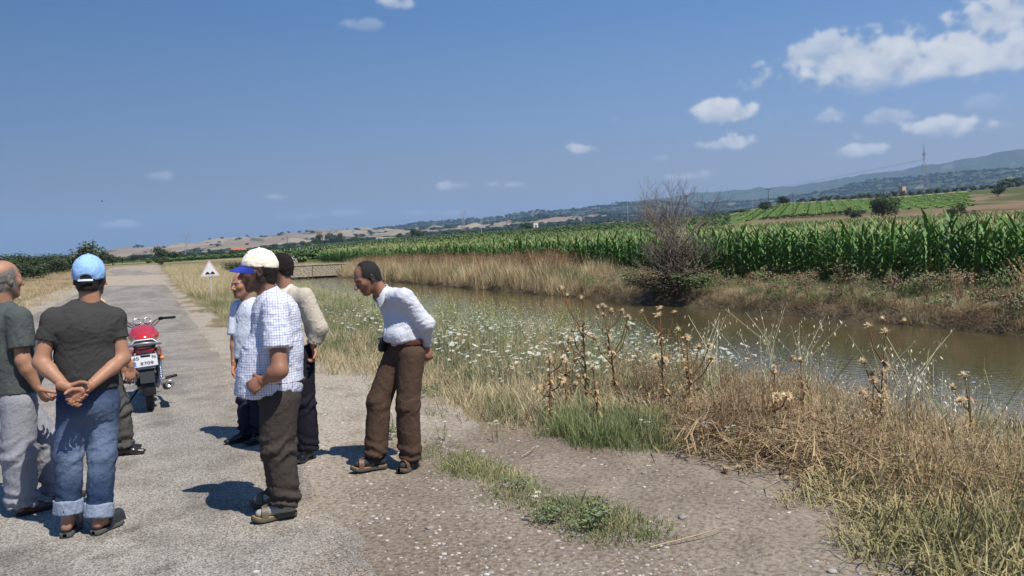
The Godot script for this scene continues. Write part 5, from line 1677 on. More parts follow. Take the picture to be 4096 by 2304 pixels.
func prism(mb: MB, pts: Array, t: Transform3D, z0: float, z1: float, col: Color) -> void:
	var poly := PackedVector2Array(pts)
	var ix := Geometry2D.triangulate_polygon(poly)
	for i in range(0, ix.size(), 3):
		var a := poly[ix[i]]; var b := poly[ix[i + 1]]; var c := poly[ix[i + 2]]
		if (b - a).cross(c - a) > 0.0:
			var k := b
			b = c
			c = k
		mb.tri(t * Vector3(a.x, a.y, z1), t * Vector3(b.x, b.y, z1), t * Vector3(c.x, c.y, z1), col)
		mb.tri(t * Vector3(a.x, a.y, z0), t * Vector3(c.x, c.y, z0), t * Vector3(b.x, b.y, z0), col)
	for i in pts.size():
		var a: Vector2 = pts[i]; var b: Vector2 = pts[(i + 1) % pts.size()]
		mb.quad(t * Vector3(a.x, a.y, z0), t * Vector3(b.x, b.y, z0), t * Vector3(b.x, b.y, z1), t * Vector3(a.x, a.y, z1), col)


func round_triangle(side: float, r: float) -> Array:
	var out := []
	var hh := side * 0.866
	for c in [[Vector2(0, hh * 0.667), PI / 2], [Vector2(-side / 2, -hh / 3), PI * 7 / 6], [Vector2(side / 2, -hh / 3), PI * 11 / 6]]:
		var m: Vector2 = c[0] * (1.0 - r * 2.0 / (hh * 0.667))
		for i in 7:
			var a: float = c[1] + (i / 6.0 - 0.5) * PI * 2.0 / 3.0
			out.append(m + Vector2(cos(a), sin(a)) * r)
	return out


func build_sign() -> void:
	var g := thing("road_sign", "triangular road hump warning sign with faded red border on grey post", "road sign", sn(39.9, 2.45, -0.02), 0.37)
	one("post", mats.galv, g, func(mb): mb.tube([Vector3(0, -0.2, -0.03), Vector3(0, 1.50, -0.03)], [0.030], 10, Color(0.42, 0.43, 0.44)))
	var t := Transform3D(Basis(Vector3.BACK, 0.02), Vector3(0, 1.19, 0.02))
	var board := one("sign_board", mats.paint, g, func(mb): prism(mb, round_triangle(0.86, 0.04), t, -0.010, 0.0, Color(0.58, 0.44, 0.46)))
	one("sign_face", mats.paint, board, func(mb): prism(mb, round_triangle(0.67, 0.02), t, 0.0025, 0.004, Color(0.66, 0.66, 0.68)))
	one("hump_symbol", mats.paint, board, func(mb):
		var pts := [Vector2(-0.215, -0.155)]
		for i in 25:
			var x := -0.21 + i * 0.0175
			pts.append(Vector2(x, -0.135 + 0.105 * pow(absf(sin((x + 0.21) / 0.42 * TAU)), 1.2) * (1.0 if absf(x) > 0.0 else 0.0)))
		pts.append(Vector2(0.215, -0.155))
		prism(mb, pts, t, 0.005, 0.006, Color(0.03, 0.028, 0.028)))
	for x in [Vector2(0.0, 0.42), Vector2(-0.11, 0.14), Vector2(0.10, -0.20)]:
		one("bolt", mats.galv, board, func(mb): mb.ball(t * Vector3(x.x, x.y, 0.006), Vector3(0.018, 0.018, 0.008), 8, 5, Color(0.45, 0.38, 0.35)))


func build_bridge() -> void:
	var m := mat(Color.WHITE, 0.9, true, 0.2)
	m.albedo_texture = noise_texture(1024, 0.012, 61, [[0.0, Color(0.42, 0.40, 0.37)], [0.45, Color(0.75, 0.73, 0.69)], [0.7, Color(0.9, 0.88, 0.84)], [1.0, Color(1, 1, 1)]], FastNoiseLite.TYPE_SIMPLEX_SMOOTH, 6)
	m.uv1_triplanar = true
	m.uv1_scale = Vector3(0.25, 0.7, 0.25)
	var g := thing("canal_bridge", "weathered concrete bridge parapet across the far end of the canal", "bridge", sn(99.0, 15.5), 0.401)
	for i in 5:
		one("wall_panel", m, g, func(mb): mb.box(Vector3(3.30, 1.28, 0.34), Transform3D(Basis.IDENTITY, Vector3(-6.7 + i * 3.35, -0.20, 0)), Color(0.52, 0.48, 0.41) * (1.0 - 0.05 * (i % 2)), 0.02))
		one("coping", m, g, func(mb): mb.box(Vector3(3.32, 0.10, 0.46), Transform3D(Basis.IDENTITY, Vector3(-6.7 + i * 3.35, 0.492, 0)), Color(0.55, 0.51, 0.45), 0.02))
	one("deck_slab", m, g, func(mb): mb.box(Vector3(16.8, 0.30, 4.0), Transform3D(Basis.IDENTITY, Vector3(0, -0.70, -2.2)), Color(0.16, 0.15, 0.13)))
	for i in 4:
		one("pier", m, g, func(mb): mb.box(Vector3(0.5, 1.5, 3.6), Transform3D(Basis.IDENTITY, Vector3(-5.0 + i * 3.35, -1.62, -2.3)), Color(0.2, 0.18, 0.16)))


func lattice(mb: MB, base: float, top: float, y0: float, y1: float, n: int, r: float, col: Color) -> void:
	for c in 4:
		var sx := 1.0 if c % 2 == 0 else -1.0
		var sz := 1.0 if c < 2 else -1.0
		mb.tube([Vector3(sx * base, y0, sz * base), Vector3(sx * top, y1, sz * top)], [r], 4, col, false)
	for i in n:
		var t0 := float(i) / n
		var t1 := (i + 1.0) / n
		var w0 := lerpf(base, top, t0)
		var w1 := lerpf(base, top, t1)
		var a := lerpf(y0, y1, t0)
		var b := lerpf(y0, y1, t1)
		for s in [-1.0, 1.0]:
			mb.tube([Vector3(-w0, a, s * w0), Vector3(w1, b, s * w1)], [r * 0.7], 3, col, false)
			mb.tube([Vector3(w0, a, s * w0), Vector3(-w1, b, s * w1)], [r * 0.7], 3, col, false)
			mb.tube([Vector3(s * w0, a, -w0), Vector3(s * w1, b, w1)], [r * 0.7], 3, col, false)
			mb.tube([Vector3(s * w0, a, w0), Vector3(s * w1, b, -w1)], [r * 0.7], 3, col, false)


# the place at azimuth az (degrees from -z towards +x) and distance r, on the ground
func at_az(az: float, r: float) -> Vector3:
	var a := deg_to_rad(az)
	var p := Vector3(sin(a) * r, 0, -cos(a) * r)
	p.y = ground_y(p.x, p.z)
	return p


func build_pylon(at: Vector3, h: float, turn: float, label: String, thick: float) -> void:
	var g := thing("electricity_pylon", label, "pylon", at, turn, "lattice pylons in the distance")
	var c := Color(0.30, 0.28, 0.30)
	one("lattice_body", mats.galv, g, func(mb): lattice(mb, h * 0.085, h * 0.028, 0.0, h * 0.66, 7, thick, c))
	one("lattice_head", mats.galv, g, func(mb):
		for s in [-1.0, 1.0]:
			mb.tube([Vector3(s * h * 0.028, h * 0.66, 0), Vector3(s * h * 0.085, h * 0.80, 0), Vector3(s * h * 0.07, h * 1.0, 0)], [thick], 4, c, false)
			mb.tube([Vector3(s * h * 0.028, h * 0.66, 0), Vector3(s * h * 0.03, h * 0.80, 0), Vector3(s * h * 0.07, h * 1.0, 0)], [thick], 4, c, false)
			mb.tube([Vector3(s * h * 0.085, h * 0.80, 0), Vector3(s * h * 0.03, h * 0.86, 0)], [thick * 0.8], 4, c, false))
	one("cross_arm", mats.galv, g, func(mb):
		mb.tube([Vector3(-h * 0.21, h * 0.80, 0), Vector3(h * 0.21, h * 0.80, 0)], [thick], 4, c, false)
		mb.tube([Vector3(-h * 0.21, h * 0.80, 0), Vector3(-h * 0.08, h * 0.845, 0), Vector3(h * 0.08, h * 0.845, 0), Vector3(h * 0.21, h * 0.80, 0)], [thick], 4, c, false)
		for k in 9: mb.tube([Vector3(h * (-0.18 + k * 0.045), h * 0.80, 0), Vector3(h * (-0.16 + k * 0.040), h * 0.842, 0)], [thick * 0.6], 3, c, false))
	for x in [-0.19, 0.0, 0.19]:
		one("insulator", mats.galv, g, func(mb): mb.tube([Vector3(x * h, h * 0.80, 0), Vector3(x * h, h * 0.72, 0)], [thick * 0.8], 5, c, false))


func build_pole(at: Vector3, h: float, label: String, pale: bool, arm := true, turn := 0.0) -> void:
	var g := thing("utility_pole", label, "utility pole", at, turn, "utility poles in the fields")
	var c := Color(0.42, 0.40, 0.36) if pale else Color(0.10, 0.09, 0.08)
	one("pole", mats.paint, g, func(mb): mb.tube([Vector3(0, -0.5, 0), Vector3(0, h, 0)], [0.13, 0.09], 8, c))
	if arm:
		one("cross_arm", mats.paint, g, func(mb): mb.box(Vector3(2.2, 0.16, 0.16), Transform3D(Basis.IDENTITY, Vector3(0, h - 0.5, 0)), c))
		for x in [-0.95, 0.0, 0.95]:
			one("insulator", mats.paint, g, func(mb): mb.tube([Vector3(x, h - 0.42, 0), Vector3(x, h - 0.1, 0)], [0.07, 0.05], 6, Color(0.3, 0.25, 0.2)))


func build_house(at: Vector3, size: Vector3, turn: float, wall: Color, roof: Color, label: String, category: String, flat := false, windows := 3) -> void:
	var g := thing("farmhouse" if category == "house" else category.replace(" ", "_"), label, category, at, turn)
	one("wall", mats.paint, g, func(mb): mb.box(Vector3(size.x, size.y + 1.0, size.z), Transform3D(Basis.IDENTITY, Vector3(0, size.y / 2 - 0.5, 0)), wall))
	var r := one("roof", mats.paint, g, func(mb):
		if flat:
			mb.box(Vector3(size.x * 1.04, 0.25, size.z * 1.04), Transform3D(Basis.IDENTITY, Vector3(0, size.y + 0.13, 0)), roof)
			return
		var e := size * 0.5 + Vector3(0.5, 0, 0.5)
		var hh := size.z * 0.28
		var y := size.y + 0.02
		mb.quad(Vector3(-e.x, y, e.z), Vector3(-e.x, y + hh, 0), Vector3(e.x, y + hh, 0), Vector3(e.x, y, e.z), roof)
		mb.quad(Vector3(e.x, y, -e.z), Vector3(e.x, y + hh, 0), Vector3(-e.x, y + hh, 0), Vector3(-e.x, y, -e.z), roof)
		mb.tri(Vector3(e.x, y, e.z), Vector3(e.x, y + hh, 0), Vector3(e.x, y, -e.z), wall)
		mb.tri(Vector3(-e.x, y, -e.z), Vector3(-e.x, y + hh, 0), Vector3(-e.x, y, e.z), wall)
		mb.quad(Vector3(-e.x, y, -e.z), Vector3(-e.x, y, e.z), Vector3(e.x, y, e.z), Vector3(e.x, y, -e.z), wall))
	if not flat:
		one("chimney", mats.paint, r, func(mb): mb.box(Vector3(0.6, 1.4, 0.6), Transform3D(Basis.IDENTITY, Vector3(size.x * 0.25, size.y + size.z * 0.28, 0.8)), wall))
	for i in windows:
		one("window", mats.paint, g, func(mb): mb.box(Vector3(0.9, 1.1, 0.08), Transform3D(Basis.IDENTITY, Vector3(size.x * ((i + 0.5) / windows - 0.5), size.y * 0.55, size.z / 2 + 0.03)), Color(0.03, 0.035, 0.04)))
	one("door", mats.paint, g, func(mb): mb.box(Vector3(0.9, 1.9, 0.08), Transform3D(Basis.IDENTITY, Vector3(size.x * 0.02, 0.95, size.z / 2 + 0.035)), Color(0.09, 0.06, 0.04)))


func build_things() -> void:
	mats.galv = mat(Color.WHITE, 0.6, true, 0.4)
	mats.paint = mat(Color.WHITE, 0.8, true, 0.25)
	build_motorcycle()
	build_sign()
	build_bridge()
	build_pylon(at_az(-1.0 - 2.1, 1300.0), 38.0, 0.5, "lattice pylon standing on the tan hill in the middle distance", 0.22)
	build_pylon(at_az(25.95, 500.0), 30.0, 1.25, "tall lattice pylon rising before the blue mountains on the right", 0.065)
	build_pylon(at_az(-20.75, 1350.0), 36.0, 0.3, "faint lattice pylon above the low ridge beyond the road", 0.18)
	build_pole(at_az(16.9, 330.0), 9.0, "dark utility pole with crossarm behind the round trees", false)
	build_pole(at_az(18.4, 262.0), 7.5, "dark utility pole at the lower corner of the vineyard slope", false)
	build_pole(at_az(15.9, 520.0), 7.0, "short pale pole left of the round trees", true)
	build_pole(at_az(11.75, 300.0), 10.5, "dark utility pole just right of the bare bush", false)
	build_pole(at_az(-1.9, 420.0), 9.0, "pale concrete pole between the pylon and the white hut", true)
	build_pole(at_az(-0.2, 430.0), 10.0, "dark lattice like pole left of the white hut", false)
	build_pole(at_az(5.0, 600.0), 7.0, "pale pole in front of the tan fields right of the white hut", true)
	build_pole(at_az(7.9, 520.0), 17.0, "tall thin pole left of the bare bush", true, false)
	build_pole(at_az(-14.6, 480.0), 8.0, "pole standing behind the red roofed farmhouse", false)
	build_house(at_az(-17.65, 700.0), Vector3(10.5, 3.0, 7.0), 0.35, Color(0.42, 0.36, 0.31), Color(0.33, 0.12, 0.075), "farmhouse with red tiled roof on the plain left of the men", "house")
	build_house(at_az(1.75, 600.0), Vector3(3.2, 4.6, 3.2), 0.1, Color(0.62, 0.60, 0.55), Color(0.5, 0.47, 0.42), "small white hut beside a dark tree on the green plain", "hut", true, 1)
	build_house(at_az(-8.2, 650.0), Vector3(16.0, 1.8, 7.0), 0.2, Color(0.55, 0.55, 0.53), Color(0.66, 0.66, 0.65), "long low white roofed farm shed among the vineyards", "shed", true, 4)
	build_house(at_az(24.75, 440.0), Vector3(2.2, 5.0, 2.2), 0.3, Color(0.40, 0.33, 0.25), Color(0.36, 0.30, 0.24), "small beige tower above the big tree on the vineyard slope", "tower", true, 1)
	build_house(at_az(-28.6, 420.0), Vector3(4.5, 2.6, 4.0), 0.3, Color(0.55, 0.56, 0.55), Color(0.55, 0.55, 0.56), "pale shed showing above the olive bushes at the far left", "shed", true, 2)
	var bird := thing("bird", "small dark bird gliding low in the sky on the left", "bird", Vector3(-56.0, 10.2, -118.0), 0.6)
	one("body", mats.paint, bird, func(mb):
		mb.ball(Vector3.ZERO, Vector3(0.10, 0.09, 0.26), 10, 8, Color(0.03, 0.028, 0.025))
		mb.ball(Vector3(0, 0.03, -0.27), Vector3(0.06, 0.06, 0.08), 8, 6, Color(0.03, 0.028, 0.025))
		mb.tri(Vector3(-0.10, 0, 0.42), Vector3(0, 0.03, 0.15), Vector3(0.10, 0, 0.42), Color(0.03, 0.028, 0.025)))
	for s in [-1.0, 1.0]:
		one("wing", mats.paint, bird, func(mb): mb.sheet([[Vector3(s * 0.05, 0.04, -0.14), Vector3(s * 0.35, 0.14, -0.16), Vector3(s * 0.72, 0.05, 0.02)], [Vector3(s * 0.05, 0.02, 0.10), Vector3(s * 0.35, 0.11, 0.08), Vector3(s * 0.70, 0.04, 0.07)]], false, Color(0.03, 0.028, 0.025)))
	for k in [[-0.19, 0], [0.0, 1], [0.19, 2]]:
		var a: Vector3 = at_az(25.95, 500.0) + Vector3(0, 30.0 * 0.72, 0) + Vector3(cos(1.25), 0, -sin(1.25)) * k[0] * 30.0
		var b: Vector3 = at_az(-3.1, 1300.0) + Vector3(0, 38.0 * 0.72, 0) + Vector3(cos(0.5), 0, -sin(0.5)) * k[0] * 36.0
		var path := []
		for i in 25: path.append(a.lerp(b, i / 24.0) - Vector3(0, 14.0 * (1.0 - pow(i / 12.0 - 1.0, 2.0)), 0))
		var o := one("power_line", mats.galv, null, func(mb): mb.tube(path, [0.022], 4, Color(0.15, 0.15, 0.16), false))
		tag(o, "thin power line sagging from the right pylon to the middle one", "power line", "wires between the pylons")


# ---------------------------------------------------------------- plants
func vary(c: Color, k: float) -> Color:
	var f := 1.0 + rr(-k, k)
	return Color(c.r * f * (1.0 + rr(-k, k) * 0.3), c.g * f, c.b * f * (1.0 + rr(-k, k) * 0.3))


func tuft_mesh(blades: int, spread: float, h0: float, h1: float, wide: float, droop: float, c0: Color, c1: Color, segs := 2) -> ArrayMesh:
	var mb := MB.new()
	for i in blades:
		var a := rr(0, TAU)
		var r := spread * sqrt(rng.randf())
		var d := Vector3(rr(-0.5, 0.5), 1.0, rr(-0.5, 0.5)).normalized()
		var k := rng.randf()
		mb.blade(Vector3(cos(a) * r, -0.02, sin(a) * r), d, rr(h0, h1), wide * rr(0.7, 1.3), droop * rr(0.3, 1.6), segs, vary(c0.lerp(c1, k * 0.4), 0.15), vary(c1.lerp(c0, k * 0.4), 0.15), Vector3(cos(a * 3.0), 0, sin(a * 3.0)))
	return mb.done()


# oat stalks: thin stems that bow, with hanging pale husks
func oat_mesh(stems: int, spread: float, h0: float, h1: float, stem: Color, husk: Color, big := 1.0) -> ArrayMesh:
	var mb := MB.new()
	for i in stems:
		var a := rr(0, TAU)
		var base := Vector3(cos(a), 0, sin(a)) * spread * sqrt(rng.randf())
		var h := rr(h0, h1)
		var lean := Vector3(rr(-0.22, 0.22), 0, rr(-0.22, 0.22))
		var p0 := base
		var p1 := base + Vector3(0, h * 0.6, 0) + lean * h * 0.4
		var p2 := base + Vector3(0, h * 0.97, 0) + lean * h * 1.9
		var c := vary(stem, 0.2)
		mb.tube([p0, p1, p2], [0.0024 * big, 0.0019 * big, 0.0010 * big], 3, c, false)
		for k in 9:
			var t := 0.55 + 0.45 * k / 8.0
			var q := p1.lerp(p2, (t - 0.55) / 0.45)
			var o := Vector3(rr(-1, 1), rr(0.0, 0.5), rr(-1, 1)).normalized() * rr(0.02, 0.07) * (1.2 - (t - 0.55))
			var e := q + o
			mb.tri(q, q + Vector3(0.0012, 0, 0) * big, e, c)
			var l := rr(0.016, 0.026) * big
			var w := 0.0028 * big
			var dn := (Vector3(0, -1, 0) + o.normalized() * rr(0.2, 0.9)).normalized()
			var s := dn.cross(Vector3(rr(-1, 1), 0.3, rr(-1, 1))).normalized() * w
			var hc := vary(husk, 0.18)
			mb.quad(e, e + dn * l * 0.5 - s, e + dn * l, e + dn * l * 0.5 + s, hc)
		if i % 2 == 0:
			mb.blade(p0.lerp(p1, 0.3), (lean + Vector3(rr(-0.6, 0.6), 0.8, rr(-0.6, 0.6))).normalized(), h * 0.35, 0.006 * big, 1.4, 3, c, c)
	return mb.done()


# wild carrot: green stems and flat white umbels
func carrot_mesh(heads: int, h: float, spread: float, fat := 1.0) -> ArrayMesh:
	var mb := MB.new()
	var g := Color(0.17, 0.20, 0.11)
	for i in heads:
		var a := rr(0, TAU)
		var base := Vector3(cos(a), 0, sin(a)) * spread * 0.25
		var top := Vector3(cos(a) * spread * rr(0.2, 1.0), h * rr(0.75, 1.05), sin(a) * spread * rr(0.2, 1.0))
		mb.tube([base, base.lerp(top, 0.5) + Vector3(rr(-0.03, 0.03), 0, rr(-0.03, 0.03)), top], [0.004 * fat, 0.003 * fat], 3, vary(g, 0.2), false)
		var r := rr(0.018, 0.040) * fat
		var tilt := Basis(Vector3(rr(-1, 1), 0, rr(-1, 1)).normalized(), rr(0.0, 0.45))
		for k in 15:
			var b := TAU * k * 0.382
			var rad := r * sqrt((k + 0.5) / 15.0)
			var c := top + tilt * Vector3(cos(b) * rad, 0.022 * fat - rad * 0.15, sin(b) * rad)
			if k % 2 == 0: mb.tri(top, top + tilt * Vector3(0.0016, 0, 0), c, g)
			var q := r * 0.27
			var up := tilt * Vector3(rr(-0.2, 0.2), 1, rr(-0.2, 0.2)).normalized()
			var x := up.cross(Vector3.FORWARD).normalized() * q
			var z := x.cross(up).normalized() * q
			var w := vary(Color(0.49, 0.515, 0.46), 0.08)
			mb.quad(c - x * 0.9, c - z, c + x * 0.9, c + z, w)
		for k in 3:
			mb.blade(base.lerp(top, rr(0.1, 0.5)), Vector3(rr(-1, 1), 0.8, rr(-1, 1)), 0.12 * fat, 0.010 * fat, 0.8, 2, g, vary(g, 0.2))
	return mb.done()


# dry thistle: brown branching stems, withered leaves, spiny straw heads
func thistle_head(mb: MB, at: Vector3, up: Vector3, r: float) -> void:
	var x := up.cross(Vector3(0.3, 0.1, 1)).normalized()
	var z := x.cross(up)
	var straw := Color(0.50, 0.37, 0.20)
	mb.ball(at, Vector3(r * 0.62, r * 0.5, r * 0.62), 8, 5, Color(0.34, 0.24, 0.13), Basis(x, up, z))
	for k in 22:
		var a := TAU * k * 0.382
		var e := 0.2 + 0.9 * (k % 4) / 4.0
		var d := (x * cos(a) + z * sin(a)) * cos(e - 0.35) + up * sin(e - 0.35)
		mb.blade(at + d * r * 0.35, d, r * rr(0.8, 1.25), r * 0.30, 0.35, 2, straw, vary(Color(0.58, 0.46, 0.28), 0.15), up.cross(d).normalized())
	for k in 26:
		var a := TAU * k * 0.618
		var d := (up * 1.0 + (x * cos(a) + z * sin(a)) * rr(0.1, 0.75)).normalized()
		mb.blade(at + d * r * 0.3, d, r * rr(0.6, 0.9), r * 0.10, 0.0, 1, Color(0.66, 0.56, 0.40), Color(0.72, 0.64, 0.48), x)


func build_thistle(at: Vector3, h: float, branches: int, label: String, seed_: int, leafy := 1.0) -> void:
	rng.seed = seed_
	var g := thing("dry_thistle", label, "thistle", at, rr(0, TAU), "dry thistles beside the canal")
	var brown := Color(0.19, 0.115, 0.06)
	var tips := []
	var mb := MB.new()
	var lean := Vector3(rr(-0.10, 0.10), 0, rr(-0.10, 0.10))
	var top := Vector3(0, h, 0) + lean * h
	mb.tube([Vector3(0, -0.03, 0), top * 0.5 + Vector3(rr(-0.02, 0.02), 0, 0), top], [0.012, 0.009, 0.005], 6, brown, false)
	tips.append([top, (top + lean).normalized()])
	for i in branches:
		var t := rr(0.35, 0.8)
		var p := top * t
		var a := rr(0, TAU)
		var q := p + Vector3(cos(a) * rr(0.10, 0.24), h * rr(0.12, 0.40), sin(a) * rr(0.10, 0.24))
		var m := p.lerp(q, 0.5) + Vector3(cos(a), -0.3, sin(a)) * 0.03
		mb.tube([p, m, q], [0.008, 0.006, 0.004], 5, vary(brown, 0.2), false)
		tips.append([q, (q - m).normalized()])
	var st := obj("stem", mb.done(), mats.plant, g)
	var lb := MB.new()
	for i in int((branches + 1) * 11 * leafy):
		var t := 0.75 * pow(rng.randf(), 1.4)
		var p := top * t
		var d := Vector3(rr(-1, 1), rr(-0.3, 0.6), rr(-1, 1)).normalized()
		lb.blade(p, d, rr(0.06, 0.16), rr(0.015, 0.035), 1.8, 4, vary(Color(0.23, 0.145, 0.075), 0.3), vary(Color(0.36, 0.25, 0.14), 0.3))
	var lo := obj("withered_leaves", lb.done(), mats.plant, g)
	tag(lo, "", "", "", "stuff")
	for t in tips:
		var hb := MB.new()
		thistle_head(hb, t[0] + t[1] * 0.01, t[1], rr(0.036, 0.047))
		obj("flower_head", hb.done(), mats.plant, g)


func corn_mesh(h: float, tassel: bool, leaves: int) -> ArrayMesh:
	var mb := MB.new()
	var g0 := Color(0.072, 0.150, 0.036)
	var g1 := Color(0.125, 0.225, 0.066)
	mb.tube([Vector3(0, -0.1, 0), Vector3(rr(-0.02, 0.02), h * 0.5, rr(-0.02, 0.02)), Vector3(rr(-0.05, 0.05), h * 0.93, rr(-0.05, 0.05))], [0.018, 0.014, 0.006], 5, Color(0.09, 0.15, 0.045), false)
	var a := rr(0, TAU)
	for i in leaves:
		var t := float(i) / leaves
		a += PI + rr(-0.5, 0.5)
		var y := h * (0.12 + 0.80 * t)
		var d := Vector3(cos(a) * 0.55, 0.9, sin(a) * 0.55).normalized()
		var len := h * rr(0.30, 0.44) * (1.15 - 0.55 * absf(t - 0.45))
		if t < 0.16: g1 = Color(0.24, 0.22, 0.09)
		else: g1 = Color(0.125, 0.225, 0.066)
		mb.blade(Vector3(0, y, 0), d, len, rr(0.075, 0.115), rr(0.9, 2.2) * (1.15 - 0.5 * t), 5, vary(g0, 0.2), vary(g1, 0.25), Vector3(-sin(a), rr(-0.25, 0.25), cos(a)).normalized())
	if tassel:
		for k in 9:
			var b := rr(0, TAU)
			mb.blade(Vector3(0, h * 0.97, 0), Vector3(cos(b) * 0.5, 1.0, sin(b) * 0.5).normalized(), rr(0.20, 0.34), 0.022, 0.5, 2, Color(0.30, 0.28, 0.12), vary(Color(0.42, 0.36, 0.18), 0.2), Vector3(-sin(b), 0, cos(b)))
	return mb.done()


# a crown of leaf-sized faces through several uneven lobes; unit height 1, about unit width
func crown_mesh(lobes: int, faces: int, leaf: float, c0: Color, c1: Color, flat := 1.0, sparse := 0.0) -> ArrayMesh:
	var mb := MB.new()
	var ls := []
	for i in lobes:
		var a := TAU * i / lobes + rr(-0.5, 0.5)
		var r := rr(0.12, 0.32) if i > 0 else 0.0
		ls.append([Vector3(cos(a) * r, rr(0.28, 0.72) * flat, sin(a) * r), rr(0.16, 0.30)])
	for i in faces:
		var l: Array = ls[rng.randi() % lobes]
		var d := Vector3(rr(-1, 1), rr(-0.9, 1), rr(-1, 1)).normalized()
		var u := pow(rng.randf(), 0.35 - sparse * 0.2)
		var p: Vector3 = l[0] + d * l[1] * u * (0.85 + 0.3 * noise_a.get_noise_3d(d.x * 40.0 + i % lobes * 9.0, d.y * 40.0, d.z * 40.0) * 2.0)
		if p.y < 0.02: p.y = rr(0.02, 0.12)
		var n := (d + Vector3(rr(-0.9, 0.9), rr(-0.5, 1.1), rr(-0.9, 0.9))).normalized()
		var x := n.cross(Vector3(rr(-1, 1), rr(-1, 1), rr(-1, 1))).normalized() * leaf * rr(0.6, 1.3)
		var z := x.cross(n).normalized() * leaf * rr(0.35, 0.7)
		mb.quad(p - x, p - z, p + x, p + z, vary(c0.lerp(c1, rng.randf()), 0.18))
	return mb.done()


func limb_mesh(h: float, r: float, limbs: int, col: Color) -> ArrayMesh:
	var mb := MB.new()
	mb.tube([Vector3(0, -0.3, 0), Vector3(rr(-0.03, 0.03), h * 0.3, rr(-0.03, 0.03)), Vector3(rr(-0.08, 0.08), h * 0.62, rr(-0.08, 0.08))], [r, r * 0.75, r * 0.4], 7, col, false)
	for i in limbs:
		var a := TAU * i / limbs + rr(-0.4, 0.4)
		mb.tube([Vector3(0, h * rr(0.2, 0.4), 0), Vector3(cos(a) * h * 0.18, h * 0.5, sin(a) * h * 0.18), Vector3(cos(a) * h * 0.30, h * rr(0.6, 0.8), sin(a) * h * 0.30)], [r * 0.5, r * 0.35, r * 0.12], 5, col, false)
	return mb.done()


var crowns := {}


func tree(at: Vector3, h: float, w: float, kind: String, label: String, category: String, group := "") -> Node3D:
	var o := thing("tree" if category == "tree" else category.replace(" ", "_"), label, category, at, rr(0, TAU), group)
	var k: Array = crowns[kind]
	var t := obj("trunk", k[1], mats.plant, o)
	t.scale = Vector3(h, h, h)
	var c := obj("crown", k[0][rng.randi() % k[0].size()], mats.leaf, o)
	c.scale = Vector3(w, h, w)
	tag(c, "", "", "", "stuff")
	return o


func branch(mb: MB, p: Vector3, d: Vector3, len: float, r: float, depth: int, col: Color) -> void:
	var q := p + d * len
	var m := p + d * len * 0.5 + Vector3(rr(-1, 1), rr(-0.4, 0.8), rr(-1, 1)) * len * 0.10
	mb.tube([p, m, q], [r, r * 0.8, r * 0.6], 5 if r > 0.012 else 3, col * rr(0.8, 1.25), false)
	if depth <= 0: return
	for i in (3 if depth > 2 else 2 + rng.randi() % 2):
		var nd := (d + Vector3(rr(-0.8, 0.8), rr(-0.25, 0.75), rr(-0.8, 0.8))).normalized()
		branch(mb, p.lerp(q, rr(0.45, 1.0)) if i > 0 else q, nd, len * rr(0.55, 0.80), r * 0.58, depth - 1, col)


func scatter(count: int, s0: float, s1: float, n0: float, n1: float, size0: float, size1: float, mask, tint: Array, near := 0.0, grow = null) -> Array:
	var out := [[], []]
	for i in count:
		# nearer places are denser, as they show larger
		var t := rng.randf()
		var s := s0 + (s1 - s0) * (pow(t, 1.0 + near))
		var n := rr(n0, n1)
		var k: float = mask.call(s, n)
		if rng.randf() > k: continue
		var p := sn(s, n)
		p.y = ground_y(p.x, p.z) - 0.01
		if p.y < -0.97 and n > 6.0 and n < 21.0: continue
		var z: float = rr(size0, size1) * (0.75 + 0.5 * clampf(k, 0, 1))
		if grow != null: z *= grow.call(s, n)
		var b := Basis(Vector3.UP, rr(0, TAU)) * Basis(Vector3(rr(-1, 1), 0, rr(-1, 1)).normalized(), rr(0, 0.18))
		out[0].append(Transform3D(b.scaled(Vector3(z, z * rr(0.85, 1.15), z)), p))
		var c: Color = tint[0].lerp(tint[1], clampf(0.5 + noise_a.get_noise_2d(p.x * 12.0 + 40.0, p.z * 12.0) * 1.6 + rr(-0.25, 0.25), 0.0, 1.0))
		out[1].append(c)
	return out


# the bare bay of dirt in the foreground, where hardly anything grows
func bare(s: float, n: float) -> float:
	var d := sqrt(pow((s - 4.1) / 3.3, 2.0) + pow((n - 2.5) / 1.95, 2.0))
	return smoothstep(0.92, 1.12, d + 0.18 * noise_a.get_noise_2d(s * 30.0, n * 30.0))


func verge(s: float, n: float) -> float:   # how far off the gravel: 0 on it, 1 in the grass
	var edge := 2.9 + 0.5 * noise_a.get_noise_2d(s * 14.0, 7.0) - smoothstep(8.5, 17.0, s) * 1.25
	return smoothstep(edge - 0.3, edge + 0.5, n) * bare(s, n)


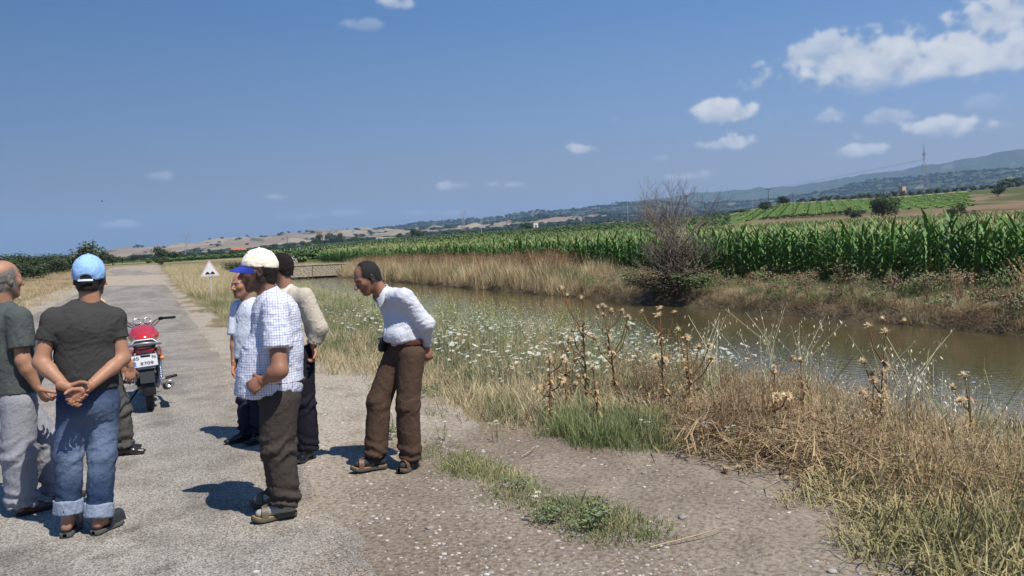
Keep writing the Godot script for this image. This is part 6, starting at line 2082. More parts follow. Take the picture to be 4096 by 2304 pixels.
func build_plants() -> void:
	rng.seed = 77
	mats.plant = leaf_mat(Color(0.10, 0.08, 0.05), 0.8, 0.2)
	mats.leaf = leaf_mat(Color(0.10, 0.14, 0.05), 0.7, 0.25)
	mats.corn = leaf_mat(Color(0.18, 0.32, 0.05), 0.55, 0.35)
	var W := Color.WHITE
	var straw0 := Color(0.38, 0.325, 0.215)
	var straw1 := Color(0.54, 0.48, 0.345)
	var green0 := Color(0.115, 0.140, 0.065)
	var green1 := Color(0.205, 0.230, 0.120)
	var nz := noise_a
	# ---- near bank: straw and green grass, oats, herbs
	var dry := tuft_mesh(34, 0.17, 0.12, 0.36, 0.0065, 1.0, straw0, straw1, 3)
	var dry2 := tuft_mesh(26, 0.20, 0.08, 0.26, 0.008, 1.2, straw0 * 0.85, straw1)
	var lush := tuft_mesh(36, 0.17, 0.08, 0.30, 0.0070, 1.1, green0, green1, 3)
	var low := tuft_mesh(44, 0.16, 0.02, 0.10, 0.008, 1.6, Color(0.115, 0.145, 0.070), Color(0.20, 0.225, 0.12))
	var oats := oat_mesh(6, 0.18, 0.34, 0.72, Color(0.42, 0.39, 0.26), Color(0.62, 0.57, 0.44), 1.25)
	var oats_green := oat_mesh(6, 0.18, 0.36, 0.70, Color(0.25, 0.28, 0.15), Color(0.50, 0.50, 0.37), 1.25)
	var litter := MB.new()
	for i in 46:
		var p := Vector3(rr(-0.3, 0.3), rr(0.0, 0.10), rr(-0.3, 0.3))
		litter.blade(p, Vector3(rr(-1, 1), rr(-0.2, 0.35), rr(-1, 1)).normalized(), rr(0.08, 0.26), 0.006, 0.3, 2, vary(Color(0.25, 0.195, 0.13), 0.3), vary(Color(0.42, 0.345, 0.235), 0.3))
	var brush := litter.done()
	var g_far := func(s: float, n: float) -> float: return verge(s, n) * clampf(0.75 + nz.get_noise_2d(s * 9.0, n * 9.0), 0.0, 1.0)
	var lower := func(s, n): return 1.0 - 0.5 * smoothstep(5.2, 7.6, n) * smoothstep(16.0, 10.0, s) - 0.25 * smoothstep(6.5, 8.5, n) * smoothstep(10.0, 16.0, s)
	var sc := scatter(6600, 2.0, 60.0, 1.5, 9.6, 0.7, 1.1, func(s, n): return verge(s, n) * clampf(0.62 + nz.get_noise_2d(s * 8.0, n * 11.0) * 1.2, 0.05, 1.0), [Color(0.75, 0.72, 0.62), Color(1.1, 1.08, 1.0)], 0.8, lower)
	many("dry_grass", dry, mats.plant, sc[0], sc[1], "straw coloured dry grass on the near bank of the canal", "dry grass")
	sc = scatter(2600, 2.0, 16.0, 2.2, 9.4, 0.8, 1.4, func(s, n): return verge(s, n) * 0.9, [Color(0.7, 0.68, 0.62), Color(1.05, 1.0, 0.92)], 0.5)
	many("flattened_grass", dry2, mats.plant, sc[0], sc[1], "short flattened straw between the taller plants", "dry grass")
	sc = scatter(6000, 2.0, 60.0, 1.5, 9.6, 0.7, 1.3, func(s, n): return verge(s, n) * clampf(0.30 - nz.get_noise_2d(s * 8.0, n * 11.0) * 1.3 + smoothstep(10.0, 24.0, s) * 0.3, 0.03, 1.0), [Color(0.7, 0.75, 0.7), Color(1.1, 1.1, 1.0)], 0.8, lower)
	many("green_grass", lush, mats.leaf, sc[0], sc[1], "green grass growing through the straw on the near bank", "grass")
	var strip := func(s: float, n: float) -> float:
		var line := absf(n - 2.12 - (7.0 - s) * 0.14)   # the narrow strip of weeds between gravel and dirt
		return smoothstep(0.30, 0.05, line + 0.10 * nz.get_noise_2d(s * 40.0, n * 40.0)) * smoothstep(4.0, 4.5, s) * (1.0 - smoothstep(7.0, 7.6, s)) * clampf(0.55 + 1.6 * nz.get_noise_2d(s * 34.0, n * 50.0 + 9.0) + 0.5 * smoothstep(5.2, 4.6, s), 0.0, 1.0)
	sc = scatter(3600, 3.9, 8.0, 1.2, 3.1, 0.8, 1.3, strip, [Color(0.75, 0.8, 0.7), Color(1.1, 1.05, 0.9)])
	many("weed_strip", low, mats.leaf, sc[0], sc[1], "strip of low green weeds between gravel and bare dirt", "weeds")
	sc = scatter(900, 3.9, 8.0, 1.2, 3.1, 0.35, 0.6, strip, [Color(0.75, 0.72, 0.62), Color(1.1, 1.05, 0.9)])
	many("weed_strip_straw", dry2, mats.plant, sc[0], sc[1], "straw mixed into the strip of low weeds", "dry grass")
	sc = scatter(1000, 5.7, 8.6, 2.6, 4.6, 0.7, 1.1, func(s, n): return smoothstep(0.75, 0.45, Vector2((s - 6.75) * 0.8, (n - 3.75) * 1.25).length()), [Color(0.80, 0.86, 0.8), Color(1.1, 1.12, 1.0)])
	many("green_clump", lush, mats.leaf, sc[0], sc[1], "fresh green grass clump at the foot of the dry thistles", "grass")
	sc = scatter(1700, 1.4, 5.2, 3.4, 7.5, 0.7, 1.1, func(s, n): return smoothstep(-0.1, 0.5, n - 3.17 - (s - 3.22) * 0.72 + 0.4 * nz.get_noise_2d(s * 30.0, n * 30.0)), [Color(0.62, 0.66, 0.50), Color(1.0, 0.95, 0.80)])
	many("yellowing_grass", tuft_mesh(44, 0.22, 0.08, 0.30, 0.007, 2.2, Color(0.195, 0.205, 0.115), Color(0.43, 0.375, 0.25), 4), mats.plant, sc[0], sc[1], "yellowing tangled grass in the right foreground corner", "grass")
	sc = scatter(2000, 3.0, 34.0, 4.6, 9.7, 0.8, 1.15, func(s, n): return 0.55 * verge(s, n) * (smoothstep(5.0, 7.5, n) * 0.9 + 0.1) * clampf(0.75 + nz.get_noise_2d(s * 10.0, n * 6.0 + 70.0), 0.1, 1.0), [Color(0.85, 0.82, 0.75), Color(1.15, 1.12, 1.05)], 0.6, lower)
	many("wild_oats", oats, mats.plant, sc[0], sc[1], "pale drooping wild oats along the edge of the water", "wild oats")
	sc = scatter(900, 4.0, 45.0, 4.4, 9.6, 0.8, 1.1, func(s, n): return verge(s, n) * smoothstep(8.0, 14.0, s) * 0.9, [Color(0.8, 0.85, 0.75), Color(1.1, 1.1, 1.0)], 0.6)
	many("green_oats", oats_green, mats.plant, sc[0], sc[1], "half green wild oats behind the bending man", "wild oats")
	# heaps of cut dry weeds round the dirt bay
	sc = scatter(1700, 3.6, 8.6, 3.9, 7.0, 0.8, 1.6, func(s, n): return smoothstep(1.5, 0.5, absf(n - 4.9 - (s - 6.0) * 0.12)) * bare(s, n) * smoothstep(8.4, 6.6, s + (n - 4.5) * 0.4), [Color(0.50, 0.43, 0.38), Color(1.0, 0.9, 0.78)])
	many("dry_brush", brush, mats.plant, sc[0], sc[1], "tangled heap of dead brown weeds at the edge of the dirt", "dry weeds")
	var stalks := oat_mesh(9, 0.18, 0.30, 0.62, Color(0.30, 0.225, 0.14), Color(0.42, 0.335, 0.22), 1.1)
	sc = scatter(420, 3.0, 9.0, 4.3, 8.0, 0.7, 1.1, func(s, n): return bare(s, n) * clampf(0.5 + nz.get_noise_2d(s * 15.0, n * 15.0), 0.0, 1.0), [Color(0.8, 0.75, 0.7), Color(1.1, 1.0, 0.9)], 0.0, lower)
	many("brown_stalks", stalks, mats.plant, sc[0], sc[1], "thin brown dead stalks right of the thistles", "dry weeds")
	var tall_oats := oat_mesh(5, 0.14, 0.70, 1.05, Color(0.44, 0.42, 0.29), Color(0.66, 0.62, 0.50), 1.75)
	sc = scatter(60, 3.0, 8.0, 5.4, 7.8, 0.6, 0.95, func(s, n): return bare(s, n) * clampf(0.5 + nz.get_noise_2d(s * 16.0, n * 9.0), 0.05, 1.0), [Color(0.95, 0.95, 0.9), Color(1.15, 1.15, 1.1)])
	many("tall_wild_oats", tall_oats, mats.plant, sc[0], sc[1], "taller pale oat stalks hanging over the water on the right", "wild oats")
	var husk := MB.new()
	for k in 44:
		var d := Vector3(rr(-1, 1), rr(0.0, 0.9), rr(-1, 1)).normalized()
		husk.blade(Vector3(rr(-0.16, 0.16), rr(0.0, 0.2), rr(-0.16, 0.16)), d, rr(0.06, 0.17), rr(0.008, 0.024), 2.6, 4, vary(Color(0.13, 0.095, 0.065), 0.35), vary(Color(0.32, 0.255, 0.175), 0.35))
	sc = scatter(64, 4.3, 7.6, 3.9, 6.0, 0.5, 1.1, func(s, n): return smoothstep(0.9, 0.35, absf(n - 4.75 - (s - 6.0) * 0.05)) * bare(s, n), [Color(0.7, 0.66, 0.62), Color(1.1, 1.05, 1.0)])
	many("withered_leaves", husk.done(), mats.plant, sc[0], sc[1], "dark curled dead thistle leaves heaped at the edge of the dirt", "dry weeds")
	# ---- left verge and beyond
	sc = scatter(3800, 16.0, 120.0, -22.0, -4.3, 1.2, 2.4, func(s, n): return smoothstep(-4.1, -4.8, n) * clampf(0.75 + nz.get_noise_2d(s * 5.0, n * 5.0), 0.1, 1.0), [Color(0.7, 0.64, 0.55), Color(1.05, 0.98, 0.85)], 0.4)
	many("verge_grass", dry2, mats.plant, sc[0], sc[1], "dry trampled grass left of the road", "dry grass")
	sc = scatter(3600, 40.0, 118.0, 1.6, 9.6, 1.2, 2.2, func(s, n): return smoothstep(1.5, 2.2, n), [Color(0.72, 0.70, 0.58), Color(1.08, 1.05, 0.9)], 0.2)
	many("far_verge_grass", dry, mats.plant, sc[0], sc[1], "dry grass round the road sign and beyond", "dry grass")
	# ---- far bank
	var tall := tuft_mesh(40, 0.30, 0.35, 0.95, 0.012, 0.6, straw0, straw1)
	var tall_green := tuft_mesh(40, 0.30, 0.30, 0.85, 0.014, 0.8, green0 * 0.9, green1 * 0.9)
	sc = scatter(6800, 4.0, 100.0, 19.9, 24.6, 0.8, 1.25, func(s, n): return clampf(0.42 + nz.get_noise_2d(s * 6.0 + 30.0, n * 8.0) * 1.1 + smoothstep(26.0, 44.0, s) * 0.35, 0.12, 1.0), [Color(0.70, 0.62, 0.50), Color(1.08, 1.0, 0.85)], 0.5, func(s, n): return (0.34 + 0.74 * smoothstep(30.0, 50.0, s)) * (1.0 + 0.9 * nz.get_noise_2d(s * 11.0, n * 16.0 + 5.0)) * (1.0 - 0.25 * smoothstep(22.5, 24.5, n) * smoothstep(45.0, 30.0, s)))
	many("bank_grass", tall, mats.plant, sc[0], sc[1], "tall dry grass along the far bank of the canal", "dry grass")
	sc = scatter(6400, 4.0, 90.0, 20.3, 24.8, 0.85, 1.4, func(s, n): return clampf(0.60 - nz.get_noise_2d(s * 6.0 + 30.0, n * 8.0) * 1.2 - smoothstep(26.0, 44.0, s) * 0.25, 0.04, 1.0), [Color(0.65, 0.7, 0.6), Color(1.05, 1.05, 0.9)], 0.5, func(s, n): return (0.34 + 0.74 * smoothstep(30.0, 50.0, s)) * (1.0 + 0.9 * nz.get_noise_2d(s * 11.0, n * 16.0 + 5.0)) * (1.0 - 0.25 * smoothstep(22.5, 24.5, n) * smoothstep(45.0, 30.0, s)))
	many("bank_weeds", tall_green, mats.leaf, sc[0], sc[1], "green weeds below the corn on the far bank", "weeds")
	sc = scatter(2400, 4.0, 80.0, 19.5, 21.0, 1.0, 1.6, func(s, n): return 0.9, [Color(0.36, 0.31, 0.27), Color(0.70, 0.62, 0.54)], 0.5)
	many("bank_litter", brush, mats.plant, sc[0], sc[1], "matted dead stems just above the far waterline", "dry weeds")
	sc = scatter(700, 4.0, 75.0, 20.6, 24.6, 1.0, 1.5, func(s, n): return clampf(0.4 + nz.get_noise_2d(s * 7.0, n * 7.0 + 20.0) * 1.5, 0.0, 1.0), [Color(0.75, 0.65, 0.55), Color(1.05, 0.95, 0.85)], 0.5, func(s, n): return (0.34 + 0.74 * smoothstep(30.0, 50.0, s)) * (1.0 + 0.9 * nz.get_noise_2d(s * 11.0, n * 16.0 + 5.0)) * (1.0 - 0.25 * smoothstep(22.5, 24.5, n) * smoothstep(45.0, 30.0, s)))
	many("bank_stalks", stalks, mats.plant, sc[0], sc[1], "brown seed stalks standing in the far bank grass", "dry weeds")
	for v in 3:
		var herb := crown_mesh(6, 130, 0.05, [Color(0.10, 0.135, 0.06), Color(0.17, 0.12, 0.075), Color(0.145, 0.155, 0.085)][v], [Color(0.19, 0.22, 0.11), Color(0.28, 0.205, 0.135), Color(0.25, 0.245, 0.15)][v], 0.9)
		sc = scatter(560, 4.0, 60.0, 20.1, 24.4, 0.4, 0.75, func(s, n): return smoothstep(0.05, 0.3, nz.get_noise_2d(s * 9.0 + 200.0 * v, n * 9.0)) * (1.0 if v == 0 or s < 40.0 else 0.5), [Color(0.75, 0.75, 0.72), Color(1.1, 1.1, 1.05)], 0.5)
		many("bank_herbs", herb, mats.plant, sc[0], sc[1], ["leafy green weeds in clumps on the far bank", "brown withered weeds in clumps on the far bank", "olive coloured weeds in clumps on the far bank"][v], "weeds")
	sc = scatter(1500, 46.0, 98.0, 21.5, 27.0, 1.6, 2.6, func(s, n): return 0.85, [Color(0.50, 0.38, 0.32), Color(0.85, 0.70, 0.60)], 0.0)
	many("thistle_thicket", stalks, mats.plant, sc[0], sc[1], "brown thicket of dead thistles on the far bank near the bridge", "dry weeds")
	sc = scatter(1200, 99.0, 125.0, 3.0, 26.0, 1.6, 2.6, func(s, n): return 0.85, [Color(0.75, 0.68, 0.52), Color(1.08, 1.0, 0.8)], 0.0)
	many("bridge_grass", dry, mats.plant, sc[0], sc[1], "dry grass behind the bridge parapet", "dry grass")
	# ---- corn
	var corns := []
	for i in 5: corns.append(corn_mesh(rr(2.1, 2.35), i > 2, 13))
	var back_corn := []
	for i in 5: back_corn.append(corn_mesh(rr(2.0, 2.2), true, 10))
	var spots := []
	var row := 0
	var n := 24.9
	while n < 128.0:
		var ss := -2.0 + n * 0.2
		var step := 0.24 if row < 6 else (0.36 if row < 14 else 0.75)
		while ss < 128.0 + n * 0.3:
			var p := sn(ss + rr(-0.08, 0.08), n + rr(-0.06, 0.06))
			p.y = ground_y(p.x, p.z)
			if p.length() < 168.0: spots.append(p)
			ss += step * rr(0.8, 1.25)
		n += 0.72 if row < 14 else 1.5
		row += 1
	var order := []
	for i in spots.size(): order.append([spots[i].length() + (0.0 if n_of(spots[i].x, spots[i].z) < 25.3 else 500.0), i])
	order.sort()
	var singles := {}
	for k in order:
		if singles.size() >= 300: break
		var p: Vector3 = spots[k[1]]
		var az := rad_to_deg(atan2(p.x, -p.z))
		if az > 32.0: continue
		singles[k[1]] = true
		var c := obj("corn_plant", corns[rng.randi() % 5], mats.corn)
		c.position = p
		c.rotation.y = rr(0, TAU)
		c.scale = Vector3.ONE * rr(0.82, 1.12)
		tag(c, "green corn plant in the outer rows of the field above the far bank", "corn plant", "corn plants in the outer rows")
	for v in 5:
		var tr := []
		var cl := []
		for i in spots.size():
			if singles.has(i) or i % 5 != v: continue
			var z := rr(0.86, 1.12)
			tr.append(Transform3D(Basis(Vector3.UP, rr(0, TAU)).scaled(Vector3(z, z, z)), spots[i]))
			cl.append(Color(1, 1, 1) * rr(0.8, 1.15))
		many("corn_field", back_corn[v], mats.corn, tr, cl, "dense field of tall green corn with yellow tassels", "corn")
	# ---- wild carrot: three hundred of them one by one, the rest as a mass
	var carrots := []
	for i in 4: carrots.append(carrot_mesh(3, 0.46, 0.16))
	var low_carrot := carrot_mesh(4, 0.22, 0.14, 1.1)
	var cs := scatter(1250, 8.6, 27.0, 3.4, 7.3, 0.6, 0.92, func(s, n): return verge(s, n) * smoothstep(27.0, 18.0, s) * clampf(0.75 + nz.get_noise_2d(s * 12.0, n * 12.0 + 33.0) * 1.4, 0.0, 1.0), [W, W], 0.5)
	var far_carrots := [[], []]
	var ranked := []
	for i in cs[0].size(): ranked.append([cs[0][i].origin.length(), i])
	ranked.sort()
	for k in ranked.size():
		var t: Transform3D = cs[0][ranked[k][1]]
		if k < 270:
			var o := obj("wild_carrot", carrots[k % 4], mats.plant)
			o.transform = t
			tag(o, "wild carrot with flat white flower heads in the meadow behind the bending man", "wildflower", "white wild carrots in the near bank meadow")
		else:
			far_carrots[0].append(t)
	many("wild_carrot_meadow", carrots[0], mats.plant, far_carrots[0], [], "white flowering wild carrots further along the near bank", "wildflowers")
	for q in [[6.35, 3.9, "wild carrot with wide white heads in the fresh green grass, left one"], [6.0, 4.25, "wild carrot with white heads right of the fresh green grass"], [5.75, 4.35, "low wild carrot beside the heap of dead weeds"], [7.3, 2.35, "low wild carrot beside the bending man's sandals"], [7.0, 2.75, "low wild carrot on the straw left of the green clump"], [4.75, 2.15, "low white flowers at the end of the weed strip"], [4.4, 4.75, "low wild carrot lying before the dead weeds on the right"], [8.0, 2.1, "low wild carrot behind the bending man's legs"]]:
		var p := sn(q[0], q[1])
		p.y = ground_y(p.x, p.z)
		var o := obj("wild_carrot", low_carrot, mats.plant)
		o.scale = Vector3.ONE * 0.72
		o.position = p
		o.rotation.y = rr(0, TAU)
		tag(o, q[2], "wildflower", "low wild carrots round the dirt bay")
	var weed := crown_mesh(7, 420, 0.035, Color(0.10, 0.135, 0.06), Color(0.19, 0.22, 0.12), 0.9)
	for q in [[4.5, 2.36, 0.46, "bushy low green weed at the near end of the weed strip"], [4.75, 2.20, 0.36, "smaller green weed just behind the end of the weed strip"], [5.5, 2.30, 0.30, "low green weed in the middle of the strip"], [7.6, 1.95, 0.40, "low broad weed behind the bending man's heels"], [9.6, 2.9, 0.5, "grey green herb beside the gravel behind the bending man"], [10.4, 2.6, 0.45, "low grey green herb further back by the gravel"], [3.75, 5.9, 0.7, "dark green thistle leaves low at the right edge"]]:
		var p := sn(q[0], q[1])
		p.y = ground_y(p.x, p.z) - 0.01
		var o := obj("low_weed", weed, mats.leaf)
		o.position = p
		o.rotation.y = rr(0, TAU)
		o.scale = Vector3(q[2], q[2] * 0.55, q[2])
		tag(o, q[3], "weed")
	# ---- dry thistles
	var th := [
		[7.9, 4.15, 1.18, 6, "tallest dry thistle, left one of the big cluster above the green clump"], [7.75, 4.45, 1.08, 5, "dry thistle in the middle of the big cluster, heads over the water"],
		[7.35, 4.75, 1.05, 5, "dry thistle on the right of the big cluster, leaning right"], [6.9, 4.75, 0.80, 2, "straight dry thistle with two pale heads right of the big cluster"], [7.2, 4.98, 0.84, 1, "slim dry thistle with a pale head behind the straight one"],
		[7.35, 3.45, 0.62, 3, "low dark thistle left of the green clump"], [7.5, 3.7, 0.66, 2, "small thistle with round straw heads left of the big cluster"], [6.9, 3.75, 0.55, 2, "small pale headed thistle in front of the big cluster"],
		[6.0, 5.0, 0.55, 2, "short thistle in the brown stalks right of the big cluster"], [5.6, 5.85, 0.95, 5, "tall leaning dry thistle on the right with three heads over the water"], [5.35, 5.5, 0.55, 3, "withered thistle among the heaped weeds"],
		[5.1, 6.4, 0.62, 2, "short brown thistle before the water right of the leaning one"], [3.75, 6.35, 0.98, 1, "single tall thistle at the right edge with one drooping head"], [3.6, 5.7, 0.50, 3, "dark leafy thistle at the right edge"],
		[6.3, 5.6, 0.60, 2, "dry thistle between the cluster and the leaning thistle"], [13.0, 7.2, 0.75, 1, "lone thin thistle head against the water left of the cluster"]]
	for i in th.size():
		var p := sn(th[i][0], th[i][1])
		p.y = ground_y(p.x, p.z)
		build_thistle(p, th[i][2], th[i][3], th[i][4], 500 + i)
	rng.seed = 1234
	for i in 7:   # cut heads lying on the dirt
		var p := sn(5.15 + rr(-0.5, 0.6), 4.05 + rr(-0.2, 0.35))
		p.y = ground_y(p.x, p.z) + 0.03
		var mb := MB.new()
		thistle_head(mb, Vector3.ZERO, Vector3(rr(-1, 1), 0.6, rr(-1, 1)).normalized(), 0.034)
		var o := obj("fallen_thistle_head", mb.done(), mats.plant)
		o.position = p
		tag(o, "straw coloured thistle head lying on the dirt before the dead weeds", "thistle head", "fallen thistle heads on the dirt")
	# chicory: wiry green stems on the right, with pale violet flowers
	for q in [[4.85, 6.0, 0.80, "wiry green chicory plant on the right, before the water"], [7.35, 6.7, 0.95, "thin green stem with one violet flower against the water"], [3.5, 5.95, 0.55, "low chicory with violet flowers at the right edge"]]:
		var p := sn(q[0], q[1])
		p.y = ground_y(p.x, p.z)
		var g := thing("chicory", q[3], "wildflower", p, rr(0, TAU))
		one("stem", mats.plant, g, func(mb):
			for i in 7:
				var d := Vector3(rr(-0.8, 0.8), 1.0, rr(-0.8, 0.8)).normalized()
				var m: Vector3 = d * q[2] * 0.55
				mb.tube([Vector3.ZERO, m, m + (d + Vector3(rr(-0.4, 0.4), 0, rr(-0.4, 0.4))) * q[2] * 0.5], [0.005, 0.004, 0.002], 4, Color(0.15, 0.20, 0.08), false)
				for k in 3:
					var e: Vector3 = m * rr(0.6, 1.2)
					mb.tube([e, e + Vector3(rr(-1, 1), rr(0.3, 1), rr(-1, 1)) * 0.13 * q[2]], [0.003, 0.0015], 3, Color(0.16, 0.21, 0.09), false))
		for i in 2:
			one("flower", mats.plant, g, func(mb):
				var c := Vector3(rr(-0.12, 0.12), q[2] * rr(0.75, 1.0), rr(-0.12, 0.12))
				for k in 12:
					var a := TAU * k / 12.0
					mb.blade(c, Vector3(cos(a), 0.15, sin(a)), 0.022, 0.011, 0.2, 2, Color(0.42, 0.36, 0.62), Color(0.48, 0.42, 0.68), Vector3(-sin(a), 0, cos(a))))
	# yellow mustard behind the bending man
	var must := []
	for v in 3:
		var mb := MB.new()
		for i in 6:
			var d := Vector3(rr(-0.35, 0.35), 1.0, rr(-0.35, 0.35)).normalized()
			var h := rr(0.7, 1.1)
			mb.tube([Vector3.ZERO, d * h * 0.5, d * h], [0.006, 0.004, 0.002], 3, Color(0.16, 0.20, 0.07), false)
			for k in 16:
				var e := d * h * rr(0.45, 1.0) + Vector3(rr(-0.09, 0.09), 0, rr(-0.09, 0.09))
				var r := 0.014
				mb.quad(e + Vector3(-r, 0, 0), e + Vector3(0, r * 0.5, -r), e + Vector3(r, 0, 0), e + Vector3(0, r * 0.5, r), Color(0.62, 0.52, 0.05) if k % 3 else Color(0.2, 0.24, 0.08))
			for k in 6: mb.blade(d * h * rr(0.05, 0.5), Vector3(rr(-1, 1), 0.5, rr(-1, 1)).normalized(), 0.16, 0.03, 1.0, 3, Color(0.10, 0.14, 0.05), Color(0.16, 0.20, 0.08))
		must.append(mb.done())
	for i in 44:
		var s := rr(14.5, 34.0)
		var p := sn(s, rr(6.6, 9.4))
		p.y = ground_y(p.x, p.z)
		var o := obj("yellow_mustard", must[i % 3], mats.plant)
		o.position = p
		o.rotation.y = rr(0, TAU)
		o.scale = Vector3.ONE * rr(0.8, 1.15)
		tag(o, "bushy weed with small yellow flowers before the water left of the bending man", "wildflower", "yellow flowering weeds by the water")
	# pale seed plumes and white dotted thistles on the far bank
	for q in [[15.3, 21.3, 1.5, "pale seed plume of dry grass standing out on the far bank"]]:
		var p := sn(q[0], q[1])
		p.y = ground_y(p.x, p.z)
		var o := obj("pale_grass_plume", oat_mesh(46, 0.35, 0.8, 1.45, Color(0.44, 0.27, 0.11), Color(0.62, 0.55, 0.42), 1.8), mats.plant)
		o.position = p
		tag(o, q[3], "dry grass clump")
	var dots := MB.new()
	for i in 7:
		var d := Vector3(rr(-0.35, 0.35), 1.0, rr(-0.35, 0.35)).normalized()
		var h := rr(0.9, 1.5)
		dots.tube([Vector3.ZERO, d * h * 0.5, d * h], [0.010, 0.006], 3, Color(0.20, 0.13, 0.08), false)
		for k in 9: dots.blade(d * h * rr(0.1, 0.8), Vector3(rr(-1, 1), 0.2, rr(-1, 1)).normalized(), 0.18, 0.035, 1.5, 3, Color(0.17, 0.11, 0.07), Color(0.28, 0.19, 0.12))
		for k in 4:
			var e := d * h * rr(0.8, 1.02) + Vector3(rr(-0.2, 0.2), rr(-0.1, 0.1), rr(-0.2, 0.2))
			dots.ball(e, Vector3(0.026, 0.021, 0.026), 6, 4, Color(0.40, 0.32, 0.21))
	var dm := dots.done()
	for i in 80:
		var s: float = rr(46.0, 98.0) if i > 22 else [14.0, 17.5, 22.5, 36.0][i % 4] + rr(-1.6, 1.6)
		var p := sn(s, rr(21.0, 25.5) if i > 22 else rr(20.8, 23.6))
		p.y = ground_y(p.x, p.z)
		var o := obj("dead_thistle_bush", dm, mats.plant)
		o.position = p
		o.rotation.y = rr(0, TAU)
		o.scale = Vector3.ONE * (rr(0.75, 1.2) if i > 22 else rr(0.45, 0.75))
		tag(o, "brown dead thistle bush with pale heads on the far bank", "thistle", "dead thistle bushes on the far bank")
	build_gravel()
	build_trees()


func build_gravel() -> void:
	rng.seed = 5
	var stones := []
	for v in 4:
		var mb := MB.new()
		var rows := []
		for j in 5:
			var e := PI * j / 4.0 - PI / 2
			var r := []
			for i in 6:
				var a := TAU * i / 6.0 + v
				var q := rr(0.75, 1.2)
				r.append(Vector3(cos(a) * cos(e), sin(e) * 0.55, -sin(a) * cos(e)) * (q if j > 0 and j < 4 else 1.0))
			rows.append(r)
		mb.sheet(rows, true)
		stones.append(mb.done())
	var m := mat(Color.WHITE, 0.85, true, 0.3)
	for v in 4:
		var tr := []
		var cl := []
		for i in 9000:
			var t := rng.randf()
			var s := 2.2 + 12.0 * t * t
			var n := rr(0.3, 4.6)
			var k := smoothstep(0.3, 1.6, n) * (1.0 if n < 2.6 else 0.30) * clampf(0.6 + noise_a.get_noise_2d(s * 20.0, n * 20.0), 0.1, 1.0)
			if rng.randf() > k: continue
			var p := sn(s, n)
			var z := 0.0040 + 0.011 * pow(rng.randf(), 4.0)
			p.y = maxf(ground_y(p.x, p.z), (road_y(s) + 0.010) if n < 1.05 else -9.0) + z * 0.05
			tr.append(Transform3D(Basis(Vector3.UP, rr(0, TAU)).scaled(Vector3(z * rr(0.8, 1.5), z * rr(0.7, 1.1), z)), p))
			var g := rr(0.17, 0.46)
			cl.append(Color(g * 1.02, g * 0.97, g * 0.90).lerp([Color(0.42, 0.39, 0.35), Color(0.30, 0.20, 0.13), Color(0.13, 0.13, 0.14), Color(g, g, g)][rng.randi() % 4], rr(0.0, 0.7)))
		many("gravel", stones[v], m, tr, cl, "loose gravel on the shoulder of the road", "gravel")
	for q in [[3.6, 3.55, 0.030], [4.4, 2.95, 0.026], [3.2, 2.5, 0.028], [3.3, 3.1, 0.024], [5.4, 3.3, 0.022], [3.0, 3.5, 0.026], [5.0, 1.5, 0.024], [3.9, 1.6, 0.026], [3.5, 2.1, 0.022], [6.0, 3.2, 0.020]]:
		var p := sn(q[0], q[1])
		p.y = ground_y(p.x, p.z) + q[2] * 0.15
		var g := rr(0.14, 0.36)
		var o := obj("stone", stones[rng.randi() % 4], mat(lin(g, g * 0.96, g * 0.9), 0.85))
		o.transform = Transform3D(Basis(Vector3.UP, rr(0, TAU)).scaled(Vector3(q[2] * 1.2, q[2] * 0.9, q[2])), p)
		tag(o, "larger grey stone lying loose on the dirt and gravel", "stone", "larger stones on the shoulder")
	for q in [[4.05, 2.75, 0.55, 0.5], [3.0, 3.35, 0.5, -0.6], [6.4, 2.8, 0.35, 1.2]]:
		var p := sn(q[0], q[1])
		p.y = ground_y(p.x, p.z) + 0.02
		var o := one("dry_stalk", mats.plant, null, func(mb): mb.tube([Vector3(-q[2] * 0.5, 0, 0), Vector3(0, 0.012, 0.03), Vector3(q[2] * 0.5, 0.004, 0)], [0.004, 0.004, 0.002], 5, Color(0.36, 0.29, 0.18), false))
		o.position = p
		o.rotation.y = q[3]
		tag(o, "long dry straw stalk lying on the bare dirt", "stalk", "stalks lying on the dirt")


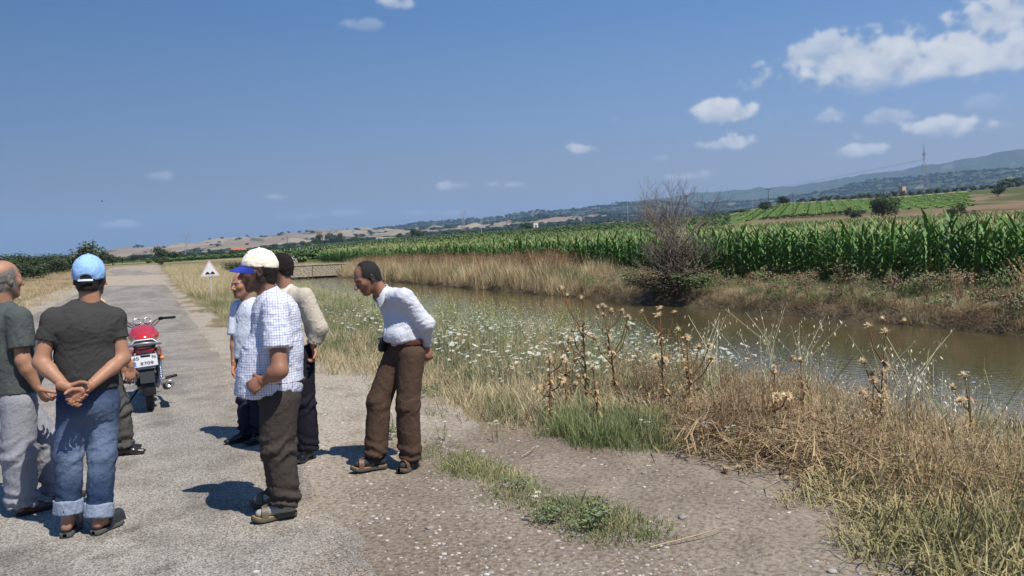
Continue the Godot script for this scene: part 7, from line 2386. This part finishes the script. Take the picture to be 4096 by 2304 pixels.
func build_trees() -> void:
	rng.seed = 99
	var bark := Color(0.10, 0.08, 0.06)
	for k in [["round", 9, 1500, 0.035, Color(0.030, 0.050, 0.020), Color(0.060, 0.085, 0.035), 1.0], ["olive", 8, 900, 0.045, Color(0.045, 0.062, 0.036), Color(0.085, 0.105, 0.062), 1.0], ["scrub", 7, 420, 0.055, Color(0.040, 0.055, 0.028), Color(0.075, 0.095, 0.045), 0.85], ["bushy", 10, 2600, 0.026, Color(0.032, 0.050, 0.026), Color(0.066, 0.090, 0.045), 0.9]]:
		var c := []
		for i in 4: c.append(crown_mesh(k[1], k[2], k[3], k[4], k[5], k[6]))
		crowns[k[0]] = [c, limb_mesh(1.0, 0.03, 5, bark)]
	var S := 2.51563
	# trees one can tell apart: azimuth, distance, height, width, kind, label
	for t in [
		[23.6, 205.0, 8.2, 8.6, "bushy", "big dark round tree standing behind the corn on the right", "tree"],
		[21.9, 230.0, 4.6, 5.0, "round", "dark bush left of the big tree behind the corn", "bush"],
		[27.6, 215.0, 4.8, 5.8, "round", "dark bush right of the big tree, below the vineyard rows", "bush"],
		[28.5, 200.0, 3.4, 5.6, "scrub", "low dark scrub at the foot of the slope right of the dark bush", "bush"],
		[29.8, 330.0, 4.6, 5.8, "olive", "single olive tree beside the sandy track on the right", "tree"],
		[30.7, 420.0, 5.0, 16.0, "scrub", "dark clump of scrub at the top right of the slope", "bush"],
		[16.7, 340.0, 5.2, 8.5, "round", "left one of the two dark round trees at the foot of the vineyard", "tree"],
		[17.8, 372.0, 5.6, 8.5, "round", "right one of the two dark round trees at the foot of the vineyard", "tree"],
		[18.9, 400.0, 3.0, 5.0, "scrub", "small bush right of the two dark round trees", "bush"],
		[15.2, 380.0, 2.6, 12.0, "scrub", "low scrub line left of the two dark round trees", "bush"],
		[13.6, 420.0, 2.6, 5.0, "scrub", "small dark bush on the green plain right of the bare bush", "bush"],
		[-22.0, 330.0, 7.0, 13.0, "round", "dark round tree beyond the road, above the left verge", "tree"],
		[-25.0, 240.0, 4.4, 8.0, "round", "blue green tree at the end of the road, left side", "tree"],
		[-26.55, 112.0, 4.0, 4.6, "olive", "tall olive tree rising over the bushes left of the road", "tree"],
		[-25.75, 118.0, 3.6, 2.8, "olive", "slim olive tree right of the tall one", "tree"],
		[-12.75, 900.0, 17.0, 16.0, "round", "first dark tree of the row on the red field", "tree"], [-12.45, 905.0, 12.0, 12.0, "round", "second dark tree of the row on the red field", "tree"],
		[-11.85, 900.0, 17.0, 15.0, "round", "third dark tree of the row on the red field", "tree"], [-11.35, 890.0, 16.0, 17.0, "round", "fourth dark tree of the row on the red field", "tree"],
		[-17.85, 96.0, 2.6, 3.1, "bushy", "dark green bush right of the road sign, behind the white cap", "bush"],
		[-22.3, 150.0, 2.0, 3.0, "scrub", "small grey green scrub on the right verge far along the road", "bush"],
		[-6.25, 560.0, 9.0, 12.0, "round", "dark twin crowned tree on the plain above the bending man", "tree"],
		[-3.15, 620.0, 5.0, 15.0, "scrub", "wide dark bush on the plain right of the twin crowned tree", "bush"],
		[1.2, 590.0, 6.6, 10.5, "round", "dark tree standing against the white hut", "tree"],
		[-10.2, 700.0, 8.0, 8.0, "round", "tree left of the low white shed", "tree"], [-7.4, 640.0, 5.5, 8.0, "round", "tree right of the low white shed", "tree"], [5.1, 700.0, 3.6, 5.0, "scrub", "small tree in front of the tan fields", "bush"]]:
		tree(at_az(t[0], t[1]), t[2], t[3], t[4], t[5], t[6])
	for i in 26:   # olive row along the top of the vineyard slope
		var a := 19.6 + i * 0.47
		tree(at_az(a, 436.0 + 4.0 * sin(i * 1.7)), rr(2.8, 3.9), rr(4.0, 6.0), "olive", "olive tree in the row along the top of the vineyard slope", "tree", "olive row on the slope")
	for i in 15:
		var a := 16.6 + i * 0.42
		tree(at_az(a, 268.0 + rr(-3, 3)), rr(1.2, 2.0), rr(2.6, 4.2), "scrub", "low bush in the hedge below the vineyard slope", "bush", "hedge below the slope")
	for i in 18:   # dark tree line across the plain on the left
		var a := -24.0 + i * 0.62 + rr(-0.15, 0.15)
		tree(at_az(a, rr(420.0, 620.0)), rr(2.5, 5.5), rr(6.0, 13.0), "round", "dark tree in the far tree line beyond the road", "tree", "far tree line on the left")
	for i in 19:   # olive bushes left of the road
		var s := 70.0 + i * 4.6 + rr(-1, 1)
		var p := sn(s, -10.6 + i * 0.10 - rr(0.0, 1.6))
		p.y = ground_y(p.x, p.z) - 0.1
		tree(p, rr(2.5, 3.3), rr(4.6, 6.2), "bushy", "grey green olive bush in the thick row left of the road", "bush", "olive bushes left of the road")
	for i in 14:
		var p := sn(84.0 + i * 6.0, -16.5 - i * 0.2 + rr(-2, 2))
		p.y = ground_y(p.x, p.z)
		tree(p, rr(2.8, 3.6), rr(4.8, 6.8), "bushy", "olive bush in the second row left of the road", "bush", "second row of olive bushes")
	# the grey flowering shrub behind the bridge
	var shrub := thing("grey_shrub", "grey leaved shrub with white blossom behind the bridge parapet", "shrub", sn(103.0, 14.0, 0.2), 0.0)
	var gm := obj("crown", crown_mesh(8, 1500, 0.032, Color(0.20, 0.20, 0.17), Color(0.52, 0.50, 0.47), 0.8), mats.plant, shrub)
	gm.scale = Vector3(5.4, 2.6, 4.0)
	tag(gm, "", "", "", "stuff")
	obj("trunk", limb_mesh(1.4, 0.05, 5, bark), mats.plant, shrub)
	# the bare bush on the far bank
	var db := thing("bare_bush", "bare twiggy bush on the far bank with dark scrub at its foot", "bush", sn(30.7, 20.7, -0.3), 0.0)
	for i in 15:
		var mb := MB.new()
		var a := rr(0, TAU)
		if i < 6:
			branch(mb, Vector3(rr(-0.2, 0.2), 0, rr(-0.2, 0.2)), Vector3(cos(a) * 0.16, 1.0, sin(a) * 0.16).normalized(), rr(1.55, 2.05), 0.048, 5, Color(0.19, 0.155, 0.135))
		else:
			branch(mb, Vector3(rr(-0.3, 0.3), 0.3, rr(-0.3, 0.3)), Vector3(cos(a), 0.55, sin(a)).normalized(), rr(1.0, 1.5), 0.028, 5, Color(0.20, 0.165, 0.14))
		obj("branch", mb.done(), mats.plant, db)
	var dc := obj("leaves", crown_mesh(9, 2600, 0.016, Color(0.042, 0.036, 0.026), Color(0.085, 0.075, 0.048), 0.75, 0.7), mats.plant, db)
	dc.scale = Vector3(3.4, 3.2, 3.3)
	tag(dc, "", "", "", "stuff")
	for q in [[-0.9, -0.25, 2.6, 1.6, Color(0.050, 0.042, 0.032), Color(0.12, 0.092, 0.068)], [-1.6, -0.4, 2.8, 1.3, Color(0.070, 0.095, 0.040), Color(0.14, 0.165, 0.08)], [0.2, -1.1, 2.8, 1.2, Color(0.045, 0.042, 0.03), Color(0.10, 0.08, 0.055)]]:
		var u := obj("undergrowth", crown_mesh(8, 1500, 0.026, q[4], q[5], 0.8), mats.plant, db)
		u.position = Vector3(UX * q[0] + NX * q[1], -0.25, UZ * q[0] + NZ * q[1])
		u.scale = Vector3(q[2], q[3], q[2])
		tag(u, "", "", "", "stuff")
	# vineyard posts and rows on the plain
	var post := MB.new()
	post.tube([Vector3(0, -0.3, 0), Vector3(0, 2.0, 0)], [0.07], 5, Color(0.55, 0.53, 0.48), true)
	var pm := post.done()
	for i in 72:
		var t := i / 71.0
		var p := at_az(lerpf(-17.0, -3.0, t), lerpf(215.0, 330.0, t))
		var o := obj("vineyard_post", pm, mats.paint)
		o.position = p
		o.scale = Vector3(0.9, rr(0.75, 1.0), 0.9)
		tag(o, "pale vineyard post at the edge of the vines beyond the corn", "post", "vineyard posts in a long line")
	var vine := crown_mesh(6, 46, 0.17, Color(0.055, 0.090, 0.028), Color(0.105, 0.15, 0.05), 0.9)
	var tr := []
	var cl := []
	for i in 15000:   # rows across the plain
		var r := rr(165.0, 620.0)
		var az := rr(-23.0, 14.3) if r > 260.0 else rr(-16.0, 12.0)
		if r < 235.0 and az > 8.0: continue
		var p := at_az(az, r)
		var nn := snappedf(n_of(p.x, p.z), 3.0)
		p = sn(s_of(p.x, p.z), nn)
		if nn < 26.0 and s_of(p.x, p.z) < 240.0: continue
		p.y = ground_y(p.x, p.z) - 0.1
		tr.append(Transform3D(Basis(Vector3.UP, rr(0, TAU)).scaled(Vector3(rr(2.0, 3.0), rr(1.3, 2.0), rr(2.0, 3.0))), p))
		cl.append(Color(1, 1, 1) * rr(0.75, 1.2))
	many("vineyard", vine, mats.leaf, tr, cl, "rows of green vines across the plain beyond the corn", "vineyard")
	var slope_vine := crown_mesh(6, 46, 0.17, Color(0.085, 0.135, 0.040), Color(0.125, 0.18, 0.062), 0.9)
	tr = []
	cl = []
	for i in 5200:   # rows down the slope on the right
		var az := rr(15.4, 31.8)
		var r := rr(278.0, 402.0)
		if az > 28.2: continue
		var p := at_az(az, r)
		var u := Vector2(p.x * 0.94 + p.z * 0.34, p.z * 0.94 - p.x * 0.34)
		u.x = snappedf(u.x, 4.2)
		p = Vector3(u.x * 0.94 - u.y * 0.34, 0, u.y * 0.94 + u.x * 0.34)
		p.y = ground_y(p.x, p.z) - 0.1
		tr.append(Transform3D(Basis(Vector3.UP, rr(0, TAU)).scaled(Vector3(rr(1.8, 2.6), rr(0.7, 1.0), rr(1.8, 2.6))), p))
		cl.append(Color(1.15, 1.25, 1.0) * rr(0.85, 1.2))
	many("slope_vineyard", slope_vine, mats.leaf, tr, cl, "rows of green vines on the slope at the right", "vineyard")
	# woods on the hills
	var blob := crown_mesh(5, 30, 0.26, Color(0.030, 0.048, 0.020), Color(0.055, 0.075, 0.032), 0.8)
	tr = []
	for i in 36000:
		var az := rr(-24.0, 33.0)
		var r := 1300.0 * pow(4.6, rng.randf())
		var p := at_az(az, r)
		if ground_color(p.x, p.z, p.y).r > 0.10 and rng.randf() > 0.04: continue
		if az < -6.0 and r < 3300.0 and rng.randf() > 0.22: continue
		var z := rr(5.0, 9.0) * (1.0 + r / 5000.0)
		tr.append(Transform3D(Basis(Vector3.UP, rr(0, TAU)).scaled(Vector3(z * 1.4, z * 0.62, z * 1.4)), p))
	many("woods", blob, mats.leaf, tr, [], "dark woods and scrub covering the far hills", "woods")


func _ready() -> void:
	rng.seed = 20
	noise_a.seed = 3; noise_a.frequency = 0.05; noise_a.fractal_octaves = 3
	noise_b.seed = 11; noise_b.frequency = 0.008; noise_b.fractal_octaves = 5
	noise_c.seed = 23; noise_c.noise_type = FastNoiseLite.TYPE_CELLULAR; noise_c.frequency = 0.012
	noise_c.cellular_return_type = FastNoiseLite.RETURN_CELL_VALUE; noise_c.fractal_type = FastNoiseLite.FRACTAL_NONE

	var cam := Camera3D.new()
	cam.name = "camera"
	cam.fov = rad_to_deg(2.0 * atan(288.0 / 852.0))
	cam.near = 0.1
	cam.far = 20000.0
	add_child(cam)
	cam.position = Vector3(0, 1.72, 0)
	cam.rotation_degrees = Vector3(-2.8, 0, -2.3)
	cam.current = true

	var env := Environment.new()
	env.background_mode = Environment.BG_SKY
	var pano := PanoramaSkyMaterial.new()
	pano.panorama = ImageTexture.create_from_image(build_sky())
	env.sky = Sky.new()
	env.sky.sky_material = pano
	env.background_energy_multiplier = 0.95
	env.tonemap_mode = Environment.TONE_MAPPER_LINEAR
	env.tonemap_exposure = 1.38
	env.sdfgi_enabled = true
	env.ssao_enabled = true
	env.ssil_enabled = true
	env.fog_enabled = true
	env.fog_density = 0.0001
	env.fog_light_color = Color(0.66, 0.81, 1.0)
	var we := WorldEnvironment.new()
	we.name = "world"
	we.environment = env
	add_child(we)

	var sun := DirectionalLight3D.new()
	sun.name = "sun"
	sun.light_energy = 1.6
	sun.light_color = Color(1.0, 0.965, 0.91)
	sun.light_angular_distance = 0.5
	sun.shadow_enabled = true
	add_child(sun)
	sun.look_at_from_position(Vector3.ZERO, Vector3(-0.36, -0.85, -0.387), Vector3.UP)

	build_land()
	build_road()
	build_water()
	build_people()
	build_things()
	build_plants()
